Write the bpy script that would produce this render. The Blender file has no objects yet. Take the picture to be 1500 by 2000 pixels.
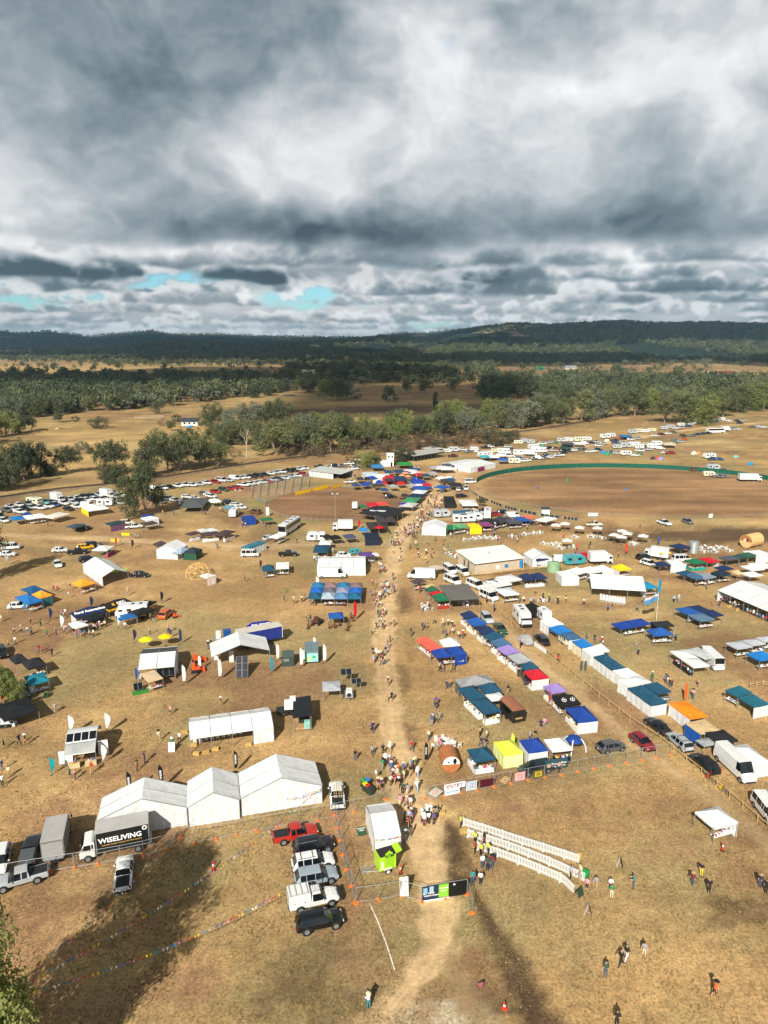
import bpy, math, random
import numpy as np
from mathutils import Vector, Matrix
random.seed(7); rng = np.random.default_rng(7)
R = math.radians; PI = math.pi
S = bpy.context.scene; COL = S.collection
H = 57.0; F = 1387.0; HY = 668.0
PITCH = math.atan((1000 - HY) / F)
cam_d = bpy.data.cameras.new('camera'); cam = bpy.data.objects.new('camera', cam_d); COL.objects.link(cam)
cam.location = (0,0, H); cam.rotation_euler = (PI / 2 - PITCH, 0,0)
cam_d.sensor_fit = 'VERTICAL'; cam_d.sensor_height = 36; cam_d.lens = F / 2000 * 36
cam_d.clip_start = 0.5; cam_d.clip_end = 60000
S.camera = cam
def P(x, y, z=0.0):
 u = (x - 750) / F; v = (1000 - y) / F
 dy = math.cos(PITCH) + v * math.sin(PITCH); dz = -math.sin(PITCH) + v * math.cos(PITCH)
 t = (z - H) / dz
 return Vector((u * t, dy * t, z))
def pix(X, Y, Z=0.0):
 dz = Z - H
 dep = Y * math.cos(PITCH) - dz * math.sin(PITCH); up = Y * math.sin(PITCH) + dz * math.cos(PITCH)
 return 750 + F * X / dep, 1000 - F * up / dep
SUN_AZ, SUN_EL = R(198), R(36)          # clockwise from +Y
sun_d = bpy.data.lights.new('sun', 'SUN'); sun = bpy.data.objects.new('sun', sun_d); COL.objects.link(sun)
sun_d.energy = 5.0; sun_d.angle = R(0.53); sun_d.color = (1.0,0.93,0.82)
to_sun = Vector((math.sin(SUN_AZ) * math.cos(SUN_EL), math.cos(SUN_AZ) * math.cos(SUN_EL), math.sin(SUN_EL)))
sun.rotation_euler = to_sun.to_track_quat('Z', 'Y').to_euler(); sun.location = to_sun * 300
S.view_settings.view_transform = 'Standard'; S.view_settings.look = 'None'
S.view_settings.exposure = 0.62; S.view_settings.gamma = 1.0
S.render.engine = 'CYCLES'
S.cycles.max_bounces = 5; S.cycles.diffuse_bounces = 2; S.cycles.glossy_bounces = 2
S.cycles.transparent_max_bounces = 12; S.cycles.volume_bounces = 0
S.cycles.use_denoising = True
class NT:
 def __init__(s, tree): s.t = tree; s.n = tree.nodes; s.l = tree.links
 def node(s, typ, **kw):
  n = s.n.new(typ)
  for k, v in kw.items(): setattr(n, k, v)
  return n
 def put(s, sock, v):
  if isinstance(v, bpy.types.NodeSocket): s.l.new(v, sock)
  elif v is not None: sock.default_value = v
 def math(s, op, a, b=None, c=None, clamp=False):
  n = s.node('ShaderNodeMath', operation=op, use_clamp=clamp)
  s.put(n.inputs[0], a); s.put(n.inputs[1], b); s.put(n.inputs[2], c); return n.outputs[0]
 def vmath(s, op, a, b=None):
  n = s.node('ShaderNodeVectorMath', operation=op); s.put(n.inputs[0], a)
  if b is not None:
   if op == 'SCALE': s.put(n.inputs['Scale'], b)
   else: s.put(n.inputs[1], b)
  return n.outputs['Value'] if op in ('DISTANCE', 'LENGTH', 'DOT_PRODUCT') else n.outputs[0]
 def noise(s, vec, scale, detail=4, rough=0.55, dist=0.0, col=False):
  n = s.node('ShaderNodeTexNoise'); s.put(n.inputs['Vector'], vec)
  n.inputs['Scale'].default_value = scale; n.inputs['Detail'].default_value = detail
  n.inputs['Roughness'].default_value = rough; n.inputs['Distortion'].default_value = dist
  return n.outputs['Color' if col else 'Fac']
 def ramp(s, fac, stops):
  n = s.node('ShaderNodeValToRGB'); e = n.color_ramp.elements
  while len(e) < len(stops): e.new(0.5)
  for el, (p, c) in zip(e, stops):
   el.position = p; el.color = (*c, 1) if len(c) == 3 else c
  s.put(n.inputs[0], fac); return n.outputs[0]
 def mix(s, fac, a, b, mode='MIX'):
  n = s.node('ShaderNodeMix', data_type='RGBA', blend_type=mode)
  s.put(n.inputs[0], fac); s.put(n.inputs[6],(*a, 1) if isinstance(a, tuple) and len(a) == 3 else a)
  s.put(n.inputs[7],(*b, 1) if isinstance(b, tuple) and len(b) == 3 else b); return n.outputs[2]
 def range(s, v, a, b, c=0.0, d=1.0, smooth=True):
  n = s.node('ShaderNodeMapRange'); n.interpolation_type = 'SMOOTHSTEP' if smooth else 'LINEAR'
  s.put(n.inputs[0], v)
  for i, q in enumerate((a, b, c, d)): n.inputs[i + 1].default_value = q
  return n.outputs[0]
world = bpy.data.worlds.new('World'); S.world = world; world.use_nodes = True
w = NT(world.node_tree); w.n.clear()
def dirpx(x, y):
 u = (x - 750) / F; v = (1000 - y) / F
 d = Vector((u, math.cos(PITCH) + v * math.sin(PITCH),-math.sin(PITCH) + v * math.cos(PITCH))); d.normalize(); return d
sky = w.node('ShaderNodeTexSky', sky_type='NISHITA'); sky.sun_disc = False
sky.sun_elevation = SUN_EL; sky.sun_rotation = SUN_AZ; sky.altitude = 300; sky.air_density = 1.0; sky.dust_density = 0.4; sky.ozone_density = 1.5
blue = w.vmath('MULTIPLY', sky.outputs[0],(0.060,0.098,0.112))
def _h(ix, iy, s):
 v = np.sin(ix * 127.1 + iy * 311.7 + s * 74.7) * 43758.5453
 return v - np.floor(v)
def vnoise(x, y, s=0):
 ix = np.floor(x); iy = np.floor(y); fx = x - ix; fy = y - iy
 fx = fx * fx * fx * (fx * (fx * 6 - 15) + 10); fy = fy * fy * fy * (fy * (fy * 6 - 15) + 10)
 return (_h(ix, iy, s) * (1 - fx) + _h(ix + 1, iy, s) * fx) * (1 - fy) + (_h(ix, iy + 1, s) * (1 - fx) + _h(ix + 1, iy + 1, s) * fx) * fy
def fbm(x, y, s=0, o=4, g=0.55):
 r = 0; a = 0.5; t = 0
 for i in range(o):
  c, d = math.cos(i * .9), math.sin(i * .9); k = 2.03 ** i
  r = r + a * vnoise((x * c - y * d) * k + i * 17.3,(x * d + y * c) * k - i * 9.1, s + i); t += a; a *= g
 return r / t
def billow(x, y, s=0, o=4, g=0.5):
 r = 0; a = 0.5; t = 0
 for i in range(o):
  c, d = math.cos(i * 1.1), math.sin(i * 1.1); k = 2.1 ** i
  r = r + a * (1 - np.abs(2 * vnoise((x * c - y * d) * k + i * 7.7,(x * d + y * c) * k + i * 3.3, s + i) - 1)); t += a; a *= g
 return 1 - r / t
def sstep(a, b, x): t = np.clip((x - a) / (b - a),0,1); return t * t * (3 - 2 * t)
def sky_fields(A, E):
 wx = (fbm(A / 7, E / 5,3,4) - .5) * 7; wy = (fbm(A / 7, E / 5,23,4) - .5) * 4.5
 a = A + wx; e = E + wy
 lum = .53 + .34 * (fbm(a / 17, e / 10,1,4) - .5) + .40 * (fbm(a / 6, e / 4,7,5) - .5) + .26 * (fbm((A + wx * .3) / 2.2,(E + wy * .3) / 1.5,19,6,.6) - .5)
 lum -= .26 * (billow(a / 8 + 3, e / 5,31,4) - .45)
 for (x, y, rx, ry, amp) in [(560,290,5.0,3.6,.30),(500,250,5,2,.10),(850,165,5.5,4.5,.26),(760,240,9,4,.14),(30,420,6,4,.26),(80,350,8,3,.12),(1420,150,13,7,.17),(1080,110,10,6,.12),(1150,230,9,4,.08),(1450,260,6,3,.10),(640,340,9,2.2,.16),(300,290,6,3,.08),(30,180,5,3,.08),
   (690,478,11,2.0,-.34),(560,460,9,1.6,-.16),(420,440,11,1.5,-.18),(330,40,16,7,-.20),(380,190,10,5,-.17),(270,335,3.6,1.6,-.20),(1360,425,11,2.4,-.24),(1200,360,7,4,-.14),(1040,430,10,2.2,-.24),(1020,330,6,4,-.10),(700,120,6,4,-.16),(1080,5,9,3,-.14),(200,240,6,3,-.12)]:
  d = dirpx(x, y); ba = math.degrees(math.atan2(d.x, d.y)); be = math.degrees(math.asin(d.z))
  lum += amp * (.78 if amp > 0 else .95) * np.exp(-(((a - ba) / rx) ** 2 + ((e - be) / ry) ** 2))
 cov = np.ones_like(A)
 d = dirpx(897,107); cov -= .3 * np.exp(-(((a - math.degrees(math.atan2(d.x, d.y))) / .7) ** 2 + ((e - math.degrees(math.asin(d.z))) / .6) ** 2))
 low = 1 - sstep(5.6,8.2, E + (fbm(A / 5, E * 0 + 1,2,4) - .5) * 3)
 gx = (fbm(A / 1.8, E / .9,41,5,.6) - .5) * 6.5 + wx * .3; gy = (fbm(A / 1.6, E / .8,47,5,.6) - .5) * 2.2
 gap = np.zeros_like(A)
 for (x, y, rx, ry) in [(330,551,2.6,.42),(630,582,3.4,.40),(835,633,3.0,.34),(60,582,1.6,.4),(180,588,1.2,.4),(590,598,1.6,.35)]:
  d = dirpx(x, y); gap = np.maximum(gap, np.exp(-(((A + gx - math.degrees(math.atan2(d.x, d.y))) / rx) ** 2 + ((E + gy - math.degrees(math.asin(d.z))) / ry) ** 2)))
 c2 = np.zeros_like(A); l2 = .60 + .3 * (fbm(A / 3, E / .8,93,4) - .5)
 for (base, hgt, sc, thr, seed, dk) in [(.1,.7,1.8,.26,1,.52),(.5,.9,2.2,.34,2,.46),(1.0,1.1,2.8,.38,3,.42),(1.5,1.3,3.2,.40,12,.36),(2.1,1.5,4.0,.40,4,.34),(2.8,1.7,4.8,.41,5,.28),(3.6,2.0,5.6,.38,9,.24),(4.5,2.4,7,.33,6,.20),(5.6,3.0,9,.24,7,.20),(7.2,4.0,13,.14,8,.26)]:
  sc = sc * 1.3
  ww = (fbm(A / sc * 3, E / sc * 6, seed + 50,4) - .5)
  hh = sstep(thr, thr + .35, fbm(A / sc + seed * 5.1, E / sc * .8 + seed, seed + 11,4))
  hh = np.clip(hh - sstep(.3,.9, gap + (fbm(A / 1.1, E / .5,29,4) - .5) * .5) * (1.0 if base > 1.8 else .7),0,1)
  q = (E - base + ww * hgt * .35) / (hgt * (.35 + hh))
  bl = billow((A + wx * .2) / sc * 2.6,(E + wy * .15) / sc * 3.8 + seed, seed + 70,5,.56)
  m = sstep(-.12,.06, q) * (1 - sstep(.62,1.0, q + (bl - .45) * 1.4)) * sstep(.02,.25, hh)
  br = dk + (.90 - dk) * sstep(-.05,.80, q + (.42 - bl) * 1.3) + .20 * (fbm(A / sc * 4, E / sc * 9, seed + 90,4) - .5)
  l2 = l2 * (1 - m) + br * m; c2 = np.maximum(c2, m * .98)
 veil = .55 * fbm(A / 6, E / 1.2,88,4)
 rag = (fbm(A / .9, E / .35,64,5,.62) - .5); vl = sstep(.1,.6, veil + .40 - gap * .9 + rag * .5) * (1 - .52 * sstep(.25,.95, gap + rag * .9)); c2 = np.clip(np.maximum(c2, vl),0,1)
 for (x, y, rx, ry, amp) in [(60,538,5,.9,-.42),(900,545,4,1.1,-.30),(540,543,7,.7,-.34),(1350,570,9,.8,-.20),(250,520,6,.8,-.22),(440,495,6,.9,.26),(180,492,5,1.0,.2),(1285,503,2,1.0,.30),(1040,480,6,1,.14),(430,580,7,1.1,.12),(700,600,6,1.0,.12)]:
  d = dirpx(x, y); l2 = l2 + amp * np.exp(-(((a - math.degrees(math.atan2(d.x, d.y))) / rx) ** 2 + ((E + wy * .3 - math.degrees(math.asin(d.z))) / ry) ** 2))
 lum = lum * (1 - low) + l2 * low; cov = cov * (1 - low) + c2 * low
 return np.clip(lum, 0,1), np.clip(cov, 0,1)
def sky_rgb(lum):
 st = np.array([0,.12,.30,.48,.64,.80,1.0])
 cl = np.array([(74,90,100),(98,114,123),(132,146,154),(166,175,181),(196,200,204),(224,226,227),(247,249,249)]) / 255.
 return np.stack([np.interp(lum, st, cl[:, k]) for k in range(3)],-1)
def sky_image(Wd=4096, Hd=2048):
 px = np.zeros((Hd, Wd, 4), np.float32); px[..., :3] = .62; px[..., 3] = 1
 def fill(r0, r1, c0, c1, step):
  rr_ = np.arange(r0, r1, step); cc = np.arange(c0, c1, step)
  Ed = (rr_ + .5 * step) / Hd * 180 - 90; Ad = ((cc + .5 * step) / Wd - .25) * 360
  A, E = np.meshgrid(Ad, Ed); l, c = sky_fields(A, E)
  for _ in range(4 if step == 1 else 0): c = (c + np.roll(c, 1,0) + np.roll(c, -1,0) + np.roll(c, 1,1) + np.roll(c, -1,1) + np.roll(c, 2,1) + np.roll(c, -2,1)) / 7
  k = sstep(35,70, E); l = l * (1 - k) + .5 * k; c = np.maximum(c, k)
  im = np.concatenate([sky_rgb(l), c[..., None]],-1)
  im = np.repeat(np.repeat(im, step, 0), step, 1)[:r1 - r0, :c1 - c0]; px[r0:r1, c0:c1] = im
 h = Hd // 2
 fill(h, Hd, 0, Wd, 8)
 fill(h, h + int(Hd * 27 / 180), int(Wd * (.25 - 34 / 360)), int(Wd * (.25 + 34 / 360)),1)
 return px
_im = sky_image(); CLOUDS = bpy.data.images.new('cloud_cover', 4096,2048, alpha=True); CLOUDS.alpha_mode = 'CHANNEL_PACKED'
CLOUDS.pixels.foreach_set(_im.ravel()); CLOUDS.update(); CLOUDS.pack(); del _im
env = w.node('ShaderNodeTexImage'); env.image = CLOUDS; env.interpolation = 'Cubic'
D0 = w.vmath('NORMALIZE', w.node('ShaderNodeTexCoord').outputs['Generated'])
sep = w.node('ShaderNodeSeparateXYZ'); w.put(sep.inputs[0], D0)
uv = w.node('ShaderNodeCombineXYZ'); w.put(uv.inputs[0], w.math('MULTIPLY_ADD', w.math('ARCTAN2', sep.outputs[0], sep.outputs[1]),0.5 / PI, 0.25)); w.put(uv.inputs[1], w.math('MULTIPLY_ADD', w.math('ARCSINE', sep.outputs[2]),1 / PI, 0.5))
w.put(env.inputs[0], uv.outputs[0])
cloud = env.outputs['Color']; cov = env.outputs['Alpha']
skycol = w.mix(cov, blue, cloud)
below = w.range(sep.outputs[2],-0.02,0.0)
skycol = w.mix(below, (0.12,0.10,0.07), skycol)
bg = w.node('ShaderNodeBackground'); w.put(bg.inputs[0], skycol); bg.inputs[1].default_value = 0.70
wo = w.node('ShaderNodeOutputWorld'); w.l.new(bg.outputs[0], wo.inputs[0])
world.cycles.sampling_method = 'MANUAL'; world.cycles.sample_map_resolution = 512
MATS = {}
def lin(h):
 if not isinstance(h, str): return tuple(h)
 h = h.lstrip('#'); c = [int(h[i:i + 2],16) / 255 for i in (0,2,4)]
 return tuple(x / 12.92 if x <= 0.04045 else ((x + 0.055) / 1.055) ** 2.4 for x in c)
def mat(col, rough=0.6, metal=0.0, var=0.12, scale=3.0, bump=0.0, name=None, coat=0.0, spec=0.5, bscale=None, trans=0.0):
 key = (name, lin(col), rough, metal, var, scale, bump, coat, spec, trans)
 if key in MATS: return MATS[key]
 m = bpy.data.materials.new(name or 'surface'); m.use_nodes = True
 t = NT(m.node_tree); b = t.n['Principled BSDF']; c = lin(col)
 co = t.node('ShaderNodeTexCoord').outputs['Object']
 n = t.noise(co, scale, 5,0.6)
 lo = tuple(x * (1 - var) for x in c); hi = tuple(min(0.95, x * (1 + var * 0.6)) for x in c)
 t.put(b.inputs['Base Color'], t.mix(t.range(n, 0.3,0.7), lo, hi))
 b.inputs['Roughness'].default_value = rough; b.inputs['Metallic'].default_value = metal
 b.inputs['Coat Weight'].default_value = coat; b.inputs['Specular IOR Level'].default_value = spec
 if bump:
  bn = t.node('ShaderNodeBump'); bn.inputs['Strength'].default_value = bump; bn.inputs['Distance'].default_value = 0.12
  t.put(bn.inputs['Height'], t.noise(co, bscale or scale * 2,4,0.6)); t.l.new(bn.outputs[0], b.inputs['Normal'])
 if trans:      # thin cloth lets some light through
  out = t.n['Material Output']; tr = t.node('ShaderNodeBsdfTranslucent'); tr.inputs[0].default_value = (*[min(.9, x) for x in c],1)
  ms = t.node('ShaderNodeMixShader'); ms.inputs[0].default_value = trans
  t.l.new(b.outputs[0], ms.inputs[1]); t.l.new(tr.outputs[0], ms.inputs[2]); t.l.new(ms.outputs[0], out.inputs[0])
 MATS[key] = m; return m
def cloth(c): return mat(c, 0.75,0,0.14,1.2,0.7, 'cloth', spec=0.3, bscale=1.5, trans=0.15)
def pvc(c): return mat(c, 0.5,0,0.12,0.8,0.7, 'vinyl', spec=0.35, bscale=1.1, trans=0.10)
def paint(c): return mat(c, 0.28,0.0,0.06,2.0,0.0, 'paint', coat=0.6)
GLASS = mat('10161a', 0.06,0.0,0.1,1.0,0, 'tinted_glass', coat=0.3)
RUBBER = mat('141414', 0.85,0,0.2,8,0, 'rubber')
STEEL = mat('8c9094', 0.4,0.7,0.1,4,0, 'steel')
GALV = mat('a3a8aa', 0.45,0.5,0.1,4,0, 'galvanised')
ALLOY = mat('9aa0a6', 0.35,0.6,0.1,6,0, 'alloy')
PLASTIC = mat('202224', 0.6,0,0.15,4,0, 'dark_plastic')
WHITEPL = mat('cfd0cd', 0.45,0,0.08,3,0, 'white_plastic')
TIMBER = mat('a8875c', 0.8,0,0.3,4,0.2, 'timber')
ORANGE = mat('f0741c', 0.55,0,0.12,3,0, 'orange_plastic')
SOLAR = mat('14181f', 0.18,0.1,0.1,2,0, 'solar_cell', coat=0.4)
class MB:
 def __init__(s): s.v = []; s.f = []; s.m = []
 def add(s, vs, fs, mi=0, M=None):
  o = len(s.v)
  s.v += [tuple(M @ Vector(p)) for p in vs] if M is not None else [tuple(p) for p in vs]
  s.f += [tuple(o + i for i in f) for f in fs]; s.m += [mi] * len(fs)
 def box(s, c, d, rz=0.0, mi=0, taper=(1,1)):
  x, y, z = d[0] / 2, d[1] / 2, d[2] / 2; tx, ty = taper
  vs = [(-x, -y, -z),(x, -y, -z),(x, y, -z),(-x, y, -z),(-x * tx, -y * ty, z),(x * tx, -y * ty, z),(x * tx, y * ty, z),(-x * tx, y * ty, z)]
  s.add(vs, [(0,3,2,1),(4,5,6,7),(0,1,5,4),(1,2,6,5),(2,3,7,6),(3,0,4,7)], mi, Matrix.Translation(c) @ Matrix.Rotation(rz, 4, 'Z')); return s
 def bar(s, a, b, r, r2=None, n=6, mi=0, caps=True):
  a = Vector(a); b = Vector(b); d = (b - a)
  if d.length < 1e-6: return s
  r2 = r if r2 is None else r2
  u = d.orthogonal().normalized(); v = d.normalized().cross(u)
  vs = [a + (u * math.cos(2 * PI * i / n) + v * math.sin(2 * PI * i / n)) * r for i in range(n)] + [b + (u * math.cos(2 * PI * i / n) + v * math.sin(2 * PI * i / n)) * r2 for i in range(n)]
  fs = [(i, (i + 1) % n, n + (i + 1) % n, n + i) for i in range(n)]
  if caps: fs += [tuple(range(n - 1,-1,-1)), tuple(range(n, 2 * n))]
  s.add(vs, fs, mi); return s
 def poly(s, pts, mi=0): s.add(pts, [tuple(range(len(pts)))], mi); return s
 def slab(s, pts, nrm, th, mi=0):
  n = len(pts); q = [Vector(p) for p in pts]; k = Vector(nrm).normalized() * th
  s.add(q + [p + k for p in q], [tuple(range(n - 1,-1,-1)), tuple(range(n, 2 * n))] + [(i, (i + 1) % n, n + (i + 1) % n, n + i) for i in range(n)], mi); return s
 def lathe(s, prof, n=16, c=(0,0,0), mi=0):
  vs = []; m = len(prof)
  for i in range(n):
   a = 2 * PI * i / n
   vs += [(c[0] + r * math.cos(a), c[1] + r * math.sin(a), c[2] + z) for r, z in prof]
  s.add(vs, [(i * m + j, ((i + 1) % n) * m + j, ((i + 1) % n) * m + j + 1, i * m + j + 1) for i in range(n) for j in range(m - 1)], mi); return s
 def mesh(s, name, mats, smooth=False):
  me = bpy.data.meshes.new(name); me.from_pydata(s.v, [], s.f)
  for m in (mats if isinstance(mats, (list, tuple)) else [mats]): me.materials.append(m)
  if any(s.m): me.polygons.foreach_set('material_index', s.m)
  if smooth: me.polygons.foreach_set('use_smooth', [True] * len(s.f))
  me.update(); return me
 def obj(s, name, mats, parent=None, smooth=False):
  return link(name, s.mesh(name, mats, smooth), parent)
def link(name, data, parent=None, loc=None, rz=None):
 o = bpy.data.objects.new(name, data); COL.objects.link(o)
 if parent is not None: o.parent = parent
 if loc is not None: o.location = loc
 if rz is not None: o.rotation_euler = (0,0, rz)
 return o
TOP = []
def tag(o, label, cat, group=None):
 o['label'] = label; o['category'] = cat
 if group: o['group'] = group
 TOP.append(o); return o
def thing(name, label, cat, loc=(0,0,0), rz=0.0, group=None):
 return tag(link(name, None, None, loc, rz), label, cat, group)
def struct(o): o['kind'] = 'structure'; return o
def stuff(o): o['kind'] = 'stuff'; return o
def dup(o, parent=None, loc=None, rz=None):
 c = o.copy(); COL.objects.link(c); c.parent = parent
 if loc is not None: c.location = loc
 if rz is not None: c.rotation_euler = (0,0, rz)
 for ch in o.children:
  dup(ch, c)
 return c
def heading(a, b): return math.atan2(b[1] - a[1], b[0] - a[0])
# LAND
def wpts(pts): return [P(*p).xy for p in pts]
def seg_dist(X, Y, pts, ws):
 best = np.full(X.shape, 1e9)
 for (a, b, wa, wb) in zip(pts[:-1], pts[1:], ws[:-1], ws[1:]):
  dx, dy = b[0] - a[0], b[1] - a[1]; L = dx * dx + dy * dy + 1e-9
  t = np.clip(((X - a[0]) * dx + (Y - a[1]) * dy) / L, 0,1)
  d = np.hypot(X - a[0] - t * dx, Y - a[1] - t * dy) / (wa + (wb - wa) * t)
  best = np.minimum(best, d)
 return best
def curve(pts, n=8):
 q = [Vector(p) for p in pts]; q = [q[0] * 2 - q[1]] + q + [q[-1] * 2 - q[-2]]; out = []
 for i in range(1, len(q) - 2):
  for k in range(n):
   t = k / n; a, b, c, d = q[i - 1:i + 3]
   out.append(0.5 * ((2 * b) + (c - a) * t + (2 * a - 5 * b + 4 * c - d) * t * t + (3 * b - a - 3 * c + d) * t ** 3))
 return out + [q[-2]]
def path_px(pts, n=6):
 w3 = curve([(*P(x, y).xy, hw) for x, y, hw in pts], n)
 return [v.xy for v in w3], [v[2] for v in w3]
MAIN_ROAD = path_px([(760,1975,.5),(808,1922,.9),(846,1868,1.4),(862,1805,1.9),(852,1735,1.9),(832,1670,2.1),(812,1590,2.7),(788,1510,2.4),(764,1430,1.9),(760,1350,1.9),(750,1260,2.3),(757,1160,2.3),(770,1090,2.5),(795,1030,3.4),(835,980,5.0),(872,945,5.5),(900,918,5.0)])
SIDE_TRACK = path_px([(960,2070,1.6),(930,1980,1.5),(895,1900,1.4),(868,1840,1.4)])
CROSS_ROAD = path_px([(-120,1040,3.0),(20,1046,3.0),(130,1049,2.8),(250,1056,2.6),(370,1062,2.4),(480,1067,2.3),(620,1064,2.3),(745,1062,2.5)])
RIGHT_TRACK = path_px([(1540,1690,1.3),(1470,1620,1.3),(1395,1565,1.2),(1310,1505,1.2),(1235,1450,1.2),(1180,1400,1.2),(1120,1350,1.3),(1060,1300,1.3),(1000,1245,1.3),(960,1205,1.2)])
CAMP_ROAD = path_px([(960,905,2.2),(1040,885,2.4),(1140,872,2.6),(1240,857,2.6),(1330,842,2.8),(1420,831,3.0),(1540,822,3.0)])
RAIL = path_px([(-150,995,2.6),(0,973,2.6),(110,957,2.6),(220,946,2.6),(330,931,2.6),(440,914,2.6),(560,897,2.6),(700,880,2.6),(850,864,2.6),(960,850,2.6),(1060,838,2.6),(1150,822,2.6),(1230,806,2.6),(1300,790,2.6)],8)
BACK_ROAD = path_px([(-60,960,2.6),(120,934,2.6),(300,915,2.6),(440,899,2.6),(540,888,2.4)])
def circ(pts):
 l, r, n, f, xm = pts
 c0 = P(xm, n); c1 = P(xm, f); cy = (c0.y + c1.y) / 2; cx = (c0.x + c1.x) / 2
 ym = pix(cx, cy)[1]; a = P(l, ym); b = P(r, ym)
 return ((a.x + b.x) / 2, cy),((b.x - a.x) / 2,(c1.y - c0.y) / 2)
ARENA_C, ARENA_R = circ((522,792,1018,953,655))
OVAL_C, OVAL_R = circ((938,1560,1012,914,1240))
G_DRY = np.array([0.305,0.197,0.089]); G_OLIVE = np.array([0.221,0.171,0.080]); G_STRAW = np.array([0.432,0.308,0.138]); G_BARE = np.array([0.221,0.134,0.069])
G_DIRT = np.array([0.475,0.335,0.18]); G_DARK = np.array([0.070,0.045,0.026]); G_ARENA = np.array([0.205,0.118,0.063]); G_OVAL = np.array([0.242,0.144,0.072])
G_FIELD = np.array([0.335,0.229,0.095]); G_FLDK = np.array([0.112,0.073,0.043]); G_GREEN = np.array([0.112,0.138,0.039])
PATCH = [  # x, y, rx m, ry m, colour, strength
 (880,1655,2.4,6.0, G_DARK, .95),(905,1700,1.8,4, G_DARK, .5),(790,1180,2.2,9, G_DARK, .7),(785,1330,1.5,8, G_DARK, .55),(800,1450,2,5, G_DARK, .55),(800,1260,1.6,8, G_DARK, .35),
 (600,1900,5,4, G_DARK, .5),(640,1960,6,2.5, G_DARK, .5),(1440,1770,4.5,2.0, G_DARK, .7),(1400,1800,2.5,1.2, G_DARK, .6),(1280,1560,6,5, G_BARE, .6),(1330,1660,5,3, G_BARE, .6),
 (1050,1555,5,3.5, G_STRAW, .35),(860,1590,2.6,2.0, G_STRAW, .8),(1100,1500,14,5, G_OLIVE, .4),(1150,1750,14,8, G_OLIVE, .45),(1000,1820,8,7, G_OLIVE, .35),(760,1850,4,6, G_OLIVE, .5),(350,1700,12,5, G_OLIVE, .45),(500,1820,8,5, G_OLIVE, .3),
 (1140,1165,13,5, G_STRAW, .6),(1210,1200,9,4, G_STRAW, .4),(910,1205,6,4, G_STRAW, .6),(1260,1190,10,5, G_STRAW, .3),(1400,1160,8,5, G_STRAW, .5),(870,1010,8,9, G_DIRT, .5),(860,945,9,12, G_BARE, .6),
 (60,1075,20,6, G_DARK, .55),(160,1060,20,4, G_DARK, .45),(120,1010,30,10, G_BARE, .5),(200,1030,12,5, G_BARE, .5),(556,1152,2.0,1.5, G_GREEN, .7),(600,1125,2.0,1.8, G_GREEN, .4),  # first two paint cloud shade at the left into the ground colour
 (480,985,20,12, G_GREEN, .35),(640,1020,25,3, G_GREEN, .3),(560,1040,20,5, G_GREEN, .25),(620,950,25,5, G_GREEN, .35),(1000,1100,12,4, G_GREEN, .3),(1075,1112,6,3, G_GREEN, .6),(1440,1020,30,6, G_STRAW, .4),
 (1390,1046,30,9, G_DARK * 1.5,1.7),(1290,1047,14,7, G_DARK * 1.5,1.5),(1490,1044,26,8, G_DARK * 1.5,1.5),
 (1150,850,60,30, G_STRAW, .3),(1300,900,70,26, G_FIELD, .5),(1440,870,40,20, G_STRAW, .4),(850,900,25,14, G_STRAW, .3),
 (150,905,120,60, G_FIELD, .8),(330,850,90,60, G_FIELD, .9),(250,870,50,18, G_STRAW, .5),(330,812,60,22, G_BARE, .6),(50,830,60,30, G_FIELD, .8),(560,790,120,70, G_FIELD, .6),(60,935,30,12, G_GREEN, .5),
 (440,855,25,16, G_GREEN, .6),(660,800,60,60, G_BARE, .5),(720,805,130,55, G_FLDK, .95),(860,800,90,60, G_FLDK, .85),(900,785,110,30, G_STRAW, .55),(680,790,80,22, G_STRAW, .4),(760,765,220,70, G_BARE, .7),(620,775,50,25, G_GREEN, .25),
 (820,870,60,22, G_BARE, .9),(950,850,40,18, G_BARE, .6),(300,940,90,12, G_BARE, .5),(650,900,60,10, G_BARE, .6),(60,990,60,10, G_BARE, .5),(450,925,60,10, G_BARE, .4),
 (250,723,520,330, G_FIELD, .95),(60,722,300,300, G_FIELD, .8),(560,722,200,220, G_BARE, .8),(620,745,130,90, G_BARE, .7),(1150,722,600,300, G_BARE * .85,.9),(1400,728,200,160, G_FIELD, .7),(1420,742,90,60, G_FIELD, .6),(1460,690,400,500, G_FIELD, .4),(330,690,200,500, G_STRAW, .5),
 (1000,835,30,12, G_STRAW, .4),(1150,800,30,20, G_STRAW, .5),(1250,780,30,30, G_STRAW, .4)]
PATCH += [(860,1985,4.6,2.2, np.array([.36,.30,.20]),1.6),(800,2015,5.5,1.8, np.array([.36,.30,.20]),1.5),(915,1900,2.5,4, G_BARE * .8,1.2),(960,1960,3.5,2.2, G_DARK * 1.3,.8),(950,1900,3,3, G_BARE, .7),(830,1930,4,3, G_BARE, .6),(750,1990,4,2, G_BARE, .5)]
LEFT_TRACK = path_px([(640,2090,1.3),(735,1990,1.2),(800,1925,1.2),(850,1862,1.3)])
DARKSTRIP = path_px([(930,1745,.5),(952,1800,1.0),(985,1860,1.5),(1030,1940,1.7),(1080,2030,2.0)])
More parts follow.
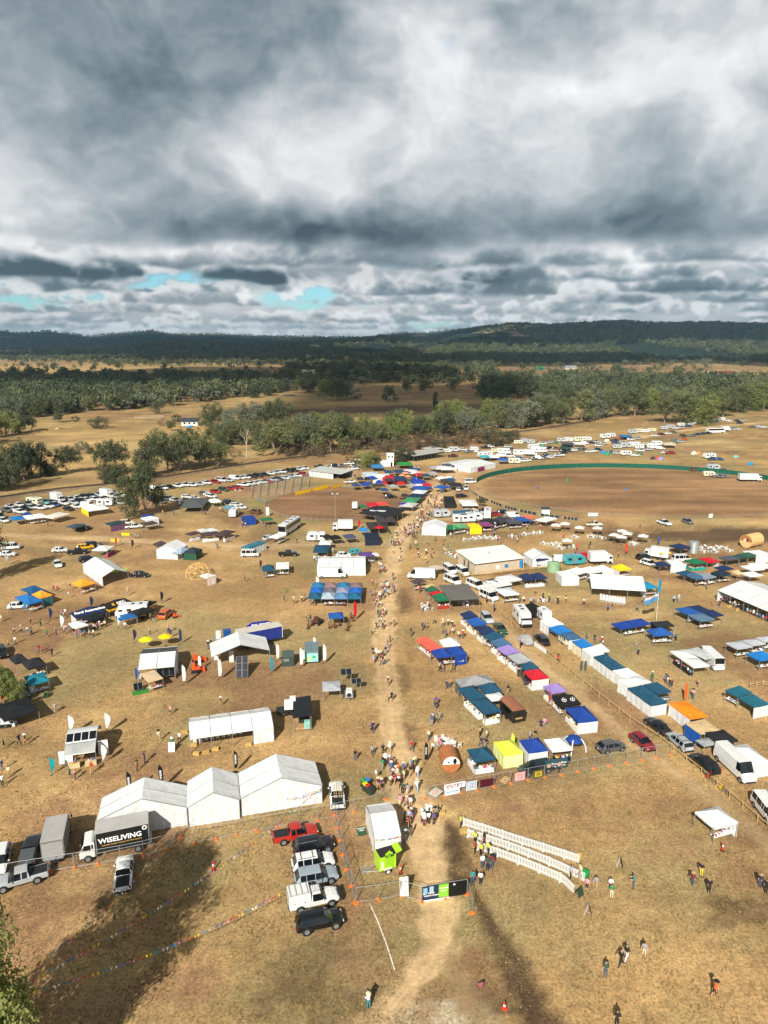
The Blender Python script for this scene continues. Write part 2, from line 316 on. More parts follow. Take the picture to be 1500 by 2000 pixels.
def ground_colour(X, Y):
 n1 = fbm(X / 26, Y / 26,1,5); n2 = fbm(X / 5.5, Y / 5.5,9,5); n3 = fbm(X / 1.6, Y / 1.6,15,3)
 far = sstep(250,500, Y)
 c = G_DRY[None] * (1 - far)[:, None] + (G_FIELD * 0.72)[None] * far[:, None]
 def lay(col, wgt):
  nonlocal c
  wgt = np.clip(wgt, 0,1)[:, None]; c = c * (1 - wgt) + col[None] * wgt
 lay(G_OLIVE, 1.0 * sstep(.45,.68, n1) * (0.4 + n2)); lay(G_BARE, 0.95 * sstep(.50,.68, fbm(X / 17, Y / 17,33,4)) * (0.5 + n3)); lay(G_STRAW, 0.35 * sstep(.55,.8, n2))
 lay(G_BARE * .8,0.35 * sstep(.6,.85, n3))
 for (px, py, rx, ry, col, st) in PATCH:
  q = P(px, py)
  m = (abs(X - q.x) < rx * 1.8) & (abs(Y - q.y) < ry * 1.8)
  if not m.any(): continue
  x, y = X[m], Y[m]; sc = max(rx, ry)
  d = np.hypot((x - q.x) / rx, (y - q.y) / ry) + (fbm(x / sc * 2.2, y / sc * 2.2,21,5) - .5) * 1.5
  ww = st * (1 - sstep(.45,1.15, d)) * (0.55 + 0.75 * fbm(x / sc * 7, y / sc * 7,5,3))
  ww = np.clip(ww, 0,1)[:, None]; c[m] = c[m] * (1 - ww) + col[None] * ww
 def road(pw, col, st, soft=0.75):
  pts, ws = pw
  x0 = min(p[0] for p in pts) - 12; x1 = max(p[0] for p in pts) + 12; y0 = min(p[1] for p in pts) - 12; y1 = max(p[1] for p in pts) + 12
  m = (X > x0) & (X < x1) & (Y > y0) & (Y < y1)
  if not m.any(): return
  x, y = X[m], Y[m]
  d = seg_dist(x, y, pts, ws) + (fbm(x / 2.2, y / 2.2,3,5) - .5) * 0.9 + (fbm(x / .7, y / .7,13,3) - .5) * .7
  ww = np.clip(st * (1 - sstep(1 - soft * .6,1 + soft * .45, d)) * (0.80 + 0.45 * fbm(x / 1.1, y / 3.0,7,4)),0,1)[:, None]
  c[m] = c[m] * (1 - ww) + col[None] * ww
  rut = np.exp(-((seg_dist(x, y, pts, ws) - .42) / .10) ** 2) * ww[:, 0] * sstep(.35,.6, fbm(x / 1.3, y / 6,83,4)); c[m] *= (1 - .22 * rut)[:, None]
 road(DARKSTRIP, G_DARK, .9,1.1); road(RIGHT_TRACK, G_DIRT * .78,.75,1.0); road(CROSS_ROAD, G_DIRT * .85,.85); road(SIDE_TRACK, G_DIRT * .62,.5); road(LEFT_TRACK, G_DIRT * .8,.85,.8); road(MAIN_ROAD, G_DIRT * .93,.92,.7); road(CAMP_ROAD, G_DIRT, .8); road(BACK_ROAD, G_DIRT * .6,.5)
 road(RAIL, np.array([.10,.075,.06]),.85)
 for C, RR, col, st in ((ARENA_C, ARENA_R, G_ARENA, 1.0),(OVAL_C, OVAL_R, G_OVAL, .95)):
  d = np.hypot((X - C[0]) / RR[0],(Y - C[1]) / RR[1])
  k = (1 - sstep(.95,1.005, d)) * st; lay(col, k)
  ring = sstep(.35,.6, fbm(X / 38, Y / 7,41,4))
  lay(col * .72, k * .85 * ring); lay(col * 1.3, k * .6 * sstep(.5,.7, fbm(X / 60, Y / 9,57,4)))
 return c
def colour_attr(me, z=None):
 n = len(me.vertices); co = np.empty(n * 3); me.vertices.foreach_get('co', co); co = co.reshape(-1,3)
 c = ground_colour(co[:, 0], co[:, 1])
 a = me.color_attributes.new('soil', 'FLOAT_COLOR', 'POINT')
 a.data.foreach_set('color', np.concatenate([c, np.ones((n, 1))],1).astype(np.float32).ravel())
def ground_mat(name, blades=1.0):
 m = bpy.data.materials.new(name); m.use_nodes = True; t = NT(m.node_tree); b = t.n['Principled BSDF']
 at = t.node('ShaderNodeVertexColor', layer_name='soil').outputs[0]
 co = t.node('ShaderNodeNewGeometry').outputs['Position']
 fine = t.noise(co, 3.2,7,0.8); mid = t.noise(co, 0.9,6,0.65); big = t.noise(co, 0.045,5,0.6)
 f = t.math('MULTIPLY_ADD', t.range(fine, .34,.66),0.85 * blades, 1.05 - 0.38 * blades)
 f = t.math('MULTIPLY', f, t.math('MULTIPLY_ADD', t.range(mid, .3,.7),0.34,0.88))
 f = t.math('MULTIPLY', f, t.math('MULTIPLY_ADD', t.range(big, .35,.65),0.24,0.88))
 stk = t.noise(t.vmath('MULTIPLY', co, (.35,1.0,1.0)),.05,5,.65); f = t.math('MULTIPLY', f, t.math('MULTIPLY_ADD', t.range(stk, .35,.65),.34,.83))
 gap = t.range(t.noise(co, 1.3,6,0.8,0.6),.56,.66)      # small tufts and scuffs
 f = t.math('MULTIPLY', f, t.math('MULTIPLY_ADD', gap, -0.38 * blades, 1.0))
 c = t.vmath('SCALE', at, f)
 t.put(b.inputs['Base Color'], c); b.inputs['Roughness'].default_value = 0.95; b.inputs['Specular IOR Level'].default_value = 0.1
 bn = t.node('ShaderNodeBump'); bn.inputs['Strength'].default_value = 0.6; bn.inputs['Distance'].default_value = 0.08
 t.put(bn.inputs['Height'], t.noise(co, 3.0,6,0.75)); t.l.new(bn.outputs[0], b.inputs['Normal'])
 return m
GROUND_M = ground_mat('dry_grass'); ROAD_M = ground_mat('dusty_earth', 0.45)
def grid_mesh(name, rows, mat_, parent=None, kind='structure'):
 m = len(rows[0]); v = [p for r in rows for p in r]
 f = [(i * m + j, i * m + j + 1,(i + 1) * m + j + 1,(i + 1) * m + j) for i in range(len(rows) - 1) for j in range(m - 1)]
 me = bpy.data.meshes.new(name); me.from_pydata(v, [], f); me.materials.append(mat_)
 colour_attr(me); me.polygons.foreach_set('use_smooth', [True] * len(f))
 o = link(name, me, parent)
 if kind: o['kind'] = kind
 return o
ys = [2230,2120] + list(np.arange(2060,900,-5)) + list(np.arange(900,700,-3)) + [700,696,692,688,684,680,677,675]
rows = []
for y in ys:
 q = P(750, y).y; wd = (0.75 if y > 1000 else 0.85) * q * 1.0 + 12
 rows.append([(x * wd, q, 0.0) for x in np.linspace(-1,1,340)])
rows.insert(0, [(x * 60,-60.0,0.0) for x in np.linspace(-1,1,340)])
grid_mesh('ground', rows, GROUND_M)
def strip(name, pw, z=0.02, n=9, ext=1.25, mat_=None):
 pts, ws = pw; rows = []
 for i, p in enumerate(pts):
  a = pts[max(0, i - 1)]; b = pts[min(len(pts) - 1, i + 1)]; d = (b - a).normalized(); nr = Vector((-d.y, d.x))
  rows.append([(p.x + nr.x * ws[i] * ext * s, p.y + nr.y * ws[i] * ext * s, z) for s in np.linspace(1,-1, n)])
 return grid_mesh(name, rows, mat_ or ROAD_M)
def dense(pw, k):
 pts, ws = pw; o, w_ = [], []
 for a, b, wa, wb in zip(pts[:-1], pts[1:], ws[:-1], ws[1:]):
  n = max(1, int((b - a).length / k))
  for i in range(n): o.append(a.lerp(b, i / n)); w_.append(wa + (wb - wa) * i / n)
 return o + [pts[-1]], w_ + [ws[-1]]
strip('main_dirt_road', dense(MAIN_ROAD, .8),0.012,15,1.15); strip('crossing_dirt_track', dense(CROSS_ROAD, 1.2),0.006,11,1.15); strip('side_dirt_track', dense(SIDE_TRACK, .6),0.006,9)
strip('right_dirt_track', dense(RIGHT_TRACK, .8),0.006,9,1.15); strip('camp_dirt_road', dense(CAMP_ROAD, 3),0.03,9,1.1); strip('back_road', dense(BACK_ROAD, 3),0.03,7)
def disc(name, C, RR, z):
 rows = [[(C[0] + RR[0] * r * math.cos(a), C[1] + RR[1] * r * math.sin(a), z) for a in np.linspace(0,2 * PI, 121)] for r in np.linspace(0.02,1,40)]
 return grid_mesh(name, [r for r in rows], ROAD_M)
disc('arena_dirt_field', ARENA_C, ARENA_R, 0.03); disc('oval_dirt_field', OVAL_C, OVAL_R, 0.03)
pts, ws = dense(RAIL, 6)
rows = []
for i, p in enumerate(pts):
 a = pts[max(0, i - 1)]; b = pts[min(len(pts) - 1, i + 1)]; d = (b - a).normalized(); nr = Vector((-d.y, d.x))
 rows.append([(p.x + nr.x * s, p.y + nr.y * s, z) for s, z in ((2.8,.02),(1.7,.45),(-1.7,.45),(-2.8,.02))])
bed = grid_mesh('railway_path', rows, ROAD_M)
for side in (-.72,.72):
 mb = MB()
 for i in range(len(pts) - 1):
  d = (pts[i + 1] - pts[i]).normalized(); nr = Vector((-d.y, d.x)) * side
  a = pts[i] + nr; b = pts[i + 1] + nr; mb.box(((a.x + b.x) / 2,(a.y + b.y) / 2,.58),((b - a).length + .02,.09,.16), math.atan2(d.y, d.x))
 mb.obj('rail', mat('3a2c26', .6,.4,.2,2,0, 'rusty_rail'), bed)
mb = MB()
for i in range(len(pts) - 1):
 d = (pts[i + 1] - pts[i]); L = d.length; k = max(1, int(L / .75))
 for j in range(k):
  c = pts[i] + d * (j / k); mb.box((c.x, c.y, .47),(.24,2.3,.1), math.atan2(d.y, d.x))
stuff(mb.obj('sleeper', mat('3d3229', .9,0,.3,2,0, 'sleeper'), bed))
def hill(name, prof, foot, ridge, col, seed, rough=1.0, back=1.5, ny=26):
 xs = [p[0] for p in prof]; x0, x1 = min(xs), max(xs); nx = 200; rows = []
 X = np.linspace(x0, x1, nx); sk = np.interp(X, xs, [p[1] for p in prof])
 for j in range(ny):
  t = j / (ny - 1); D = foot + (ridge * back - foot) * t ** 1.3
  row = []
  PX = (X - 750) / F * D / math.cos(PITCH)
  N1 = fbm(PX / 420., np.full(nx, D / 420.), seed, 4) - .5; N2 = fbm(PX / 60., np.full(nx, D / 60.), seed + 5,2) - .5
  for i in range(nx):
   u = (X[i] - 750) / F; px = u * D / math.cos(PITCH)
   hr = H + (HY - sk[i]) / F * ridge * 1.02
   s = min(1, max(0,(D - foot) / (ridge - foot))); k = s * s * (3 - 2 * s)
   if D > ridge: k = 1 - 0.5 * ((D - ridge) / (ridge * back - ridge))
   nz = N1[i]; nz2 = N2[i]
   row.append((px, D, -2 + max(0, hr) * k + rough * (nz * 60 * k * (1 - k) * 2.2 + nz2 * 9 * k)))
  rows.append(row)
 m = len(rows[0]); v = [p for r in rows for p in r]
 f = [(i * m + j, i * m + j + 1,(i + 1) * m + j + 1,(i + 1) * m + j) for i in range(ny - 1) for j in range(m - 1)]
 me = bpy.data.meshes.new(name); me.from_pydata(v, [], f); me.materials.append(col); me.polygons.foreach_set('use_smooth', [True] * len(f))
 return struct(link(name, me)), rows
def bush_mat(name, forest, clear, cut=.56):
 m = bpy.data.materials.new(name); m.use_nodes = True; t = NT(m.node_tree); b = t.n['Principled BSDF']
 co = t.node('ShaderNodeNewGeometry').outputs['Position']
 st = t.vmath('MULTIPLY', co, (1.0,0.35,1.0))
 n = t.noise(st, 0.0022,5,0.6); g = t.noise(co, 0.05,4,0.7)
 c = t.mix(t.range(g, .3,.7), tuple(x * .6 for x in forest), forest)
 c = t.mix(t.range(n, cut, cut + .05), c, clear)
 t.put(b.inputs['Base Color'], c); b.inputs['Roughness'].default_value = 1.0; b.inputs['Specular IOR Level'].default_value = 0.0
 bn = t.node('ShaderNodeBump'); bn.inputs['Strength'].default_value = 1.0; bn.inputs['Distance'].default_value = 8.0
 t.put(bn.inputs['Height'], g); t.l.new(bn.outputs[0], b.inputs['Normal']); return m
BUSH = bush_mat('forested_slope', (.030,.044,.034),(.26,.19,.14),.60); BUSH2 = bush_mat('forested_ridge', (.028,.042,.034),(.22,.18,.13),.66)
_, HILL_L = hill('left_hill', [(-500,664),(-200,655),(-60,652),(0,652),(42,647),(75,652),(95,651),(130,648),(160,652),(210,659),(245,654),(320,647),(350,652),(380,655),(430,654),(530,657),(640,659),(745,660),(830,660),(1000,664)],5200,9000, BUSH2,3)
_, HILL_M = hill('middle_hill', [(100,690),(230,683),(300,673),(360,668),(420,669),(500,675),(640,672),(700,664),(745,659),(790,664),(900,672)],3300,5200, BUSH2,31,.5)
_, HILL_F = hill('far_right_hill', [(640,664),(720,660),(760,654),(790,651),(830,652),(880,646),(960,641),(1060,641),(1150,639),(1700,640),(2000,650)],5000,8200, BUSH, 13)
_, HILL_R = hill('right_hill', [(700,690),(800,676),(850,662),(880,650),(930,644),(985,638),(1060,640),(1130,636),(1185,633),(1260,637),(1330,636),(1400,637),(1500,641),(1700,640),(2000,650)],2100,5200, BUSH, 23,.9)
# TREES
def leaf_mat(name, a, b_, dead=False):
 m = bpy.data.materials.new(name); m.use_nodes = True; t = NT(m.node_tree); b = t.n['Principled BSDF']
 rnd = t.node('ShaderNodeObjectInfo').outputs['Random']; co = t.node('ShaderNodeTexCoord').outputs['Object']
 n = t.noise(co, 9.0,3,0.6)
 f = t.math('ADD', t.math('MULTIPLY', rnd, 0.65), t.math('MULTIPLY', t.range(n, .3,.7),0.4), clamp=True)
 c = t.mix(f, a, b_)
 t.put(b.inputs['Base Color'], c); b.inputs['Roughness'].default_value = 0.55; b.inputs['Specular IOR Level'].default_value = 0.25
 tr = t.node('ShaderNodeBsdfTranslucent'); t.put(tr.inputs[0], t.vmath('MULTIPLY', c, (1.2,1.3,.6)))
 ms = t.node('ShaderNodeMixShader'); ms.inputs[0].default_value = 0.22
 t.l.new(b.outputs[0], ms.inputs[1]); t.l.new(tr.outputs[0], ms.inputs[2]); t.l.new(ms.outputs[0], t.n['Material Output'].inputs[0])
 return m
LEAF = {'gum': leaf_mat('gum_leaves', (.050,.068,.032),(.170,.178,.078)), 'dark': leaf_mat('dark_leaves', (.045,.058,.030),(.085,.098,.050)),
  'bright': leaf_mat('bright_leaves', (.105,.145,.040),(.22,.235,.070)), 'grey': leaf_mat('grey_leaves', (.105,.125,.085),(.18,.19,.135)), 'brown': leaf_mat('brown_twigs', (.11,.080,.050),(.19,.145,.085))}
BARK = mat('8a7c6c', .9,0,.35,1.5,.4, 'bark'); BARE = mat('b5a893', .9,0,.25,1.5,.2, 'bleached_wood')
def crown_mesh(name, material, seed, clumps, leaves, size, shape='gum', width=.36, low=.30):
 g = np.random.default_rng(seed); C = []; Rr = []
 zc = (1 + low) / 2; rz = (1 - low) / 2
 lobes = [(g.normal(0, width * .42), g.normal(0, width * .42), zc + g.uniform(-.62,.6) * rz, g.uniform(.42,.72)) for _ in range(8)]
 for i in range(clumps):
  if shape == 'pole': a = g.uniform(0,2 * PI); z = g.uniform(low, .97); r = width * (1 - abs(2 * (z - low) / (1 - low) - .85) ** 2 * .3) * g.uniform(.4,1); C.append((r * math.cos(a), r * math.sin(a), z)); Rr.append(g.uniform(.05,.09)); continue
  L = lobes[g.integers(8)] if shape == 'gum' else (0,0, zc, 1.0)
  d = g.normal(size=3); d /= np.linalg.norm(d); r = g.uniform(.55,1.0) ** .6
  p = np.array([L[0] + d[0] * r * width * L[3], L[1] + d[1] * r * width * L[3], L[2] + d[2] * r * rz * L[3]])
  p[2] = min(max(p[2], low),.98); C.append(tuple(p)); Rr.append(g.uniform(.055,.115) * (width / .36))
 C = np.array(C); Rr = np.array(Rr); n = clumps * leaves
 k = np.repeat(np.arange(clumps), leaves)
 d = g.normal(size=(n, 3)); d /= np.linalg.norm(d, axis=1)[:, None]
 pos = C[k] + d * (Rr[k] * g.uniform(.35,1.05, n))[:, None] * np.array([1.15,1.15,.8])
 nr = d * .8 + g.normal(size=(n, 3)) * .45 + np.array([0,0,.35]); nr /= np.linalg.norm(nr, axis=1)[:, None]
 up = g.normal(size=(n, 3)) * .5 + np.array([0,0,-1.0]); a = np.cross(nr, up); a /= np.linalg.norm(a, axis=1)[:, None]; b = np.cross(nr, a)
 s = size * g.uniform(.6,1.35, n)[:, None]
 v = np.stack([pos - a * s * .55, pos - b * s * 1.1, pos + a * s * .55, pos + b * s * 1.1],1).reshape(-1,3)
 me = bpy.data.meshes.new(name); me.vertices.add(4 * n); me.vertices.foreach_set('co', v.astype(np.float32).ravel())
 me.loops.add(4 * n); me.loops.foreach_set('vertex_index', np.arange(4 * n, dtype=np.int32))
 me.polygons.add(n); me.polygons.foreach_set('loop_start', np.arange(0,4 * n, 4, dtype=np.int32)); me.update(calc_edges=True)
 me.materials.append(material); return me, C
def trunk_mesh(name, C, seed, material=None, thick=.022, low=.3):
 g = random.Random(seed); mb = MB(); base = Vector((0,0,-.01)); fork = Vector((g.uniform(-.03,.03), g.uniform(-.03,.03), low * g.uniform(.75,1.0)))
 mb.bar(base, fork, thick * 1.25, thick * .85,7, caps=False)
 for i in range(7):
  c = Vector(C[g.randrange(len(C))]); m = fork.lerp(c, .5) + Vector((0,0,-.03))
  mb.bar(fork, m, thick * .6, thick * .38,5, caps=False); mb.bar(m, c, thick * .38, thick * .1,5, caps=False)
 return mb.mesh(name, material or BARK, True)
TREES = {}
def template(key, mat_, seed, clumps=150, leaves=44, size=.021, **kw):
 c, C = crown_mesh('crown', LEAF[mat_], seed, clumps, leaves, size, **kw)
 TREES[key] = (trunk_mesh('trunk', C, seed, low=kw.get('low', .3)), c)
for i in range(4): template(('gum', i), 'gum', 100 + i, width=(.46,.52,.42,.50)[i], low=(.10,.07,.13,.1)[i])
for i in range(3): template(('dark', i), 'dark', 120 + i, width=(.5,.44,.54)[i], low=(.08,.1,.06)[i])
for i in range(2): template(('bright', i), 'bright', 130 + i, width=(.54,.5)[i], low=.06)
for i in range(2): template(('grey', i), 'grey', 140 + i, width=(.52,.46)[i], low=.08)
template(('round', 0), 'grey', 150,60,46,.03, shape='ball', width=.75, low=.02)
template(('shrub', 0), 'dark', 151,60,46,.03, shape='ball', width=.7, low=.02); template(('shrub', 1), 'brown', 152,60,40,.022, shape='ball', width=.7, low=.02)
template(('pole', 0), 'dark', 153,60,46,.022, shape='pole', width=.13, low=.04)
template(('big', 0), 'bright', 154,300,230,.0072, width=.26, low=.24)
template(('young', 0), 'bright', 155,190,110,.018, width=.40, low=.22)
mb = MB(); g = random.Random(5)
def limb(p, d, L, r, n):
 q = p + d * L; mb.bar(p, q, r, r * .55,5, caps=False)
 if n:
  for _ in range(3): limb(p.lerp(q, g.uniform(.7,1)),(d + Vector((g.uniform(-.7,.7), g.uniform(-.7,.7), g.uniform(-.1,.5)))).normalized(), L * g.uniform(.55,.75), r * .5, n - 1)
limb(Vector((0,0,0)), Vector((.05,0,1)),.36,.022,4); DEAD = mb.mesh('trunk', BARE)
DESC = {'gum': 'olive green gum tree', 'dark': 'dark green tree', 'bright': 'bright yellow-green tree', 'grey': 'pale grey-green gum tree', 'round': 'low rounded pale green bush', 'shrub': 'low bushy shrub', 'pole': 'narrow upright dark cypress tree', 'big': 'tall leafy gum tree', 'young': 'young yellow-green leafy tree', 'dead': 'bare bleached dead gum tree'}
TREE_N = 0
def tree(x, y, ytop, kind, where, wf=1.0, h=None, world=None):
 global TREE_N
 p = world if world is not None else P(x, y); dep = p.y * math.cos(PITCH) + H * math.sin(PITCH)
 h = h or max(2.0,(y - ytop) * dep / F * 1.04)
 ks = [k for k in TREES if k[0] == kind]
 o = thing('tree' if kind not in ('round', 'shrub') else 'bush', f'{DESC[kind]} {where}', 'tree' if kind not in ('round', 'shrub') else 'bush', p, random.uniform(0,6.28), 'trees of the valley')
 wf *= .84; o.scale = (h * wf, h * wf, h)
 if kind == 'dead': link('trunk', DEAD, o); return o
 tr, cr = TREES[ks[TREE_N % len(ks)]]; TREE_N += 1
 link('trunk', tr, o); link('crown', cr, o); return o
W_RAIL = 'beside the railway line at the far side'; W_CR = 'in the creek line behind the showground'; W_PD = 'standing alone in the paddock'; W_LW = 'along the front of the left woodland'; W_RW = 'along the front of the right woodland'
for a in [(17,957,884, 'dark', W_RAIL),(48,938,862, 'dark', W_RAIL),(82,930,896, 'dark', W_RAIL),(102,930,900, 'dark', W_RAIL),(134,926,873, 'dark', W_RAIL),(62,932,880, 'gum', W_RAIL),
          (214,946,898, 'dark', W_RAIL),(219,930,862, 'dark', W_RAIL),(240,950,905, 'dark', W_RAIL),(262,1012,928, 'gum', 'beside the parked cars near the crossing track', .7),(286,1008,900, 'gum', 'beside the parked cars near the crossing track', .62),(300,930,852, 'dark', W_RAIL, .8),(327,918,842, 'gum', W_RAIL),(350,920,860, 'dark', W_RAIL),(372,917,843, 'gum', W_RAIL),(400,908,850, 'gum', W_RAIL),(424,913,866, 'gum', W_RAIL),
          (460,893,876, 'shrub', W_RAIL, 1.4),(-30,960,880, 'dark', W_RAIL),(-10,945,870, 'gum', W_RAIL),
          (415,845,790, 'gum', W_CR),(452,848,800, 'grey', W_CR),(486,852,788, 'grey', W_CR),(520,835,790, 'gum', W_CR),(548,838,783, 'gum', W_CR, 1.1),(482,893,822, 'dead', W_CR, .8),(455,860,822, 'dead', W_CR),
          (500,872,826, 'gum', W_CR),(540,890,828, 'gum', W_CR, 1.2),(568,880,835, 'gum', W_CR),(592,882,832, 'gum', W_CR),(620,880,824, 'gum', W_CR),(645,882,815, 'gum', W_CR, 1.1),(600,862,812, 'grey', W_CR),(672,874,818, 'gum', W_CR),(698,874,826, 'gum', W_CR),(722,868,826, 'gum', W_CR),(742,862,832, 'bright', W_CR),(660,858,806, 'gum', W_CR),(630,852,808, 'bright', W_CR),
          (775,862,812, 'bright', W_CR),(815,858,816, 'gum', W_CR),(862,856,802, 'gum', W_CR),(888,842,782, 'bright', W_CR, 1.1),(915,848,800, 'grey', W_CR, 1.1),(945,842,808, 'gum', W_CR),(970,838,800, 'gum', W_CR),(995,835,790, 'grey', W_CR, 1.2),(1022,838,782, 'grey', W_CR, 1.1),(1048,832,774, 'gum', W_CR, 1.1),(1075,826,782, 'gum', W_CR),(1100,828,786, 'gum', W_CR),
          (1135,822,765, 'gum', W_CR, 1.1),(1160,818,757, 'grey', W_CR),(1178,815,772, 'gum', W_CR),(1215,812,765, 'gum', W_RW, 1.1),(1240,812,756, 'gum', W_RW, 1.1),(1268,808,760, 'bright', W_RW),(1298,826,772, 'gum', W_RW, 1.1),(1330,826,770, 'gum', W_RW, 1.1),(1366,828,768, 'bright', W_RW, 1.1),(1395,822,765, 'gum', W_RW),(1412,815,760, 'gum', W_RW),(1440,806,752, 'gum', W_RW),(1468,802,748, 'bright', W_RW),(1492,800,750, 'gum', W_RW),(1520,800,752, 'gum', W_RW),(1345,806,758, 'grey', W_RW),
          (1290,795,752, 'grey', W_RW),(1190,790,752, 'gum', W_RW),(1110,792,757, 'dark', W_RW),(1075,785,750, 'gum', W_RW),(1040,778,748, 'gum', W_RW),(1010,775,745, 'gum', W_RW),
          (193,837,815, 'shrub', W_PD, 1.5),(160,878,862, 'round', W_PD, 1.2),(345,824,809, 'shrub', W_PD),(318,832,818, 'shrub', W_PD, 1.3),(335,842,822, 'gum', W_PD),(308,808,783, 'gum', W_PD),(370,850,835, 'gum', W_PD),(355,860,842, 'gum', W_PD),(395,868,850, 'bright', W_PD),(430,878,850, 'gum', W_CR),(440,885,868, 'bright', W_CR),
          (12,852,806, 'bright', W_LW),(38,846,806, 'dark', W_LW),(62,842,812, 'dark', W_LW),(-15,856,806, 'dark', W_LW),(115,825,800, 'gum', W_LW),(148,824,812, 'shrub', W_LW),(-40,870,815, 'gum', W_LW),
          (636,772,740, 'bright', W_PD, 1.2),(660,782,738, 'gum', W_PD, 1.1),(676,780,742, 'grey', W_PD),(525,773,748, 'dark', W_PD, 1.2),(555,774,748, 'dark', W_PD, 1.2),(500,777,752, 'dark', W_PD, 1.2),(543,752,730, 'dark', W_PD),(495,739,725, 'dark', W_PD),(590,768,735, 'gum', W_PD),(607,765,738, 'dark', W_PD),(608,768,755, 'shrub', W_PD),(592,758,745, 'shrub', W_PD),
          (760,786,755, 'gum', W_PD),(793,766,740, 'gum', W_PD, .8),(830,770,742, 'gum', W_PD, 1.2),(885,762,740, 'gum', W_PD, 1.1),(980,781,746, 'gum', W_PD, 1.1),(850,803,767, 'pole', W_PD),(30,735,712, 'dark', W_PD, 1.2),(62,738,718, 'dark', W_PD, 1.2),(125,740,718, 'dark', W_PD, 1.3),(183,725,712, 'gum', W_PD),(230,722,708, 'gum', W_PD),(107,722,708, 'dark', W_PD),
          (715,914,878, 'bright', 'beside the white judging tower', 1.1),(735,912,885, 'gum', 'beside the white judging tower'),(785,904,874, 'dark', 'behind the white judging tower', 1.3),(805,900,876, 'dark', 'behind the white judging tower', 1.2),(940,990,972, 'dark', 'beside the oval fence'),(985,1015,1002, 'shrub', 'beside the oval fence'),
          (8,1378,1292, 'young', 'over the car at the left edge of the fair', .85),(-34,1140,1012, 'dark', 'at the left edge of the fair', .75)]:
 tree(*a)
tree(0,0,0, 'big', 'towering beside the lower left corner', 1.02,23.0, Vector((-29.9,39.8,0)))
rr = random.Random(11)
_g = random.Random(12)
for i in range(34):
 x = 410 + 700 * (i + _g.random()) / 34; y = float(np.interp(x, [400,560,760,960,1110], [872,872,862,838,818])) + _g.uniform(-16,8)
 tree(x, y, y - _g.uniform(34,52), _g.choice(['gum', 'gum', 'bright', 'grey']), W_CR, _g.uniform(.9,1.25))
def between(poly_near, poly_far, n, seed, xlo, xhi):
 g = random.Random(seed); out = []
 for _ in range(n):
  x = g.uniform(xlo, xhi)
  yn = np.interp(x, *zip(*poly_near)); yf = np.interp(x, *zip(*poly_far))
  a = P(x, yn).y; b = P(x, yf).y; D = a + (b - a) * g.random()
  out.append(Vector(((x - 750) / F * (D * math.cos(PITCH) + H * math.sin(PITCH)), D, 0)))
 return out
LW_N = [(-200,845),(0,822),(120,812),(250,800),(340,793),(430,780),(560,765)]; LW_F = [(-200,752),(0,752),(250,748),(400,744),(560,752)]
RW_N = [(960,790),(1020,778),(1100,790),(1200,795),(1300,805),(1500,800),(1700,800)]; RW_F = [(960,752),(1100,746),(1250,745),(1400,752),(1700,748)]
lw = sorted(between(LW_N, LW_F, 1050,3,-200,560), key=lambda v: v.y); rw = sorted(between(RW_N, RW_F, 1000,4,940,1700), key=lambda v: v.y)
fr = [v for v in lw if 0 < pix(v.x, v.y)[0] < 560][:44]; fr2 = [v for v in rw if 940 < pix(v.x, v.y)[0] < 1500][:52]
for v in fr: tree(0,0,0, rr.choice(['gum', 'gum', 'dark', 'grey']), W_LW, rr.uniform(.85,1.2), rr.uniform(11,17), v)
for v in fr2: tree(0,0,0, rr.choice(['gum', 'gum', 'bright', 'grey']), W_RW, rr.uniform(.9,1.25), rr.uniform(11,17), v)
FARC = bpy.data.collections.new('distant_tree_kinds')
def far_tree(m, seed):
 c, C = crown_mesh('crown', LEAF[m], seed, 34,12,.062, width=.46, low=.10)
 o = bpy.data.objects.new('distant_tree', c); FARC.objects.link(o)
for i, m in enumerate(['gum', 'gum', 'dark', 'dark', 'grey', 'gum']): far_tree(m, 200 + i)
def forest(name, label, pts, hts):
 me = bpy.data.meshes.new(name); me.from_pydata([tuple(p) for p in pts], [], [])
 a = me.attributes.new('size', 'FLOAT', 'POINT'); a.data.foreach_set('value', hts)
 o = stuff(link(name, me)); o['label'] = label; o['category'] = 'forest'
 t = bpy.data.node_groups.new(name, 'GeometryNodeTree'); t.interface.new_socket('Geometry', in_out='INPUT', socket_type='NodeSocketGeometry'); t.interface.new_socket('Geometry', in_out='OUTPUT', socket_type='NodeSocketGeometry')
 n = t.nodes; gi = n.new('NodeGroupInput'); go = n.new('NodeGroupOutput'); ip = n.new('GeometryNodeInstanceOnPoints'); ci = n.new('GeometryNodeCollectionInfo')
 ci.inputs[0].default_value = FARC; ci.inputs[1].default_value = True; ci.inputs[2].default_value = True
 mp = n.new('GeometryNodeMeshToPoints'); rv = n.new('FunctionNodeRandomValue'); rv.data_type = 'FLOAT_VECTOR'; rv.inputs[0].default_value = (0,0,0); rv.inputs[1].default_value = (0,0,6.28)
 na = n.new('GeometryNodeInputNamedAttribute'); na.data_type = 'FLOAT'; na.inputs[0].default_value = 'size'
 t.links.new(gi.outputs[0], mp.inputs[0]); t.links.new(mp.outputs[0], ip.inputs['Points']); t.links.new(ci.outputs[0], ip.inputs['Instance']); ip.inputs['Pick Instance'].default_value = True
 t.links.new(rv.outputs[0], ip.inputs['Rotation']); t.links.new(na.outputs[0], ip.inputs['Scale']); t.links.new(ip.outputs[0], go.inputs[0])
 md = o.modifiers.new('scatter', 'NODES'); md.node_group = t; return o
def wood(name, label, pts, lo, hi): forest(name, label, pts, [rr.uniform(lo, hi) for _ in pts])
wood('left_forest', 'dense grey-green woodland left of the paddocks', lw[50:],10,17); wood('right_forest', 'dense olive woodland behind the camping ground', rw[65:],10,17)
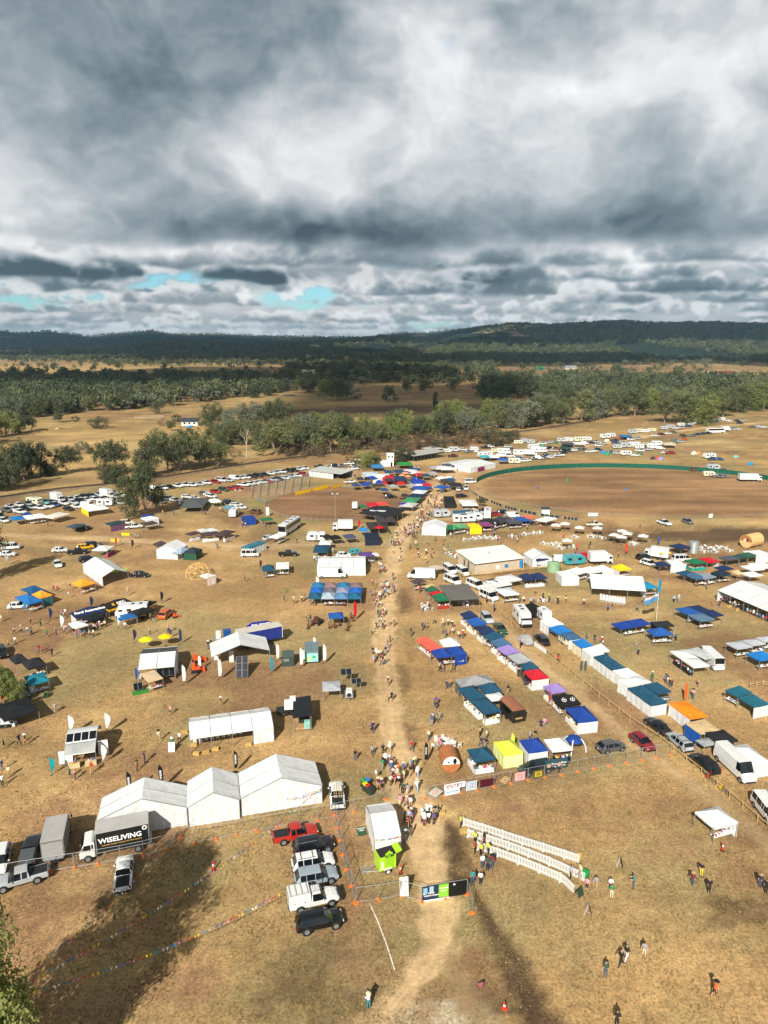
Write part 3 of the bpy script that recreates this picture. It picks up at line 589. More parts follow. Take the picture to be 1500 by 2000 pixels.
mid = between([(540,750),(700,752),(960,752)], [(540,734),(700,738),(960,734)],170,5,560,960) + between([(0,748),(560,748)], [(0,738),(560,736)],260,15,-100,560) + between([(960,750),(1250,742),(1500,752)], [(960,737),(1250,738),(1500,744)],260,16,960,1560)
wood('valley_forest', 'dark tree belts across the middle of the valley', mid, 9,17)
band = between([(0,708),(600,710),(900,716),(1500,712)], [(0,699),(1500,699)],1500,6,-150,1650) + between([(0,700),(1500,700)], [(0,688),(1500,688)],2600,7,-150,1650) + between([(230,716),(560,716)], [(230,711),(560,711)],120,8,180,560) + between([(560,735),(960,732)], [(560,713),(960,714)],420,9,560,960)
band += between([(1160,732),(1400,732)], [(1160,727),(1400,728)],16,18,1150,1400) + between([(900,728),(1500,730)], [(900,714),(1500,714)],26,19,900,1500) + between([(0,732),(560,732)], [(0,714),(560,714)],24,20,0,560)
wood('far_forest', 'far bushland at the foot of the hills', band, 9,18)
hp = []
for rows_, n, sd in ((HILL_R, 15000,1),(HILL_M, 5000,2),(HILL_L, 5500,3),(HILL_F, 4000,4)):
 g = np.random.default_rng(sd); A = np.array(rows_); j = g.integers(0,21, n); i = g.integers(0,199, n); t = g.random((n, 1)); q = A[j, i] * (1 - t) + A[j + 1, i + 1] * t
 hp += [Vector(p) for p in q[fbm(q[:, 0] / 480, q[:, 1] / 1400,77,3) < .66]]
wood('hill_forest', 'dark bushland covering the far hills', hp, 14,26)
sc = between([(500,900),(700,890),(900,872),(1000,862)], [(500,886),(700,866),(900,852),(1000,846)],170,30,560,1010)
SCR = bpy.data.collections.new('scrub_kinds')
for i in range(3):
 c, C = crown_mesh('crown', LEAF['brown'],300 + i, 40,30,.035, shape='ball', width=.55, low=.02); SCR.objects.link(bpy.data.objects.new('scrub', c))
_f = FARC; FARC = SCR
wood('railway_scrub', 'reddish brown leafless scrub along the railway', sc, 2.5,5.5); FARC = _f
for (x, y, yt) in [(835,884,858),(970,868,838),(690,905,886),(860,878,860),(930,866,848),(1000,862,842)]:
 o = tree(x, y, yt, 'shrub', 'of brown bare twigs beside the railway', 1.3); list(o.children)[1].data = TREES[('shrub', 1)][1]
TUF = bpy.data.collections.new('tuft_kinds')
def tuft(c, sd):
 g = random.Random(sd); mb = MB()
 for i in range(9):
  a = g.uniform(0,6.28); r = g.uniform(.05,.5); b = Vector((r * .5 * math.cos(a), r * .5 * math.sin(a),0)); d = Vector((math.cos(a + 1.6), math.sin(a + 1.6),0)) * .09; mb.poly([b - d, b + d, b + Vector((r * math.cos(a), r * math.sin(a), g.uniform(.35,1.0)))])
 TUF.objects.link(bpy.data.objects.new('tuft', mb.mesh('tuft', mat(c, .9,0,.3,6,0, 'dry_blades', spec=.1))))
for i, c in enumerate([(.34,.24,.10),(.24,.19,.085),(.17,.14,.06),(.40,.29,.13),(.12,.12,.045)]): tuft(c, i)
g = np.random.default_rng(8); n = 60000; yy = 40 + 75 * g.random(n) ** 1.2; xx = (g.random(n) - .5) * 2 * yy * .72; kp = (fbm(xx / 2.6, yy / 2.6,71,4) + .25 * g.random(n) > .66) & (seg_dist(xx, yy, MAIN_ROAD[0], MAIN_ROAD[1]) > 1.15)
FARC = TUF; forest('grass', 'dry grass tufts scattered over the near paddock', [(x, y, 0) for x, y in zip(xx[kp], yy[kp])], [float(v) for v in g.uniform(.10,.26, int(kp.sum()))]); FARC = _f
# BUILDERS: SHELTERS
COLN = {}
def frame_of(A, B, C, z):
 a, b, c = P(*A, z), P(*B, z), P(*C, z)
 t2 = heading(b, c); t1 = heading(b, a) - PI / 2; d = (t1 - t2 + PI) % (2 * PI) - PI; rz = t2 + d / 2
 if abs(d) > .35: rz = t2 if (c - b).length > (a - b).length else t1
 dx, dy = (c - b).length, (a - b).length
 m = Vector((math.cos(rz), math.sin(rz),0)) * (dx / 2) + Vector((-math.sin(rz), math.cos(rz),0)) * (dy / 2)
 return Vector((b.x + m.x, b.y + m.y, 0)), dx, dy, rz
def canopy(mb, x0, x1, y0, y1, z, rise, val=.24, mi=0, sag=.05):
 cx, cy = (x0 + x1) / 2,(y0 + y1) / 2; ring = []; K = (0,.3,.6,.85,1.0)
 def pts(t):
  hx, hy = (x1 - x0) / 2 * (1 - t),(y1 - y0) / 2 * (1 - t); zz = z + rise * (t ** 1.12); s = sag * (1 - t)
  return [(cx - hx, cy - hy, zz),(cx, cy - hy, zz - s),(cx + hx, cy - hy, zz),(cx + hx, cy, zz - s),(cx + hx, cy + hy, zz),(cx, cy + hy, zz - s),(cx - hx, cy + hy, zz),(cx - hx, cy, zz - s)]
 R_ = [[(p[0], p[1], p[2] - val) for p in pts(0)]] + [pts(t) for t in K[:-1]]
 vs = [p for r in R_ for p in r] + [(cx, cy, z + rise)]; fs = []
 for k in range(len(R_) - 1): fs += [(k * 8 + i, k * 8 + (i + 1) % 8,(k + 1) * 8 + (i + 1) % 8,(k + 1) * 8 + i) for i in range(8)]
 k = len(R_) - 1; fs += [(k * 8 + i, k * 8 + (i + 1) % 8, len(vs) - 1) for i in range(8)]
 mb.add(vs, fs, mi)
def rumple(o_or_pts, n=6): pass
def wallmesh(a, b, z0, z1, n=7, amp=.035):
 a, b = Vector(a), Vector(b); d = (b - a); nr = Vector((-d.y, d.x, 0)).normalized(); mb = MB(); g = random.Random(int(a.x * 91 + b.y * 57) & 0xffff); vs = []
 ph = g.uniform(0,6)
 for i in range(n + 1):
  t = i / n; p = a + d * t
  for z, k in ((z1,.15),((z0 + z1) / 2,.8),(z0,1.0)):
   q = p + nr * (amp * k * math.sin(t * n * 2.1 + ph) + g.uniform(-.01,.01)); vs.append((q.x, q.y, z))
 fs = [(i * 3 + j, i * 3 + j + 1,(i + 1) * 3 + j + 1,(i + 1) * 3 + j) for i in range(n) for j in range(2)]
 mb.add(vs, fs); return mb
def goods(tb, rz, loc, L, W, zt, seed, cols=None):
 g = random.Random(seed); mb = {}
 for i in range(int(6 + L * 3)):
  c = g.choice(cols or ['e8e4da', 'c0392b', '2f6f9f', 'd9b44a', '3c7a4a', 'f0ece4', '7a4a2a', 'b98ac0', 'ffffff', '2b2b33'])
  h = g.uniform(.06,.3); mb.setdefault(c, MB()).box((g.uniform(-L / 2 + .12, L / 2 - .12), g.uniform(-W / 2 + .1, W / 2 - .1), zt + h / 2 + .003),(g.uniform(.1,.32), g.uniform(.1,.26), h), g.uniform(0,3))
 for c, m in mb.items(): stuff(m.obj('wares', mat(c, .6,0,.15,3,0, 'wares'), tb))
TBL = {}
def table(loc, rz, label, L=1.8, W=.75, cloth_c=None, seed=1, wares=True, skirt=True):
 t = thing('trestle_table', label, 'table', loc, rz, 'stall tables')
 k = (round(L, 1), cloth_c, skirt)
 if k not in TBL:
  TBL[k] = (MB().box((0,0,.72),(L, W, .04)).mesh('table_top', WHITEPL), MB().bar((-L / 2 + .15,0,0),(-L / 2 + .15,0,.7),.03).box((-L / 2 + .15,0,.03),(.05, W * .8,.05)).mesh('leg', STEEL), MB().box((0,0,.41),(L + .05, W + .05,.70), taper=(.97,.95)).mesh('table_cloth', cloth(cloth_c)) if cloth_c else None)
 a, b, c = TBL[k]; link('table_top', a, t); link('leg', b, t); link('leg', b, t, rz=PI)
 if c: link('table_cloth', c, t)
 if wares: goods(t, rz, loc, L, W, .77, seed)
 return t
def gazebo(col, A, B, C, where, eave=2.15, rise=1.0, walls='', wcol='d2d5d6', n=(1,1), name='gazebo', desc=None, tables='', tcol=None, val=.24, legs=True, frame=GALV, cols=None, group='stall gazebos', wz0=.03):
 ctr, dx, dy, rz = frame_of(A, B, C, eave)
 t = thing(name, (desc or (COLN.get(col, '') + ' gazebo')) + ' ' + where, 'gazebo', ctr, rz, group)
 X, Y = dx / 2, dy / 2; nx, ny = n; k = 0
 for i in range(nx):
  for j in range(ny):
   mb = MB(); e = .03
   canopy(mb, -X + dx * i / nx + (e if i else 0),-X + dx * (i + 1) / nx - (e if i < nx - 1 else 0),-Y + dy * j / ny + (e if j else 0),-Y + dy * (j + 1) / ny - (e if j < ny - 1 else 0), eave, rise, val)
   mb.obj('canopy', cloth((cols or [col])[k % len(cols or [col])]), t); k += 1
 if legs:
  for i in range(nx + 1):
   for j in range(ny + 1):
    if 0 < i < nx and 0 < j < ny: continue
    x, y = -X + .06 + (dx - .12) * i / nx, -Y + .06 + (dy - .12) * j / ny
    MB().box((x, y, eave / 2),(.06,.06, eave - .05)).obj('leg', frame, t)
 S_ = {'R': ((-X, -Y + .02),(X, -Y + .02)), 'L': ((-X + .02, Y),(-X + .02,-Y)), 'l': ((X - .02,-Y),(X - .02, Y)), 'r': ((X, Y - .02),(-X, Y - .02))}
 for s in walls:
  a, b = S_[s]; wallmesh((*a, 0),(*b, 0), wz0, eave - val + .02, max(6, int(max(dx, dy) * 2.5))).obj('wall', pvc(wcol), t)
 R2 = Matrix.Rotation(rz, 3, 'Z')
 for q, s in enumerate(tables):
  if s == 'R': off, r, L = Vector((0,-Y + .45,0)),0, min(dx - .4,4.8)
  elif s == 'L': off, r, L = Vector((-X + .45,0,0)), PI / 2, min(dy - .4,4.8)
  elif s == 'r': off, r, L = Vector((0, Y - .5,0)),0, min(dx - .4,4.8)
  elif s == 'l': off, r, L = Vector((X - .5,0,0)), PI / 2, min(dy - .4,4.8)
  else: off, r, L = Vector((0,0,0)),0, min(dx - .6,3)
  side = {'R': 'front', 'L': 'side', 'r': 'back', 'l': 'far side'}.get(s, 'middle')
  table(ctr + R2 @ off, rz + r, f'laid table along the {side} of the {desc or COLN.get(col, "") + " gazebo"}', max(1.2, L),.75, tcol, int(ctr.x * 7 + ctr.y) + q)
 return t
def marquee(A, B, C, label, eave=2.4, rise=1.6, ridge='x', bays=3, walls='LRlr', col='d6d9d9', open_bays=(), name='marquee', group='white marquees', over=.12, ground=.02, rib=True, skip=''):
 ctr, dx, dy, rz = frame_of(A, B, C, eave)
 if ridge == 'y': dx, dy, rz = dy, dx, rz + PI / 2      # turn so that the ridge is local x; side names then turn too
 t = thing(name, label, 'marquee', ctr, rz, group)
 X, Y = dx / 2, dy / 2; m = pvc(col)
 for i in range(bays):
  x0, x1 = -X + dx * i / bays + .02,-X + dx * (i + 1) / bays - .02
  for s in (-1,1):
   sg = 4; vs = []
   for a in range(sg + 1):
    f = a / sg; yy = s * (Y + over) * (1 - f); z = eave - .1 + (rise + .1) * f
    for b in range(4): vs.append((x0 + (x1 - x0) * b / 3, yy, z - .045 * math.sin(PI * f) * (1 if 0 < b < 3 else 0)))
   fs = [(a * 4 + b, a * 4 + b + 1,(a + 1) * 4 + b + 1,(a + 1) * 4 + b) for a in range(sg) for b in range(3)]
   MBx = MB(); MBx.add(vs, fs); MBx.obj('roof_panel', m, t)
 for i in range(bays + 1):
  x = -X + dx * i / bays; mb = MB();
  for s in (-1,1): mb.bar((x, s * Y, 0),(x, s * Y, eave),.05, n=4).bar((x, s * Y, eave - .02),(x, 0, eave + rise - .02),.05, n=4)
  mb.obj('frame_arch', GALV, t)
 for s, side in ((-1, 'R'),(1, 'r')):
  if side not in walls: continue
  for i in range(bays):
   if (side, i) in open_bays: continue
   a, b = (-X + dx * i / bays, s * Y, 0),(-X + dx * (i + 1) / bays, s * Y, 0); wallmesh(a, b, ground, eave - .02,8,.05).obj('wall_panel', m, t)
 for s, side in ((-1, 'L'),(1, 'l')):
  if side not in walls: continue
  nn = max(2, round(dy / 3))
  for k in range(nn):
   y0, y1 = -Y + dy * k / nn, -Y + dy * (k + 1) / nn
   if (side, k) in open_bays: continue
   mb = wallmesh((s * X, y0,0),(s * X, y1,0), ground, 1.0,8,.05)
   vs = list(mb.v)
   for q in range(0, len(vs),3):
    p = vs[q]; vs[q] = (p[0], p[1], eave + rise * (1 - abs(p[1]) / Y) - .03); r2 = vs[q + 1]; vs[q + 1] = (r2[0], r2[1],1.3)
   mb.v = vs; mb.obj('wall_panel', m, t)
 return t, ctr, dx, dy, rz
def sunshade(x, y, z, r, col, where, desc='square white market umbrella', sides=4, table_=True):
 p = P(x, y); t = thing('market_umbrella', f'{desc} {where}', 'umbrella', p, random.uniform(.2,.6), 'market umbrellas')
 mb = MB(); n = sides * 2; vs = []
 for k in (0,.5,1):
  for i in range(n):
   a = 2 * PI * i / n; q = (1.0 if i % 2 == 0 else (.72 if sides == 4 else .95)) * r * (1 - k * .98); vs.append((q * math.cos(a), q * math.sin(a), z + .62 * k ** .9))
 mb.add(vs, [(k * n + i, k * n + (i + 1) % n, (k + 1) * n + (i + 1) % n, (k + 1) * n + i) for k in range(2) for i in range(n)]); mb.obj('canopy', cloth(col), t)
 MB().bar((0,0,0),(0,0, z + .7),.03).obj('pole', GALV, t); MB().lathe([(0.001,0),(.3,0),(.3,.06),(.001,.1)],10).obj('base', PLASTIC, t); return t
def text(s, size, parent, loc, rot, m, ext=.004, sx=1.0):
 cu = bpy.data.curves.new('lettering', 'FONT'); cu.body = s; cu.size = size; cu.extrude = ext; cu.align_x = 'CENTER'; cu.align_y = 'CENTER'; cu.materials.append(m); cu.resolution_u = 2; cu.offset = size * .022
 tmp = bpy.data.objects.new('lettering', cu); me = bpy.data.meshes.new_from_object(tmp); bpy.data.objects.remove(tmp)
 o = link('lettering', me, parent); o.location = loc; o.rotation_euler = rot; o.scale.x = sx; return o
def banner(x, y, h, col, label, kind='feather', rz=0.3, txt=None, tcol='f2f2f2', lean=0.0):
 t = thing('feather_flag', label, 'flag', P(x, y), rz, 'feather and teardrop flags')
 w_ = h * (.22 if kind == 'tear' else .155); n = 12; L = []; Rr = []
 for i in range(n + 1):
  f = i / n; z = h * (.12 + .88 * f) if kind == 'tear' else h * (.18 + .82 * f)
  if kind == 'tear': a = 0.0; b = w_ * math.sin(PI * min(1, f ** 1.4)) ** .8 if f < 1 else 0; b = w_ * (math.sin(PI * f ** 1.5) ** .7 if 0 < f < 1 else 0); a = -.12 * b
  else: a = .0 + .22 * w_ * max(0, f - .75) ** 1.5 * 8; b = w_ * (1 - max(0,(f - .72) / .28) ** 2.2) * (0.75 + .25 * min(1, f * 4)); b = max(a + .02, b)
  L.append((a, 0, z)); Rr.append((b, 0, z))
 mb = MB(); vs = []
 for p, q in zip(L, Rr): vs += [(p[0],-.006, p[2]),(q[0],-.006 + .03 * math.sin(p[2] * 3), p[2]),(p[0],.006, p[2]),(q[0],.006 + .03 * math.sin(p[2] * 3), p[2])]
 fs = []
 for i in range(n): k = i * 4; fs += [(k, k + 1, k + 5, k + 4),(k + 3, k + 2, k + 6, k + 7),(k + 1, k + 3, k + 7, k + 5),(k + 2, k, k + 4, k + 6)]
 mb.add(vs, fs); mb.obj('flag_cloth', cloth(col), t)
 pl = MB(); pl.bar((0,0,0),(L[n // 2][0],0, L[n // 2][2]),.02,.015,5);
 for i in range(n // 2, n): pl.bar(L[i], L[i + 1],.014,.012,5)
 pl.obj('pole', STEEL, t); MB().box((0,0,.02),(.5,.06,.03)).box((0,0,.02),(.06,.5,.03)).obj('base', PLASTIC, t)
 if txt:
  text(txt, w_ * .62, t, (w_ * .45,-.03, h * .58),(PI / 2,-PI / 2,0), mat(tcol, .6,0,.05,3,0, 'print'),.003)
 return t
# BUILDERS: VEHICLES
SPEC = dict(   # xr, rear-glass base, roof rear, roof front, cowl, xf, belt, roof, bonnet, sill, half width, side glass spans
 suv=(-2.38,-2.26,-1.88,.42,1.18,2.36,1.02,1.64,1.00,.34,.95, [(-1.80,-1.20),(-1.14,-.24),(-.18,.48)]),
 hatch=(-2.12,-2.0,-1.5,.35,1.05,2.12,.95,1.50,.95,.26,.90, [(-1.4,-1.05),(-.98,-.18),(-.08,.42)]),
 sedan=(-2.4,-1.85,-1.15,.30,1.12,2.38,.93,1.46,.93,.25,.92, [(-1.05,-.95),(-.9,-.2),(-.1,.38)]),
 wagon=(-2.4,-2.3,-1.95,.35,1.15,2.38,.95,1.52,.95,.27,.92, [(-1.85,-1.15),(-1.05,-.25),(-.15,.42)]),
 ute=(-2.66,-.82,-.66,.62,1.28,2.66,1.10,1.80,1.12,.42,.94, [(-.60,-.08),(.02,.66)]),
 tray=(-2.66,-.42,-.30,.62,1.22,2.60,1.12,1.84,1.12,.45,.92, [(-.22,.62)]),
 van=(-2.45,-2.42,-2.34,1.35,1.95,2.42,1.25,2.02,1.18,.32,.93, [(.75,1.42)]),
 minibus=(-2.45,-2.42,-2.3,1.25,1.9,2.42,1.18,2.05,1.15,.32,.93, [(-2.15,-1.1),(-1.0,.1),(.2,.65),(.75,1.32)]),
 sprinter=(-3.45,-3.42,-3.36,1.95,2.72,3.45,1.45,2.66,1.30,.36,1.0, [(1.5,2.1)]))
def car_pieces(kind):
 xr, g0, g1, rf, cw, xf, belt, roof, bon, sill, W, wins = SPEC[kind]
 ute = kind in ('ute', 'tray'); vanny = kind in ('van', 'minibus', 'sprinter'); wr = W * (.90 if vanny else .74)
 st = [(xr - .02, sill + .2, belt * .72, belt * .78, W * .86, W * .76, ''),(xr + .05, sill + .03, belt * .86, belt * .92, W * .97, W * .86, '')]
 if ute: st += [(xr + .12, sill, belt - .1, belt - .02, W, W * .93, 'tray'),(g0 - .02, sill, belt - .1, belt - .02, W, W * .93, ''),(g0, sill, belt, belt + .03, W, W * .84, 'rw'),(g1, sill, belt, roof - .04, W, wr, '')]
 elif kind == 'sedan': st += [(xr + .2, sill, belt - .06, belt - .0, W, W * .84, ''),(g0, sill, belt, belt + .05, W, W * .80, 'rw'),(g1, sill, belt, roof - .02, W, wr, '')]
 else: st += [(g0, sill, belt, belt + .06, W, W * .84, 'rw'),(g1, sill, belt, roof - .06, W, wr, '')]
 last = g1 + .06; st.append((last, sill, belt, roof, W, wr, ''))
 for a, b in wins:
  if a > st[-1][0] + .01: st.append((a, sill, belt, roof, W, wr, 'side'))
  else: st[-1] = (*st[-1][:6], 'side')
  st.append((min(b, rf), sill, belt, roof - (.01 if b >= rf else 0), W, wr, ''))
 if st[-1][0] < rf: st.append((rf, sill, belt, roof - .01, W, wr, ''))
 st[-1] = (*st[-1][:6], 'ws')
 st += [(cw, sill, belt - .02, belt + .03, W, W * .84, ''),((cw + xf) / 2, sill, bon - .10, bon - .0, W * .985, W * .82, ''),(xf - .22, sill, bon - .2, bon - .10, W * .94, W * .76, ''),(xf - .04, sill + .05, bon - .34, bon - .26, W * .86, W * .66, ''),(xf, sill + .12, bon - .5, bon - .45, W * .76, W * .6, '')]
 body = MB(); glass = {}; tray = MB(); rings = []
 for (x, zb, be, tp, w_, r_, f) in st:
  hp = [(0, zb),(.84 * w_, zb),(w_, zb + .16),(w_ * 1.005, max(zb + .2, be - .14)),(w_ * .985, be),(r_, tp - .05),(r_ * .80, tp),(0, tp + .02)]
  rings.append([(x, y, z) for y, z in hp] + [(x, -y, z) for y, z in hp[-2:0:-1]])
 n = len(rings[0])
 for k in range(len(rings) - 1):
  f = st[k][6]
  for i in range(n):
   j = (i + 1) % n; q = [rings[k][i], rings[k + 1][i], rings[k + 1][j], rings[k][j]]; seg = i if i < 7 else 13 - i
   if f == 'side' and seg == 4: glass.setdefault(('side_window', k, i < 7), MB()).poly(q)
   elif f in ('ws', 'rw') and seg in (5,6): glass.setdefault(('windscreen' if f == 'ws' else 'rear_window', k, 0), MB()).poly(q)
   elif f == 'ws' and seg == 4: glass.setdefault(('quarter_window', k, i < 7), MB()).poly(q)
   elif f == 'tray' and seg in (6,): tray.poly(q)
   else: body.poly(q)
 body.poly(rings[0][::-1]); body.poly(rings[-1])
 rad = .42 if kind in ('ute', 'tray', 'suv') else (.36 if kind != 'sprinter' else .40)
 wx = [xr + (.95 if not ute else 1.15), xf - .88]
 lamps = {'headlight': [(xf - .12, s * W * .68, bon - .30) for s in (-1,1)], 'tail_light': [(xr + .03, s * W * .82, belt * .88) for s in (-1,1)]}
 return body, glass, tray, wx, rad, W, lamps, (xr, xf, roof, bon, belt, sill, wr, rf, g1, cw)
CARM = {}
LAMPW = mat('dfe6ea', .15,0,.05,3,0, 'headlamp', coat=.5); LAMPR = mat('8c1512', .2,0,.05,3,0, 'tail_lamp', coat=.5); COVER = mat('191b1e', .7,0,.2,2,.2, 'tonneau')
def wheel(mb_t, mb_r, x, y, r, wd=.24):
 for mb, rr_, hw in ((mb_t, r, wd / 2),(mb_r, r * .62, wd / 2 + .012)):
  mb.bar((x, y - hw, r),(x, y + hw, r), rr_, n=14)
def near_car(kind, col, at, to, label, rails=False, extra=None, z=0.0, plate=True):
 p = P(*at); q = P(*to); t = thing('parked_' + {'suv': 'car', 'hatch': 'car', 'sedan': 'car', 'wagon': 'car', 'ute': 'pickup', 'tray': 'pickup', 'van': 'van', 'minibus': 'van', 'sprinter': 'van'}[kind], label, {'ute': 'pickup', 'tray': 'pickup'}.get(kind, 'van' if kind in ('van', 'minibus', 'sprinter') else 'car'), p, heading(p, q), 'parked vehicles')
 k = ('n', kind)
 if k not in CARM:
  body, glass, tray, wx, rad, W, lamps, ex = car_pieces(kind)
  CARM[k] = (body.mesh('body', PLASTIC), [(n_[0], g_.mesh(n_[0], GLASS)) for n_, g_ in glass.items()], tray.mesh('tray_cover', COVER) if tray.f else None, wx, rad, W, lamps, ex)
  a, b = MB(), MB(); wheel(a, b, 0,0, rad); CARM[k] += ((a.mesh('tyre', RUBBER, True), b.mesh('rim', ALLOY)),)
 body, glass, tray, wx, rad, W, lamps, ex, wm = CARM[k]; xr, xf, roof, bon, belt, sill, wr, rf, g1, cw = ex; pm = paint(col)
 o = link('body', body, t); o.material_slots[0].link = 'OBJECT'; o.material_slots[0].material = pm
 md = o.modifiers.new('b', 'BEVEL'); md.width = .03; md.segments = 2; md.limit_method = 'ANGLE'; md.angle_limit = R(35)
 for n_, g_ in glass: link(n_, g_, t)
 if tray: link('tray_cover', tray, t)
 for x in wx:
  for s in (-1,1):
   wl = link('wheel', wm[0], t); wl.location = (x, s * (W - .10),0); link('rim', wm[1], wl)
   MB().bar((x, s * (W - .3), rad + .02),(x, s * (W + .006), rad + .02), rad + .07, n=16).obj('wheel_arch', PLASTIC, t)
 for n_, pts in lamps.items():
  for c in pts: MB().box(c, (.12 if n_ == 'headlight' else .07, W * .34,.14) if n_ == 'headlight' else (.08,.16,.3)).obj(n_, LAMPW if n_ == 'headlight' else LAMPR, t)
 for s in (-1,1): MB().box((cw - .35, s * (W + .08), belt + .04),(.1,.18,.13)).obj('wing_mirror', pm, t)
 MB().box((xf - .015,0, sill + .18),(.1, W * 1.5,.22)).obj('grille', PLASTIC, t); MB().box((xr - .02,0, sill + .17),(.1, W * 1.7,.2)).obj('rear_bumper', PLASTIC if kind != 'sprinter' else pm, t)
 if plate: MB().box((xr - .08,0, sill + .42),(.02,.38,.11)).obj('number_plate', WHITEPL, t)
 for s in (-1,1): MB().box((-.55, s * (W * 1.0 + .004), belt - .16),(.16,.03,.03)).obj('door_handle', PLASTIC, t)
 if rails:
  for s in (-1,1): MB().box(((g1 + rf) / 2, s * wr * .86, roof + .04),((rf - g1) * .85,.04,.05)).obj('roof_rail', ALLOY if rails == 1 else PLASTIC, t)
  if rails == 2:
   for x in (g1 + .5, rf - .5): MB().box((x, 0, roof + .085),(.06, wr * 1.9,.04)).obj('roof_bar', PLASTIC, t)
 if extra: extra(t, ex, W)
 return t
def far_mesh(kind):
 if ('f', kind) in CARM: return CARM['f', kind]
 mb = MB(); sl = [PLASTIC, GLASS, RUBBER, ALLOY, LAMPW, LAMPR]
 if kind == 'caravan':
  prof = [(-2.7,.5),(-2.8,1.2),(-2.6,2.5),(-2.2,2.62),(2.0,2.62),(2.55,2.35),(2.85,1.3),(2.6,.5)]
  vs = [(x, -1.15, z) for x, z in prof] + [(x, 1.15, z) for x, z in prof]; n = len(prof)
  mb.add(vs, [tuple(range(n)), tuple(range(2 * n - 1, n - 1,-1))] + [(i, n + i, n + (i + 1) % n, (i + 1) % n) for i in range(n)])
  for s in (-1,1):
   for x in (-1.6,1.2): mb.box((x, s * 1.16,1.75),(1.0,.04,.6), mi=1)
   mb.box((-.15, s * 1.16,1.4),(.6,.03,1.6), mi=3); mb.bar((-.5, s * 1.0,.34),(-.5, s * 1.14,.34),.34, n=10, mi=2); mb.bar((.35, s * 1.0,.34),(.35, s * 1.14,.34),.34, n=10, mi=2)
  mb.box((2.72,0,1.8),(.1,1.7,.6), mi=1); mb.box((0,0,.5),(5.2,2.1,.2), mi=3); mb.bar((2.5,.7,.5),(4.1,0,.5),.05, mi=3).bar((2.5,-.7,.5),(4.1,0,.5),.05, mi=3); mb.box((-.5,0,2.7),(.7,.7,.14), mi=3)
 elif kind == 'camper':
  mb.box((-.9,0,1.75),(5.0,2.3,2.5)); mb.box((1.9,0,2.55),(1.4,2.1,.85), taper=(.8,.95)); mb.box((2.3,0,1.15),(1.8,2.0,1.0)); mb.box((2.1,0,1.85),(.95,1.9,.55), mi=1, taper=(.6,.95)); mb.box((3.15,0,.8),(.3,1.95,.5), mi=2)
  for s in (-1,1):
   for x in (-2.3,.3): mb.box((x, s * 1.16,2.0),(.9,.03,.55), mi=1)
   for x in (-2.2,2.3): mb.bar((x, s * .8,.38),(x, s * 1.1,.38),.38, n=10, mi=2)
  for x in (-2.0,-.4): mb.box((x, 0,3.04),(.6,.7,.1), mi=1)
 elif kind in ('truck', 'bigtruck'):
  L = 4.6 if kind == 'truck' else 7.5; mb.box((-L / 2 + .6,0,2.1),(L, 2.3,2.4)); mb.box((1.45,0,1.4),(1.5,2.1,1.9), taper=(.8,.93)); mb.box((2.12,0,1.85),(.1,1.8,.7), mi=1)
  for s in (-1,1):
   mb.box((1.55, s * 1.03,1.8),(.8,.05,.6), mi=1)
   for x in (1.45,-L + 2.0,-L + 3.1): mb.bar((x, s * .8,.45),(x, s * 1.1,.45),.45, n=10, mi=2)
  mb.box((-L / 2 + 1,0,.7),(L + .8,.9,.25), mi=2)
 elif kind == 'bus':
  mb.box((0,0,2.0),(12.2,2.5,3.0), taper=(.995,.94)); mb.box((6.12,0,2.3),(.12,2.3,1.7), mi=1);
  for s in (-1,1):
   mb.box((-.3, s * 1.22,2.45),(11.2,.09,1.05), mi=1)
   for x in (4.2,-3.6,-4.9): mb.bar((x, s * 1.0,.5),(x, s * 1.28,.5),.5, n=12, mi=2)
  for x in (-4,-1,2.2): mb.box((x, 0,3.55),(1.5,1.3,.2), mi=3)
  for s in (-1,1): mb.box((6.2, s * .9,.9),(.08,.4,.2), mi=4)
 else:
  body, glass, tray, wx, rad, W, lamps, ex = car_pieces(kind); mb.add(body.v, body.f)
  for g_ in glass.values(): mb.add(g_.v, g_.f, 1)
  mb.add(tray.v, tray.f, 2)
  for x in wx:
   for s in (-1,1): mb.bar((x, s * (W - .2), rad),(x, s * (W + .02), rad), rad, n=10, mi=2); mb.bar((x, s * W, rad),(x, s * (W + .03), rad), rad * .6, n=8, mi=3)
  for n_, pts in lamps.items():
   for c in pts: mb.box(c, (.1,.3,.16), mi=4 if n_ == 'headlight' else 5)
 me = mb.mesh(kind, sl); CARM['f', kind] = me; return me
NAMES = {'suv': 'four-wheel drive', 'hatch': 'hatchback', 'sedan': 'sedan', 'wagon': 'station wagon', 'ute': 'dual-cab pickup', 'tray': 'tray-back pickup', 'van': 'delivery van', 'minibus': 'windowed minibus', 'sprinter': 'tall panel van', 'caravan': 'caravan', 'camper': 'motorhome', 'truck': 'box truck', 'bigtruck': 'long box truck', 'bus': 'coach'}
CATS = {'ute': 'pickup', 'tray': 'pickup', 'van': 'van', 'minibus': 'van', 'sprinter': 'van', 'caravan': 'caravan', 'camper': 'motorhome', 'truck': 'truck', 'bigtruck': 'truck', 'bus': 'bus'}
PAINTS = {'white': 'd0d2d2', 'silver': 'a9afb4', 'grey': '5b6166', 'black': '15171a', 'red': '9c1f1f', 'blue': '24456e', 'cream': 'd8cfb4', 'green': '2e4a38', 'orange': 'c65a1e', 'teal': '2a8d96', 'dark blue': '172840', 'maroon': '5a1a1e', 'brown': '6b4a30', 'yellow': 'd9a521'}
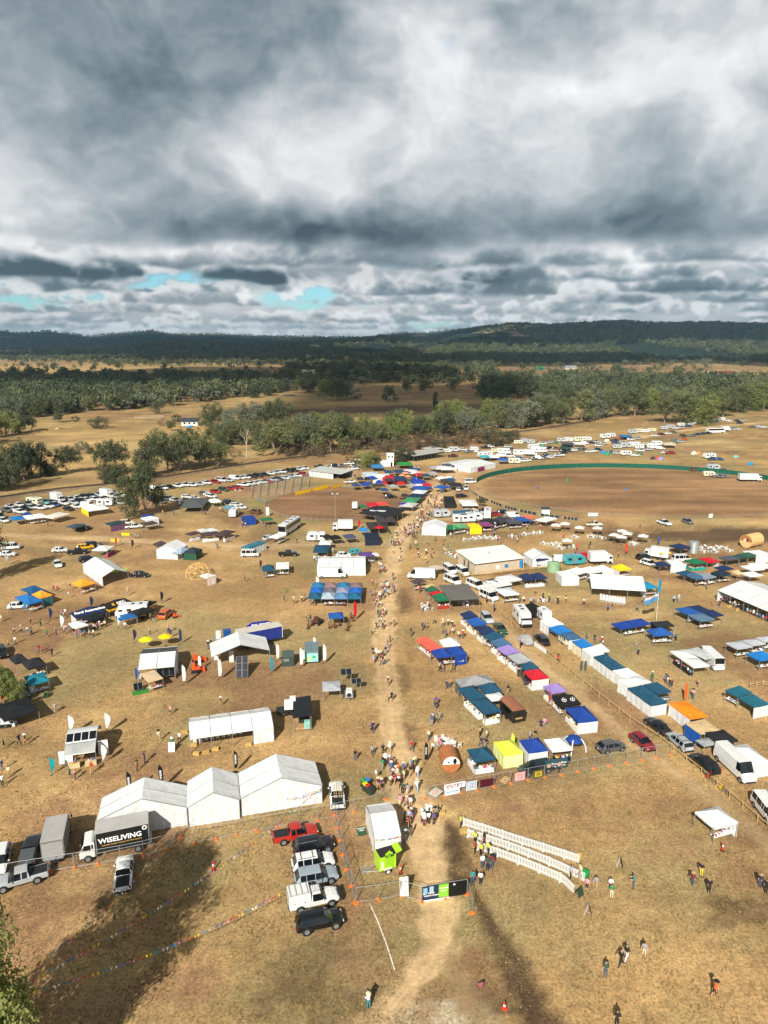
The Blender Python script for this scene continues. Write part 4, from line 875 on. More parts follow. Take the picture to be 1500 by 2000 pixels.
def far_car(kind, cn, at, rz, where, world=None):
 p = world if world is not None else P(*at)
 nm = {'caravan': 'caravan', 'camper': 'motorhome', 'truck': 'box_truck', 'bigtruck': 'box_truck', 'bus': 'coach_bus', 'van': 'parked_van', 'minibus': 'parked_van', 'sprinter': 'parked_van', 'ute': 'parked_pickup', 'tray': 'parked_pickup'}.get(kind, 'parked_car')
 o = link(nm, far_mesh(kind), None, p, rz); o.material_slots[0].link = 'OBJECT'; o.material_slots[0].material = paint(PAINTS[cn])
 return tag(o, f'{cn} {NAMES[kind]} {where}', CATS.get(kind, 'car'), 'parked vehicles')
# BUILDERS: PEOPLE
SKIN = mat('b98a6c', .6,0,.08,6,0, 'skin'); SHOE = mat('2c2622', .7,0,.2,6,0, 'shoe')
def person_mesh(name, pose):
 J = {'pel': (0,0,.95), 'sp': (.01,0,1.14), 'ch': (.02,0,1.33), 'nk': (.02,0,1.48), 'hd': (.04,0,1.58), 'tp': (.03,0,1.70)}
 def limb(s, a, b):   # arm swing angles shoulder, elbow
  sh = Vector((.01, s * .19,1.41)); el = sh + Vector((math.sin(a) * .29, s * .05,-math.cos(a) * .29)); wr = el + Vector((math.sin(a + b) * .25,-s * .01,-math.cos(a + b) * .25)); hn = wr + Vector((math.sin(a + b) * .11,0,-math.cos(a + b) * .11)); return sh, el, wr, hn
 def leg(s, a, b):
  hp = Vector((0, s * .095,.91)); kn = hp + Vector((math.sin(a) * .43,0,-math.cos(a) * .43)); an = kn + Vector((math.sin(a - b) * .42,0,-math.cos(a - b) * .42)); to = an + Vector((.17, s * .02,-.045)); return hp, kn, an, to
 for s, n in ((1, 'l'),(-1, 'r')):
  A = limb(s, *pose['arm' + n]); Lg = leg(s, *pose['leg' + n])
  for k, v in zip(('sh', 'el', 'wr', 'hn'), A): J[k + n] = tuple(v)
  for k, v in zip(('hp', 'kn', 'an', 'to'), Lg): J[k + n] = tuple(v)
 low = min(J['tol'][2], J['tor'][2]) - .03; J = {k: (v[0], v[1], v[2] - low) for k, v in J.items()}
 E_ = [('pel', 'sp', 1),('sp', 'ch', 1),('ch', 'nk', 1),('nk', 'hd', 0),('hd', 'tp', 3)]
 for n in 'lr': E_ += [('ch', 'sh' + n, 1),('sh' + n, 'el' + n, 1),('el' + n, 'wr' + n, 0),('wr' + n, 'hn' + n, 0),('pel', 'hp' + n, 2),('hp' + n, 'kn' + n, 2),('kn' + n, 'an' + n, 0 if pose.get('shorts') else 2),('an' + n, 'to' + n, 4)]
 RAD = {'pel': (.15,.12), 'sp': (.15,.115), 'ch': (.17,.12), 'nk': (.06,.06), 'hd': (.088,.10), 'tp': (.075,.08), 'sh': .075, 'el': .052, 'wr': .036, 'hn': .04, 'hp': .10, 'kn': .068, 'an': .046, 'to': .045}
 names = list(J); me = bpy.data.meshes.new(name + '_sk'); me.from_pydata([J[n] for n in names], [(names.index(a), names.index(b)) for a, b, _ in E_], [])
 o = bpy.data.objects.new(name + '_sk', me); COL.objects.link(o); o.modifiers.new('s', 'SKIN')
 for i, n in enumerate(names):
  r = RAD[n] if n in RAD else RAD[n[:-1]]; me.skin_vertices[0].data[i].radius = r if isinstance(r, tuple) else (r, r); me.skin_vertices[0].data[i].use_root = n == 'pel'
 sb = o.modifiers.new('d', 'SUBSURF'); sb.levels = sb.render_levels = 1
 dg = bpy.context.evaluated_depsgraph_get(); out = bpy.data.meshes.new_from_object(o.evaluated_get(dg)); out.name = name
 bpy.data.objects.remove(o); bpy.data.meshes.remove(me)
 out.materials.clear()
 for m in (SKIN, PLASTIC, PLASTIC, PLASTIC, SHOE): out.materials.append(m)
 segs = [(Vector(J[a]), Vector(J[b]), m) for a, b, m in E_]; idx = []
 for f in out.polygons:
  c = f.center; best = None
  for a, b, m in segs:
   d = b - a; t = max(0, min(1,(c - a).dot(d) / d.length_squared)); q = (c - a - d * t).length
   if best is None or q < best[0]: best = (q, m)
  m = best[1]
  if c.z > J['nk'][2] + .04 and (c - Vector(J['hd'])).length < .25: m = 3 if (c.z > J['hd'][2] + .05 or c.x < J['hd'][0] - .015) else 0
  idx.append(m)
 out.polygons.foreach_set('material_index', idx); out.polygons.foreach_set('use_smooth', [True] * len(idx)); out.update(); return out
POSE = {'stand': dict(arml=(.05,.15), armr=(-.02,.2), legl=(.03,.03), legr=(-.03,.02)), 'walk': dict(arml=(-.5,.3), armr=(.5,.35), legl=(.42,.12), legr=(-.38,.25)), 'stroll': dict(arml=(.35,.4), armr=(-.3,.2), legl=(-.26,.2), legr=(.28,.08), shorts=True),
  'hold': dict(arml=(.35,1.3), armr=(.3,1.4), legl=(.06,.02), legr=(-.08,.03)), 'relax': dict(arml=(.1,.9), armr=(.0,.1), legl=(.1,.12), legr=(-.04,0), shorts=True), 'sit': dict(arml=(.4,.9), armr=(.5,.8), legl=(1.5,1.45), legr=(1.42,1.5))}
PM = {k: person_mesh('person', v) for k, v in POSE.items()}
HATM = MB().lathe([(.24,0),(.13,.02),(.125,.09),(.09,.125),(.001,.13)],12).mesh('hat', cloth('d9c8a0'))
CLO = {'white': 'e4e2dc', 'black': '191a1d', 'navy': '1c2740', 'blue': '3a5f8f', 'light blue': '8fb0cc', 'red': 'b02a26', 'pink': 'd48a9a', 'orange': 'e0662a', 'yellow': 'd8c43a', 'green': '2f7a4a', 'dark green': '28483a', 'grey': '8a8c8e', 'cream': 'cfc0a0', 'maroon': '6a2433', 'purple': '5a4a80', 'teal': '2b7f86', 'brown': '6a4a32', 'tan': 'a88a60', 'lime': 'c6e03a', 'denim': '3f5570'}
HAIR = ['2a1f18', '4a3524', '1a1614', '8a6b42', '9a948c']
def person(x, y, shirt, pants, pose='walk', rz=None, hat=None, where='', what='', world=None, s=None, z=0.0):
 p = world if world is not None else P(x, y)
 o = link('person', PM[pose], None, (p[0], p[1], z), rz if rz is not None else random.uniform(0,6.28)); s = s or random.uniform(.96,1.08); o.scale = (s, s, s)
 for k, c in ((1, CLO[shirt]),(2, CLO[pants]),(3, random.choice(HAIR))):
  o.material_slots[k].link = 'OBJECT'; o.material_slots[k].material = mat(c, .8,0,.12,6,0, 'garment')
 if hat:
  h = link('hat', HATM, o); h.location = (.04,0,1.665 if pose != 'sit' else 1.20); h.material_slots[0].link = 'OBJECT'; h.material_slots[0].material = mat(CLO[hat],.8,0,.1,6,0, 'hat')
 lab = f'person in {shirt} top and {pants} {"shorts" if pose in ("stroll", "relax") else "trousers"}' + (f' and {hat} hat' if hat else '') + (f' {what}' if what else {'walk': ' walking', 'stroll': ' strolling', 'sit': ' sitting', 'hold': ' standing'}.get(pose, ' standing')) + (f' {where}' if where else '')
 return tag(o, lab, 'person', 'visitors at the fair')
WALKC = (['white', 'black', 'navy', 'blue', 'light blue', 'red', 'pink', 'grey', 'cream', 'green', 'maroon', 'white', 'black', 'navy', 'purple', 'tan'], ['navy', 'black', 'denim', 'tan', 'grey', 'brown', 'denim', 'black'])
def crowd(pts, where, seed=1, hatp=.35):
 g = random.Random(seed)
 for (x, y) in pts: person(x, y, g.choice(WALKC[0]), g.choice(WALKC[1]), g.choice(['walk', 'stand', 'stroll', 'hold', 'walk', 'relax']), g.uniform(0,6.28), g.choice(['cream', 'white', 'tan', 'black', 'brown']) if g.random() < hatp else None, where)
# NEAR GROUND: WHITE MARQUEES AND TRUCKS ON THE LEFT
COLN.update({'d6d9d9': 'white', '1d4a63': 'dark teal', '1b3f8f': 'royal blue', '23539a': 'blue', '1f2f55': 'navy', 'c9ccd0': 'light grey', '8d79b8': 'lavender', 'b8202f': 'red', 'e05a4a': 'coral red', 'f08a1c': 'orange', '17181b': 'black', 'd3e84a': 'lime yellow', '3f6485': 'slate blue', '1a7f9c': 'turquoise', '9a9ea2': 'grey', '1f6b4a': 'green', 'f2c21a': 'yellow', '4a3b40': 'dark brown', '3a3a46': 'charcoal', 'cdb489': 'tan', '1d6fb5': 'bright blue', '3b4a4a': 'dark grey-green', '7a8f9c': 'pale slate', '8a6f70': 'dusty brown', '6a3b72': 'purple', '5c9a6c': 'mid green', '2a5a46': 'dark green'})
W_, TL, RB, BL, NV, LG, LV, RD, CR, OR_, BK, LM, SB, TQ, GY, GN, YL, DB, CH, TN, BB = 'd6d9d9', '1d4a63', '1b3f8f', '23539a', '1f2f55', 'c9ccd0', '8d79b8', 'b8202f', 'e05a4a', 'f08a1c', '17181b', 'd3e84a', '3f6485', '1a7f9c', '9a9ea2', '1f6b4a', 'f2c21a', '4a3b40', '3a3a46', 'cdb489', '1d6fb5'
marquee((197,1558),(191,1602),(364,1582), 'wide white gable marquee behind the black lettered truck', 2.5,2.0, 'y', 2, 'LRlr')
marquee((366,1525),(367,1577),(467,1563), 'narrow white gable marquee in the middle of the joined three', 2.7,1.5, 'y', 2, 'LRlr')
marquee((465,1510),(470,1560),(628,1533), 'white gable marquee with bunting, nearest to the dirt road of the joined three', 2.5,2.0, 'y', 2, 'LRlr')
marquee((368,1403),(370,1443),(534,1419), 'long white marquee sheltering seated people beside hay bales', 2.4,.95, 'x', 4, 'Rlr', open_bays=[('R', 0),('R', 1),('R', 2)])
marquee((715,1573),(731,1636),(783,1629), 'white ticket marquee beside the entry road', 2.4,.95, 'x', 1, 'LRr')
def decal(mb_pts, nrm, name, m, parent, th=.006): return MB().slab(mb_pts, nrm, th).obj(name, m, parent)
def box_truck(at, to, label, L, W, zt, boxc, sidec, cabc, sideside=None):
 p, q = P(*at), P(*to); t = thing('box_truck', label, 'truck', p, heading(p, q), 'parked trucks')
 x0, x1 = -L / 2 - .4, L / 2 - .4
 MB().box(((x0 + x1) / 2,0,(1.0 + zt) / 2),(L, W, zt - 1.0)).obj('box_body', mat(sidec, .5,0,.08,1.0,0, 'truck_box'), t)
 MB().box(((x0 + x1) / 2,0, zt + .03),(L + .06, W + .06,.08)).obj('box_roof', mat(boxc, .6,0,.1,.7,0, 'truck_roof'), t)
 for s in (-1,1):
  MB().box(((x0 + x1) / 2, s * (W / 2 + .012),1.02),(L + .02,.04,.1)).obj('side_rail', GALV, t)
 for x in (x0 + .04, x1 - .04):
  for s in (-1,1): MB().box((x, s * (W / 2 + .01),(1 + zt) / 2),(.08,.05, zt - 1.0)).obj('corner_post', GALV, t)
 cab = MB(); pr = [(x1 + .15,.55),(x1 + .15,2.35),(x1 + .45,2.52),(x1 + 1.2,2.45),(x1 + 1.75,1.45),(x1 + 1.85,.55)]; hw = W * .45; n = len(pr)
 cab.add([(x, -hw, z) for x, z in pr] + [(x, hw, z) for x, z in pr], [tuple(range(n)), tuple(range(2 * n - 1, n - 1,-1))] + [(i, n + i, n + (i + 1) % n, (i + 1) % n) for i in range(n)]); o = cab.obj('cab', paint(cabc), t)
 md = o.modifiers.new('b', 'BEVEL'); md.width = .06; md.segments = 2
 MB().slab([(x1 + 1.30,-hw * .88,2.32),(x1 + 1.30, hw * .88,2.32),(x1 + 1.74, hw * .9,1.52),(x1 + 1.74,-hw * .9,1.52)],(.87,0,.48),.012).obj('windscreen', GLASS, t)
 for s in (-1,1):
  MB().box((x1 + .95, s * (hw + .004),1.85),(.75,.03,.62)).obj('side_window', GLASS, t); MB().box((x1 + .40, s * (hw + .004),1.9),(.2,.03,.55)).obj('side_window', GLASS, t)
  MB().box((x1 + 1.55, s * (hw + .2),1.9),(.08,.16,.4)).obj('wing_mirror', PLASTIC, t); MB().box((x1 + 1.82, s * hw * .7,.95),(.08,.35,.18)).obj('headlight', LAMPW, t)
  for x in (x1 + .95, x0 + 1.3):
   a, b = MB(), MB(); wheel(a, b, x, s * (W / 2 - .16),.45,.28); wl = a.obj('wheel', RUBBER, t, True); b.obj('rim', ALLOY, wl)
 MB().box(((x0 + x1) / 2 + .4,0,.72),(L + 1.2,.9,.3)).obj('chassis', PLASTIC, t); MB().box((x1 + 1.86,0,.62),(.1, W * .86,.35)).obj('front_bumper', PLASTIC, t)
 MB().box((x0 - .03,0,1.9),(.04, W * .94, zt - 1.15)).obj('rear_door', mat('9a9c9c', .5,.2,.1,2,0, 'shutter'), t); MB().box((x0 - .12,0,.95),(.2, W * .9,.12)).obj('tail_lift', GALV, t)
 return t, x0, x1
t, x0, x1 = box_truck((236,1659),(150,1677), 'white cab truck with black box body lettered in white', 5.7,2.4,3.5, 'a4a4a2', '121316', 'd2d4d4')
PW = mat('f4f4f2', .6,0,.03,3,0, 'print'); PG = mat('c9a050', .6,0,.03,3,0, 'print')
text('WISELIVING', .86, t, ((x0 + x1) / 2 + .25,1.222,2.42),(PI / 2,0, PI), PW, .004,1.0); text('Sustainable Heating, Cooking & Hot Water Solutions', .20, t, ((x0 + x1) / 2 + .1,1.222,1.86),(PI / 2,0, PI), PG, .004)
lg = MB(); lg.lathe([(.001,0),(.27,0),(.27,.01),(.001,.01)],20); o = lg.obj('round_emblem', PW, t); o.location = (x0 + .45,1.212,3.12); o.rotation_euler = (-PI / 2,0,0); o2 = MB().lathe([(.001,0),(.16,0),(.16,.016),(.001,.016)],16).obj('emblem_centre', BLKP := mat('1a1a1c', .6,0,.05,3,0, 'print'), o)
box_truck((113,1660),(128,1590), 'grey box truck parked nose in beside the black lettered truck', 4.4,2.3,3.2, '9b9b99', '6f706e', '2a2c2e')
def canopy_ute(t, ex, W):
 MB().box((-1.72,0,1.42),(1.72, W * 1.86,.66), taper=(.94,.86)).obj('tray_canopy', mat('4a5054', .4,0,.1,2,0, 'canopy'), t)
near_car('ute', '16181b', (62,1672),(76,1622), 'black dual-cab pickup with grey canopy beside the grey box truck', extra=canopy_ute)
near_car('suv', 'd0d2d2', (2,1690),(-10,1735), 'white four-wheel drive cut by the left edge', rails=1)
near_car('ute', '9da2a6', (44,1724),(-5,1738), 'silver dual-cab pickup with black tray cover at the left edge')
def ladder(t, ex, W):
 for s in (-1,1): MB().bar((-.6, s * .75,1.15),(-.6, s * .6,1.95),.03).obj('sports_bar', ALLOY, t)
near_car('ute', 'ccd0d0', (243,1716),(247,1668), 'white dual-cab pickup with black tray parked below the truck', extra=ladder)
near_car('ute', 'a3281a', (577,1637),(625,1627), 'orange-red dual-cab pickup with black tray cover')
near_car('suv', '17131a', (613,1660),(655,1651), 'black four-wheel drive with roof rails beside the orange-red pickup', rails=1)
near_car('suv', 'd2d4d4', (612,1692),(655,1684), 'white four-wheel drive with dark roof bars', rails=2)
near_car('suv', '8a97a0', (618,1721),(658,1713), 'silver-blue older four-wheel drive between two white vehicles', rails=0)
def service(t, ex, W):
 o = MB().box((-1.55,0,1.5),(2.25, W * 2.0,1.25), taper=(.99,.97)).obj('service_body', paint('d0d1cf'), t)
 for s in (-1,1):
  for x in (-2.1,-1.05): MB().box((x, s * (W * 1.0),1.45),(.95,.02,.95)).obj('locker_door', paint('d8d9d7'), t)
  for x in (-2.1,-1.05): MB().box((x, s * (W * 1.0 + .02),1.3),(.1,.03,.1)).obj('latch', PLASTIC, t)
 for s in (-1,1): MB().bar((-2.6, s * .8,2.25),(.45, s * .7,2.25),.03).obj('rack_rail', ALLOY, t)
 for x in (-2.5,-1.9,-1.3,-.7,-.1,.4): MB().bar((x, -.8,2.26),(x, .8,2.26),.025).obj('rack_bar', ALLOY, t)
 MB().bar((1.2,.85,1.1),(1.15,.95,1.95),.05).bar((1.15,.95,1.95),(1.3,.95,2.0),.07).obj('snorkel', PLASTIC, t); MB().box((2.72,0,.75),(.18,1.7,.5)).obj('bull_bar', PLASTIC, t)
near_car('tray', 'd0d1cf', (613,1766),(662,1755), 'white tradesman pickup with locker body and roof rack', extra=service)
near_car('suv', '0e0f11', (625,1808),(672,1798), 'glossy black four-wheel drive, lowest of the parked row')
def ladders(t, ex, W):
 for k, y in enumerate((-.35,.25)):
  l = MB()
  for s in (-.16,.16): l.bar((-2.4, y + s, 1.98),(1.0, y + s, 2.02),.025)
  for i in range(9): l.bar((-2.3 + i * .38, y - .16,1.98),(-2.3 + i * .38, y + .16,1.98),.018)
  l.obj('ladder', mat('c9a878', .6,0,.1,4,0, 'ladder'), t)
near_car('ute', 'd9dcdc', (658,1562),(654,1518), 'white cab pickup carrying two ladders beside the marquees', extra=ladders)
FM = {}
def temp_fence(pts, label, h=1.9, step=2.35, mesh=True, feet=True):
 t = thing('temporary_fence', label, 'fence', (0,0,0),0, 'temporary wire fences'); w3 = [P(*p) for p in pts]
 for a, b in zip(w3[:-1], w3[1:]):
  n = max(1, round((b - a).length / step))
  for i in range(n):
   p, q = a.lerp(b, i / n), a.lerp(b, (i + 1) / n); L = (q - p).length; r = heading(p, q)
   k = round(L, 1)
   if k not in FM:
    f = MB().bar((.02,0,.12),(.02,0, h),.024, n=5).bar((k - .02,0,.12),(k - .02,0, h),.024, n=5).bar((0,0, h),(k, 0, h),.024, n=5).bar((0,0,.15),(k, 0,.15),.024, n=5)
    wr = MB()
    for j in range(1, int(k / .16)): x = j * .16; wr.bar((x, 0,.15),(x, 0, h),.0045, n=3, caps=False)
    for j in range(1,6): wr.bar((0,0,.15 + j * .3),(k, 0,.15 + j * .3),.0045, n=3, caps=False)
    FM[k] = (f.mesh('panel', GALV), wr.mesh('wire_mesh', mat('6d7072', .5,.5,.1,4,0, 'wire')))
   o = link('panel', FM[k][0], t, p, r)
   if mesh: link('wire_mesh', FM[k][1], o)
 if feet:
  if 'foot' not in FM: FM['foot'] = MB().box((0,0,.07),(.62,.24,.14), taper=(.85,.8)).box((0,0,.2),(.12,.12,.14)).mesh('fence_foot', ORANGE)
  for i, p in enumerate(w3): d = w3[min(i + 1, len(w3) - 1)] - w3[max(i - 1,0)]; link('fence_foot', FM['foot'], t, p, heading((0,0), d) + PI / 2 + .3)
 return t
temp_fence([(13,1716),(99,1702),(145,1695),(191,1688),(235,1680),(280,1671),(325,1659),(352,1636)], 'temporary wire fence with orange feet in front of the trucks')
temp_fence([(352,1636),(380,1647),(422,1639),(462,1631),(501,1623),(540,1616),(580,1609),(620,1602),(657,1595),(693,1587),(735,1578),(753,1562)], 'temporary wire fence with orange feet in front of the white marquees')
temp_fence([(653,1592),(659,1617),(665,1642),(670,1670),(677,1699),(687,1731),(695,1764)], 'temporary wire fence running along the row of parked cars')
temp_fence([(695,1764),(739,1758),(783,1750),(824,1761)], 'temporary wire fence leading up to the entry gate')
gate = temp_fence([(824,1761),(868,1754),(912,1747)], 'entry gate panels hung with printed banners across the dirt road')
temp_fence([(912,1747),(922,1784)], 'open gate panel standing end-on beside the banners')
temp_fence([(831,1562),(867,1556),(898,1548),(931,1543),(964,1537),(997,1531),(1031,1525),(1063,1519),(1096,1514),(1128,1508),(1160,1502),(1190,1496),(1223,1491),(1253,1485),(1281,1480),(1311,1475)], 'temporary wire fence hung with crochet rugs in front of the stalls', 1.5)
def hang(a, b, z0, z1, label, cols, name='banner', cat='banner', off=.06, rings=False, txt=(), tilt=0, group=None):
 p, q = P(*a), P(*b); r = heading(p, q); L = (q - p).length; t = thing(name, label, cat, p, r, group)
 c0 = cols[0]
 if rings:
  cx, cz, hw, hh = L / 2,(z0 + z1) / 2, L / 2,(z1 - z0) / 2
  for i, c in enumerate(cols):
   k = 1 - i / len(cols); pts = [(cx - hw * k, 0, cz - hh * k),(cx + hw * k, 0, cz - hh * k),(cx + hw * k, 0, cz + hh * k),(cx - hw * k, 0, cz + hh * k)]
   if tilt: pts = [(cx, 0, cz - hh * k * 1.2),(cx + hw * k * 1.2,0, cz),(cx, 0, cz + hh * k * 1.2),(cx - hw * k * 1.2,0, cz)]
   pts = [(x, -off - .006 * i, z) for x, y, z in pts]; MB().slab(pts, (0,-1,0),.012).obj('crochet_band', cloth(c), t)
 else:
  MB().slab([(0,-off, z0),(L, -off, z0),(L, -off, z1),(0,-off, z1)],(0,-1,0),.012).obj('sheet', pvc(c0), t)
 for (s, size, fx, z, c) in txt: text(s, size, t, (L * fx, -off - .018, z),(PI / 2,0,0), mat(c, .6,0,.03,3,0, 'print'),.003)
 return t
hang((824,1761),(865,1754.5),.15,1.85, 'dark blue printed event banner on the entry gate', ['1c2f4a'], txt=[('GET YOUR', .26,.3,.95, 'f4f4f4'),('TICKETS ONLINE', .22,.45,.65, 'f4f4f4')])
hang((826,1761),(834,1759.7),1.0,1.7, 'light blue square panel on the dark blue gate banner', ['7fb0d0'], off=.09); hang((838,1759),(846,1757.8),1.0,1.8, 'pale portrait panel on the dark blue gate banner', ['9fb8c8'], off=.09)
hang((824,1761),(877,1752.6),.0,.16, 'white strip along the foot of the gate banner', ['eef0f2'], off=.08)
hang((856,1756),(875,1753),.3,1.86, 'lime green notice on the entry gate', ['7fc53a'], off=.10, txt=[('WELCOME', .2,.5,1.4, 'f6fff0'),('ENTRY', .2,.5,1.05, 'f6fff0')])
hang((876,1752.8),(910,1747.3),.12,1.86, 'black banner with small white emblem on the entry gate', ['131416'], txt=[('\u25b2', .3,.3,1.6, 'f4f4f4')])
hang((836,1560.5),(864,1556),.15,1.55, 'grey green and red crochet rug hung as a diamond', ['7d8a80', 'c9c4b8', '8d9a94', 'd8d4cc', 'b8433a', 'e0d8d0', '6a7a8a'], 'crochet_rug', 'rug', rings=True, tilt=1, group='crochet rugs on the fence')
hang((867,1556),(908,1547.6),.95,1.75, 'white ENTRY banner on the stall fence', ['eef0ee'], txt=[('ENTRY', .72,.5,1.33, '7a1038')])
hang((868,1556),(897,1549.5),.1,.9, 'white and teal program board below the ENTRY banner', ['e6eef0'], txt=[('PROGRAM', .36,.5,.55, '2a6a8c')])
hang((910,1547),(930,1543.3),.2,1.5, 'white and blue square crochet rug', ['e6e8ea', '5a9ac0', 'e8eaea', '3f86b4', 'dfe4e8', '8a4a6a', 'e8e8e8'], 'crochet_rug', 'rug', rings=True, group='crochet rugs on the fence')
hang((937,1542),(963,1537.3),.35,1.45, 'dark maroon rug hung on the stall fence', ['4a1626'], 'crochet_rug', 'rug', group='crochet rugs on the fence')
hang((975,1535),(996,1531.3),.2,1.4, 'brown and gold crochet rug hung as a diamond', ['8a6a4a', 'd8b870', '7a3f3a', 'd0c8a8', '6a5a48', 'c89a4a'], 'crochet_rug', 'rug', rings=True, tilt=1, group='crochet rugs on the fence')
hang((1004,1530),(1025,1526),.3,1.6, 'pink speckled crochet rug', ['d08a90', 'e0c0b8', 'c87a80', 'dcb8b0'], 'crochet_rug', 'rug', rings=True, group='crochet rugs on the fence')
hang((1040,1523.5),(1061,1519.4),.2,1.4, 'olive and gold bordered rug', ['5a5426', 'b8a03a', '8a7a2e'], 'crochet_rug', 'rug', rings=True, group='crochet rugs on the fence')
t = thing('notice_board', 'tall white notice board leaning at the entry fence', 'sign', P(790,1750), heading(P(783,1750), P(799,1748)))
MB().slab([(-.5,-.05,.05),(.45,-.05,.05),(.45,.35,2.1),(-.5,.35,2.1)],(0,-1,.1),.05).obj('board', WHITEPL, t)
for s in (-.4,.35): MB().bar((s, .3,1.9),(s, .9,0),.025).obj('prop', STEEL, t)
p, q = P(752,1697), P(775,1690); t = thing('display_trailer', 'lime green vending trailer with raised side flap', 'trailer', p, heading(p, q), None)
LIME = paint('9fd02a'); o = MB().box((0,0,1.35),(2.0,1.5,1.7)).obj('box_body', LIME, t)
MB().box((.1,0,2.22),(1.9,1.4,.05)).obj('roof', mat('2a2426', .5,0,.1,2,0, 'roof'), t); MB().slab([(1.0,-.7,2.15),(1.0,.75,2.15),(1.75,.75,2.4),(1.75,-.7,2.4)],(0,0,1),.05).obj('side_flap', LIME, t)
MB().slab([(-.3,-.78,.6),(.6,-.78,.6),(.6,-.78,2.5),(.2,-.78,2.9),(-.3,-.78,2.6)],(0,-1,0),.02).obj('sign_panel', paint('8fc324'), t)
BLKT = mat('12161a', .6,0,.03,3,0, 'print'); text('ATM', .5, t, (.2,-.81,2.2),(PI / 2,0,0), BLKT); text('PLAY', .45, t, (-.62,-.765,1.2),(PI / 2,-PI / 2,0), PW)
for s in (-1,1):
 a, b = MB(), MB(); wheel(a, b, 0, s * .85,.33,.2); wl = a.obj('wheel', RUBBER, t, True); b.obj('rim', WHITEPL, wl)
 MB().box((0, s * .85,.7),(.95,.26,.06)).obj('mudguard', WHITEPL, t); MB().bar((-1.0, s * .5,.45),(-2.6,0,.45),.04).obj('drawbar', GALV, t)
MB().box((.2,-.77,1.0),(.7,.03,.4)).obj('hatch', PLASTIC, t); MB().bar((-2.4,.05,0),(-2.4,.05,.6),.04).obj('jockey_wheel', STEEL, t)
t = thing('timber_pallet', 'grey timber pallet on the grass beside the lime trailer', 'pallet', P(714,1700),.25)
for i in range(5): MB().box((-.45 + i * .225,0,.12),(.12,1.1,.025)).obj('slat', mat('9a917f', .9,0,.25,3,0, 'weathered_timber'), t)
for i in range(3): MB().box((0,-.48 + i * .48,.055),(1.05,.1,.1)).obj('bearer', mat('8a8170', .9,0,.25,3,0, 'weathered_timber'), t)
def cone(x, y, label, tall=False):
 t = thing('traffic_cone', label, 'cone', P(x, y),.3, 'traffic cones')
 if tall:
  MB().lathe([(.11,.05),(.09,1.1),(.05,1.15),(.001,1.15)],12).obj('post', mat('d0261c', .5,0,.1,3,0, 'red_plastic'), t); MB().lathe([(.112,.6),(.108,.85)],12).obj('white_band', WHITEPL, t); MB().box((0,0,.04),(.4,.4,.08)).obj('base', PLASTIC, t)
 else:
  MB().lathe([(.17,.04),(.12,.3)],12).lathe([(.085,.48),(.035,.74),(.001,.75)],12).obj('cone_body', mat('ee3a1c', .5,0,.08,3,0, 'cone_orange'), t); MB().lathe([(.122,.3),(.087,.48)],12).obj('white_band', WHITEPL, t); MB().box((0,0,.025),(.42,.42,.05)).obj('base', mat('ee3a1c', .5,0,.08,3,0, 'cone_orange'), t)
cone(985,1970, 'orange traffic cone with white band on the bare patch at the bottom'); cone(782,1706, 'red bollard with white band beside the lime trailer', True); cone(1411,1662, 'red bollard with white band in front of the lone white gazebo', True); cone(417,1700, 'red bollard with white band on the bunting line', True)
for i, (x, y, c, cn) in enumerate([(710,1538, '2f8f3a', 'green'),(714,1545, 'e0c020', 'yellow'),(719,1548, 'c02a22', 'red'),(724,1552, '2a2c30', 'black'),(717,1536, '2a6fc0', 'blue'),(1143,1718, '1f8a4a', 'green')]):
 t = thing('wheelie_bin', f'{cn} wheelie bin ' + ('in the bin row near the entry marquee' if i < 5 else 'at the end of the picket lanes'), 'bin', P(x, y),.4 + i * .1, 'wheelie bins'); m = mat(c, .5,0,.1,3,0, 'bin_plastic')
 MB().box((0,0,.55),(.55,.6,1.0), taper=(1.15,1.15)).obj('bin_body', mat('2d3a30' if i < 5 else c, .5,0,.1,3,0, 'bin_plastic'), t); MB().box((0,0,1.09),(.68,.74,.08), taper=(.9,.8)).obj('lid', m, t); MB().bar((-.3,.36,.12),(.3,.36,.12),.12, n=10).obj('wheel', RUBBER, t)
t = thing('ground_sign', 'dark green sign with white print lying beside the ticket marquee', 'sign', P(706,1625), heading(P(700,1622), P(712,1620))); MB().box((0,0,.12),(1.0,1.5,.04)).obj('board', mat('27503a', .6,0,.1,2,0, 'green_board'), t); text('TICKETS', .26, t, (0,.45,.145),(0,0,0), PW); text('HERE', .26, t, (0,.1,.145),(0,0,0), PW)
MB().box((0,0,.05),(.8,1.3,.1)).obj('foot', PLASTIC, t)
def aframe(x, y, label, c, c2, rz=.6, h=1.1, w_=.65):
 t = thing('sandwich_board', label, 'sign', P(x, y), rz, 'sandwich boards')
 for s, cc in ((-1, c),(1, c2)): MB().slab([(-w_ / 2, s * .35,0),(w_ / 2, s * .35,0),(w_ / 2, s * .03, h),(-w_ / 2, s * .03, h)],(0, s, .3),.025).obj('board', mat(cc, .5,0,.1,3,0, 'sign_board'), t)
 MB().bar((-w_ / 2,-.2, h * .45),(-w_ / 2,.2, h * .45),.012).obj('stay', STEEL, t)
aframe(1210,1692, 'black and white sandwich board standing alone on the grass', '1c1c1e', 'e8e6e0', 1.2); aframe(1148,1785, 'small dark red and white sandwich board below the picket lanes', '7a3038', 'd8ccc8', 1.3,1.0,.55); aframe(1130,1747, 'dark green sign at the end of the picket lanes', '24402f', '24402f', .7,.8,.9); aframe(336,1466, 'white display board beside the long marquee', 'e8eaea', 'e8eaea', .1,1.3,.9); aframe(137,1492, 'white box sign in front of the solar trailer', 'e4e6e6', 'e4e6e6', .15,1.2,.9)
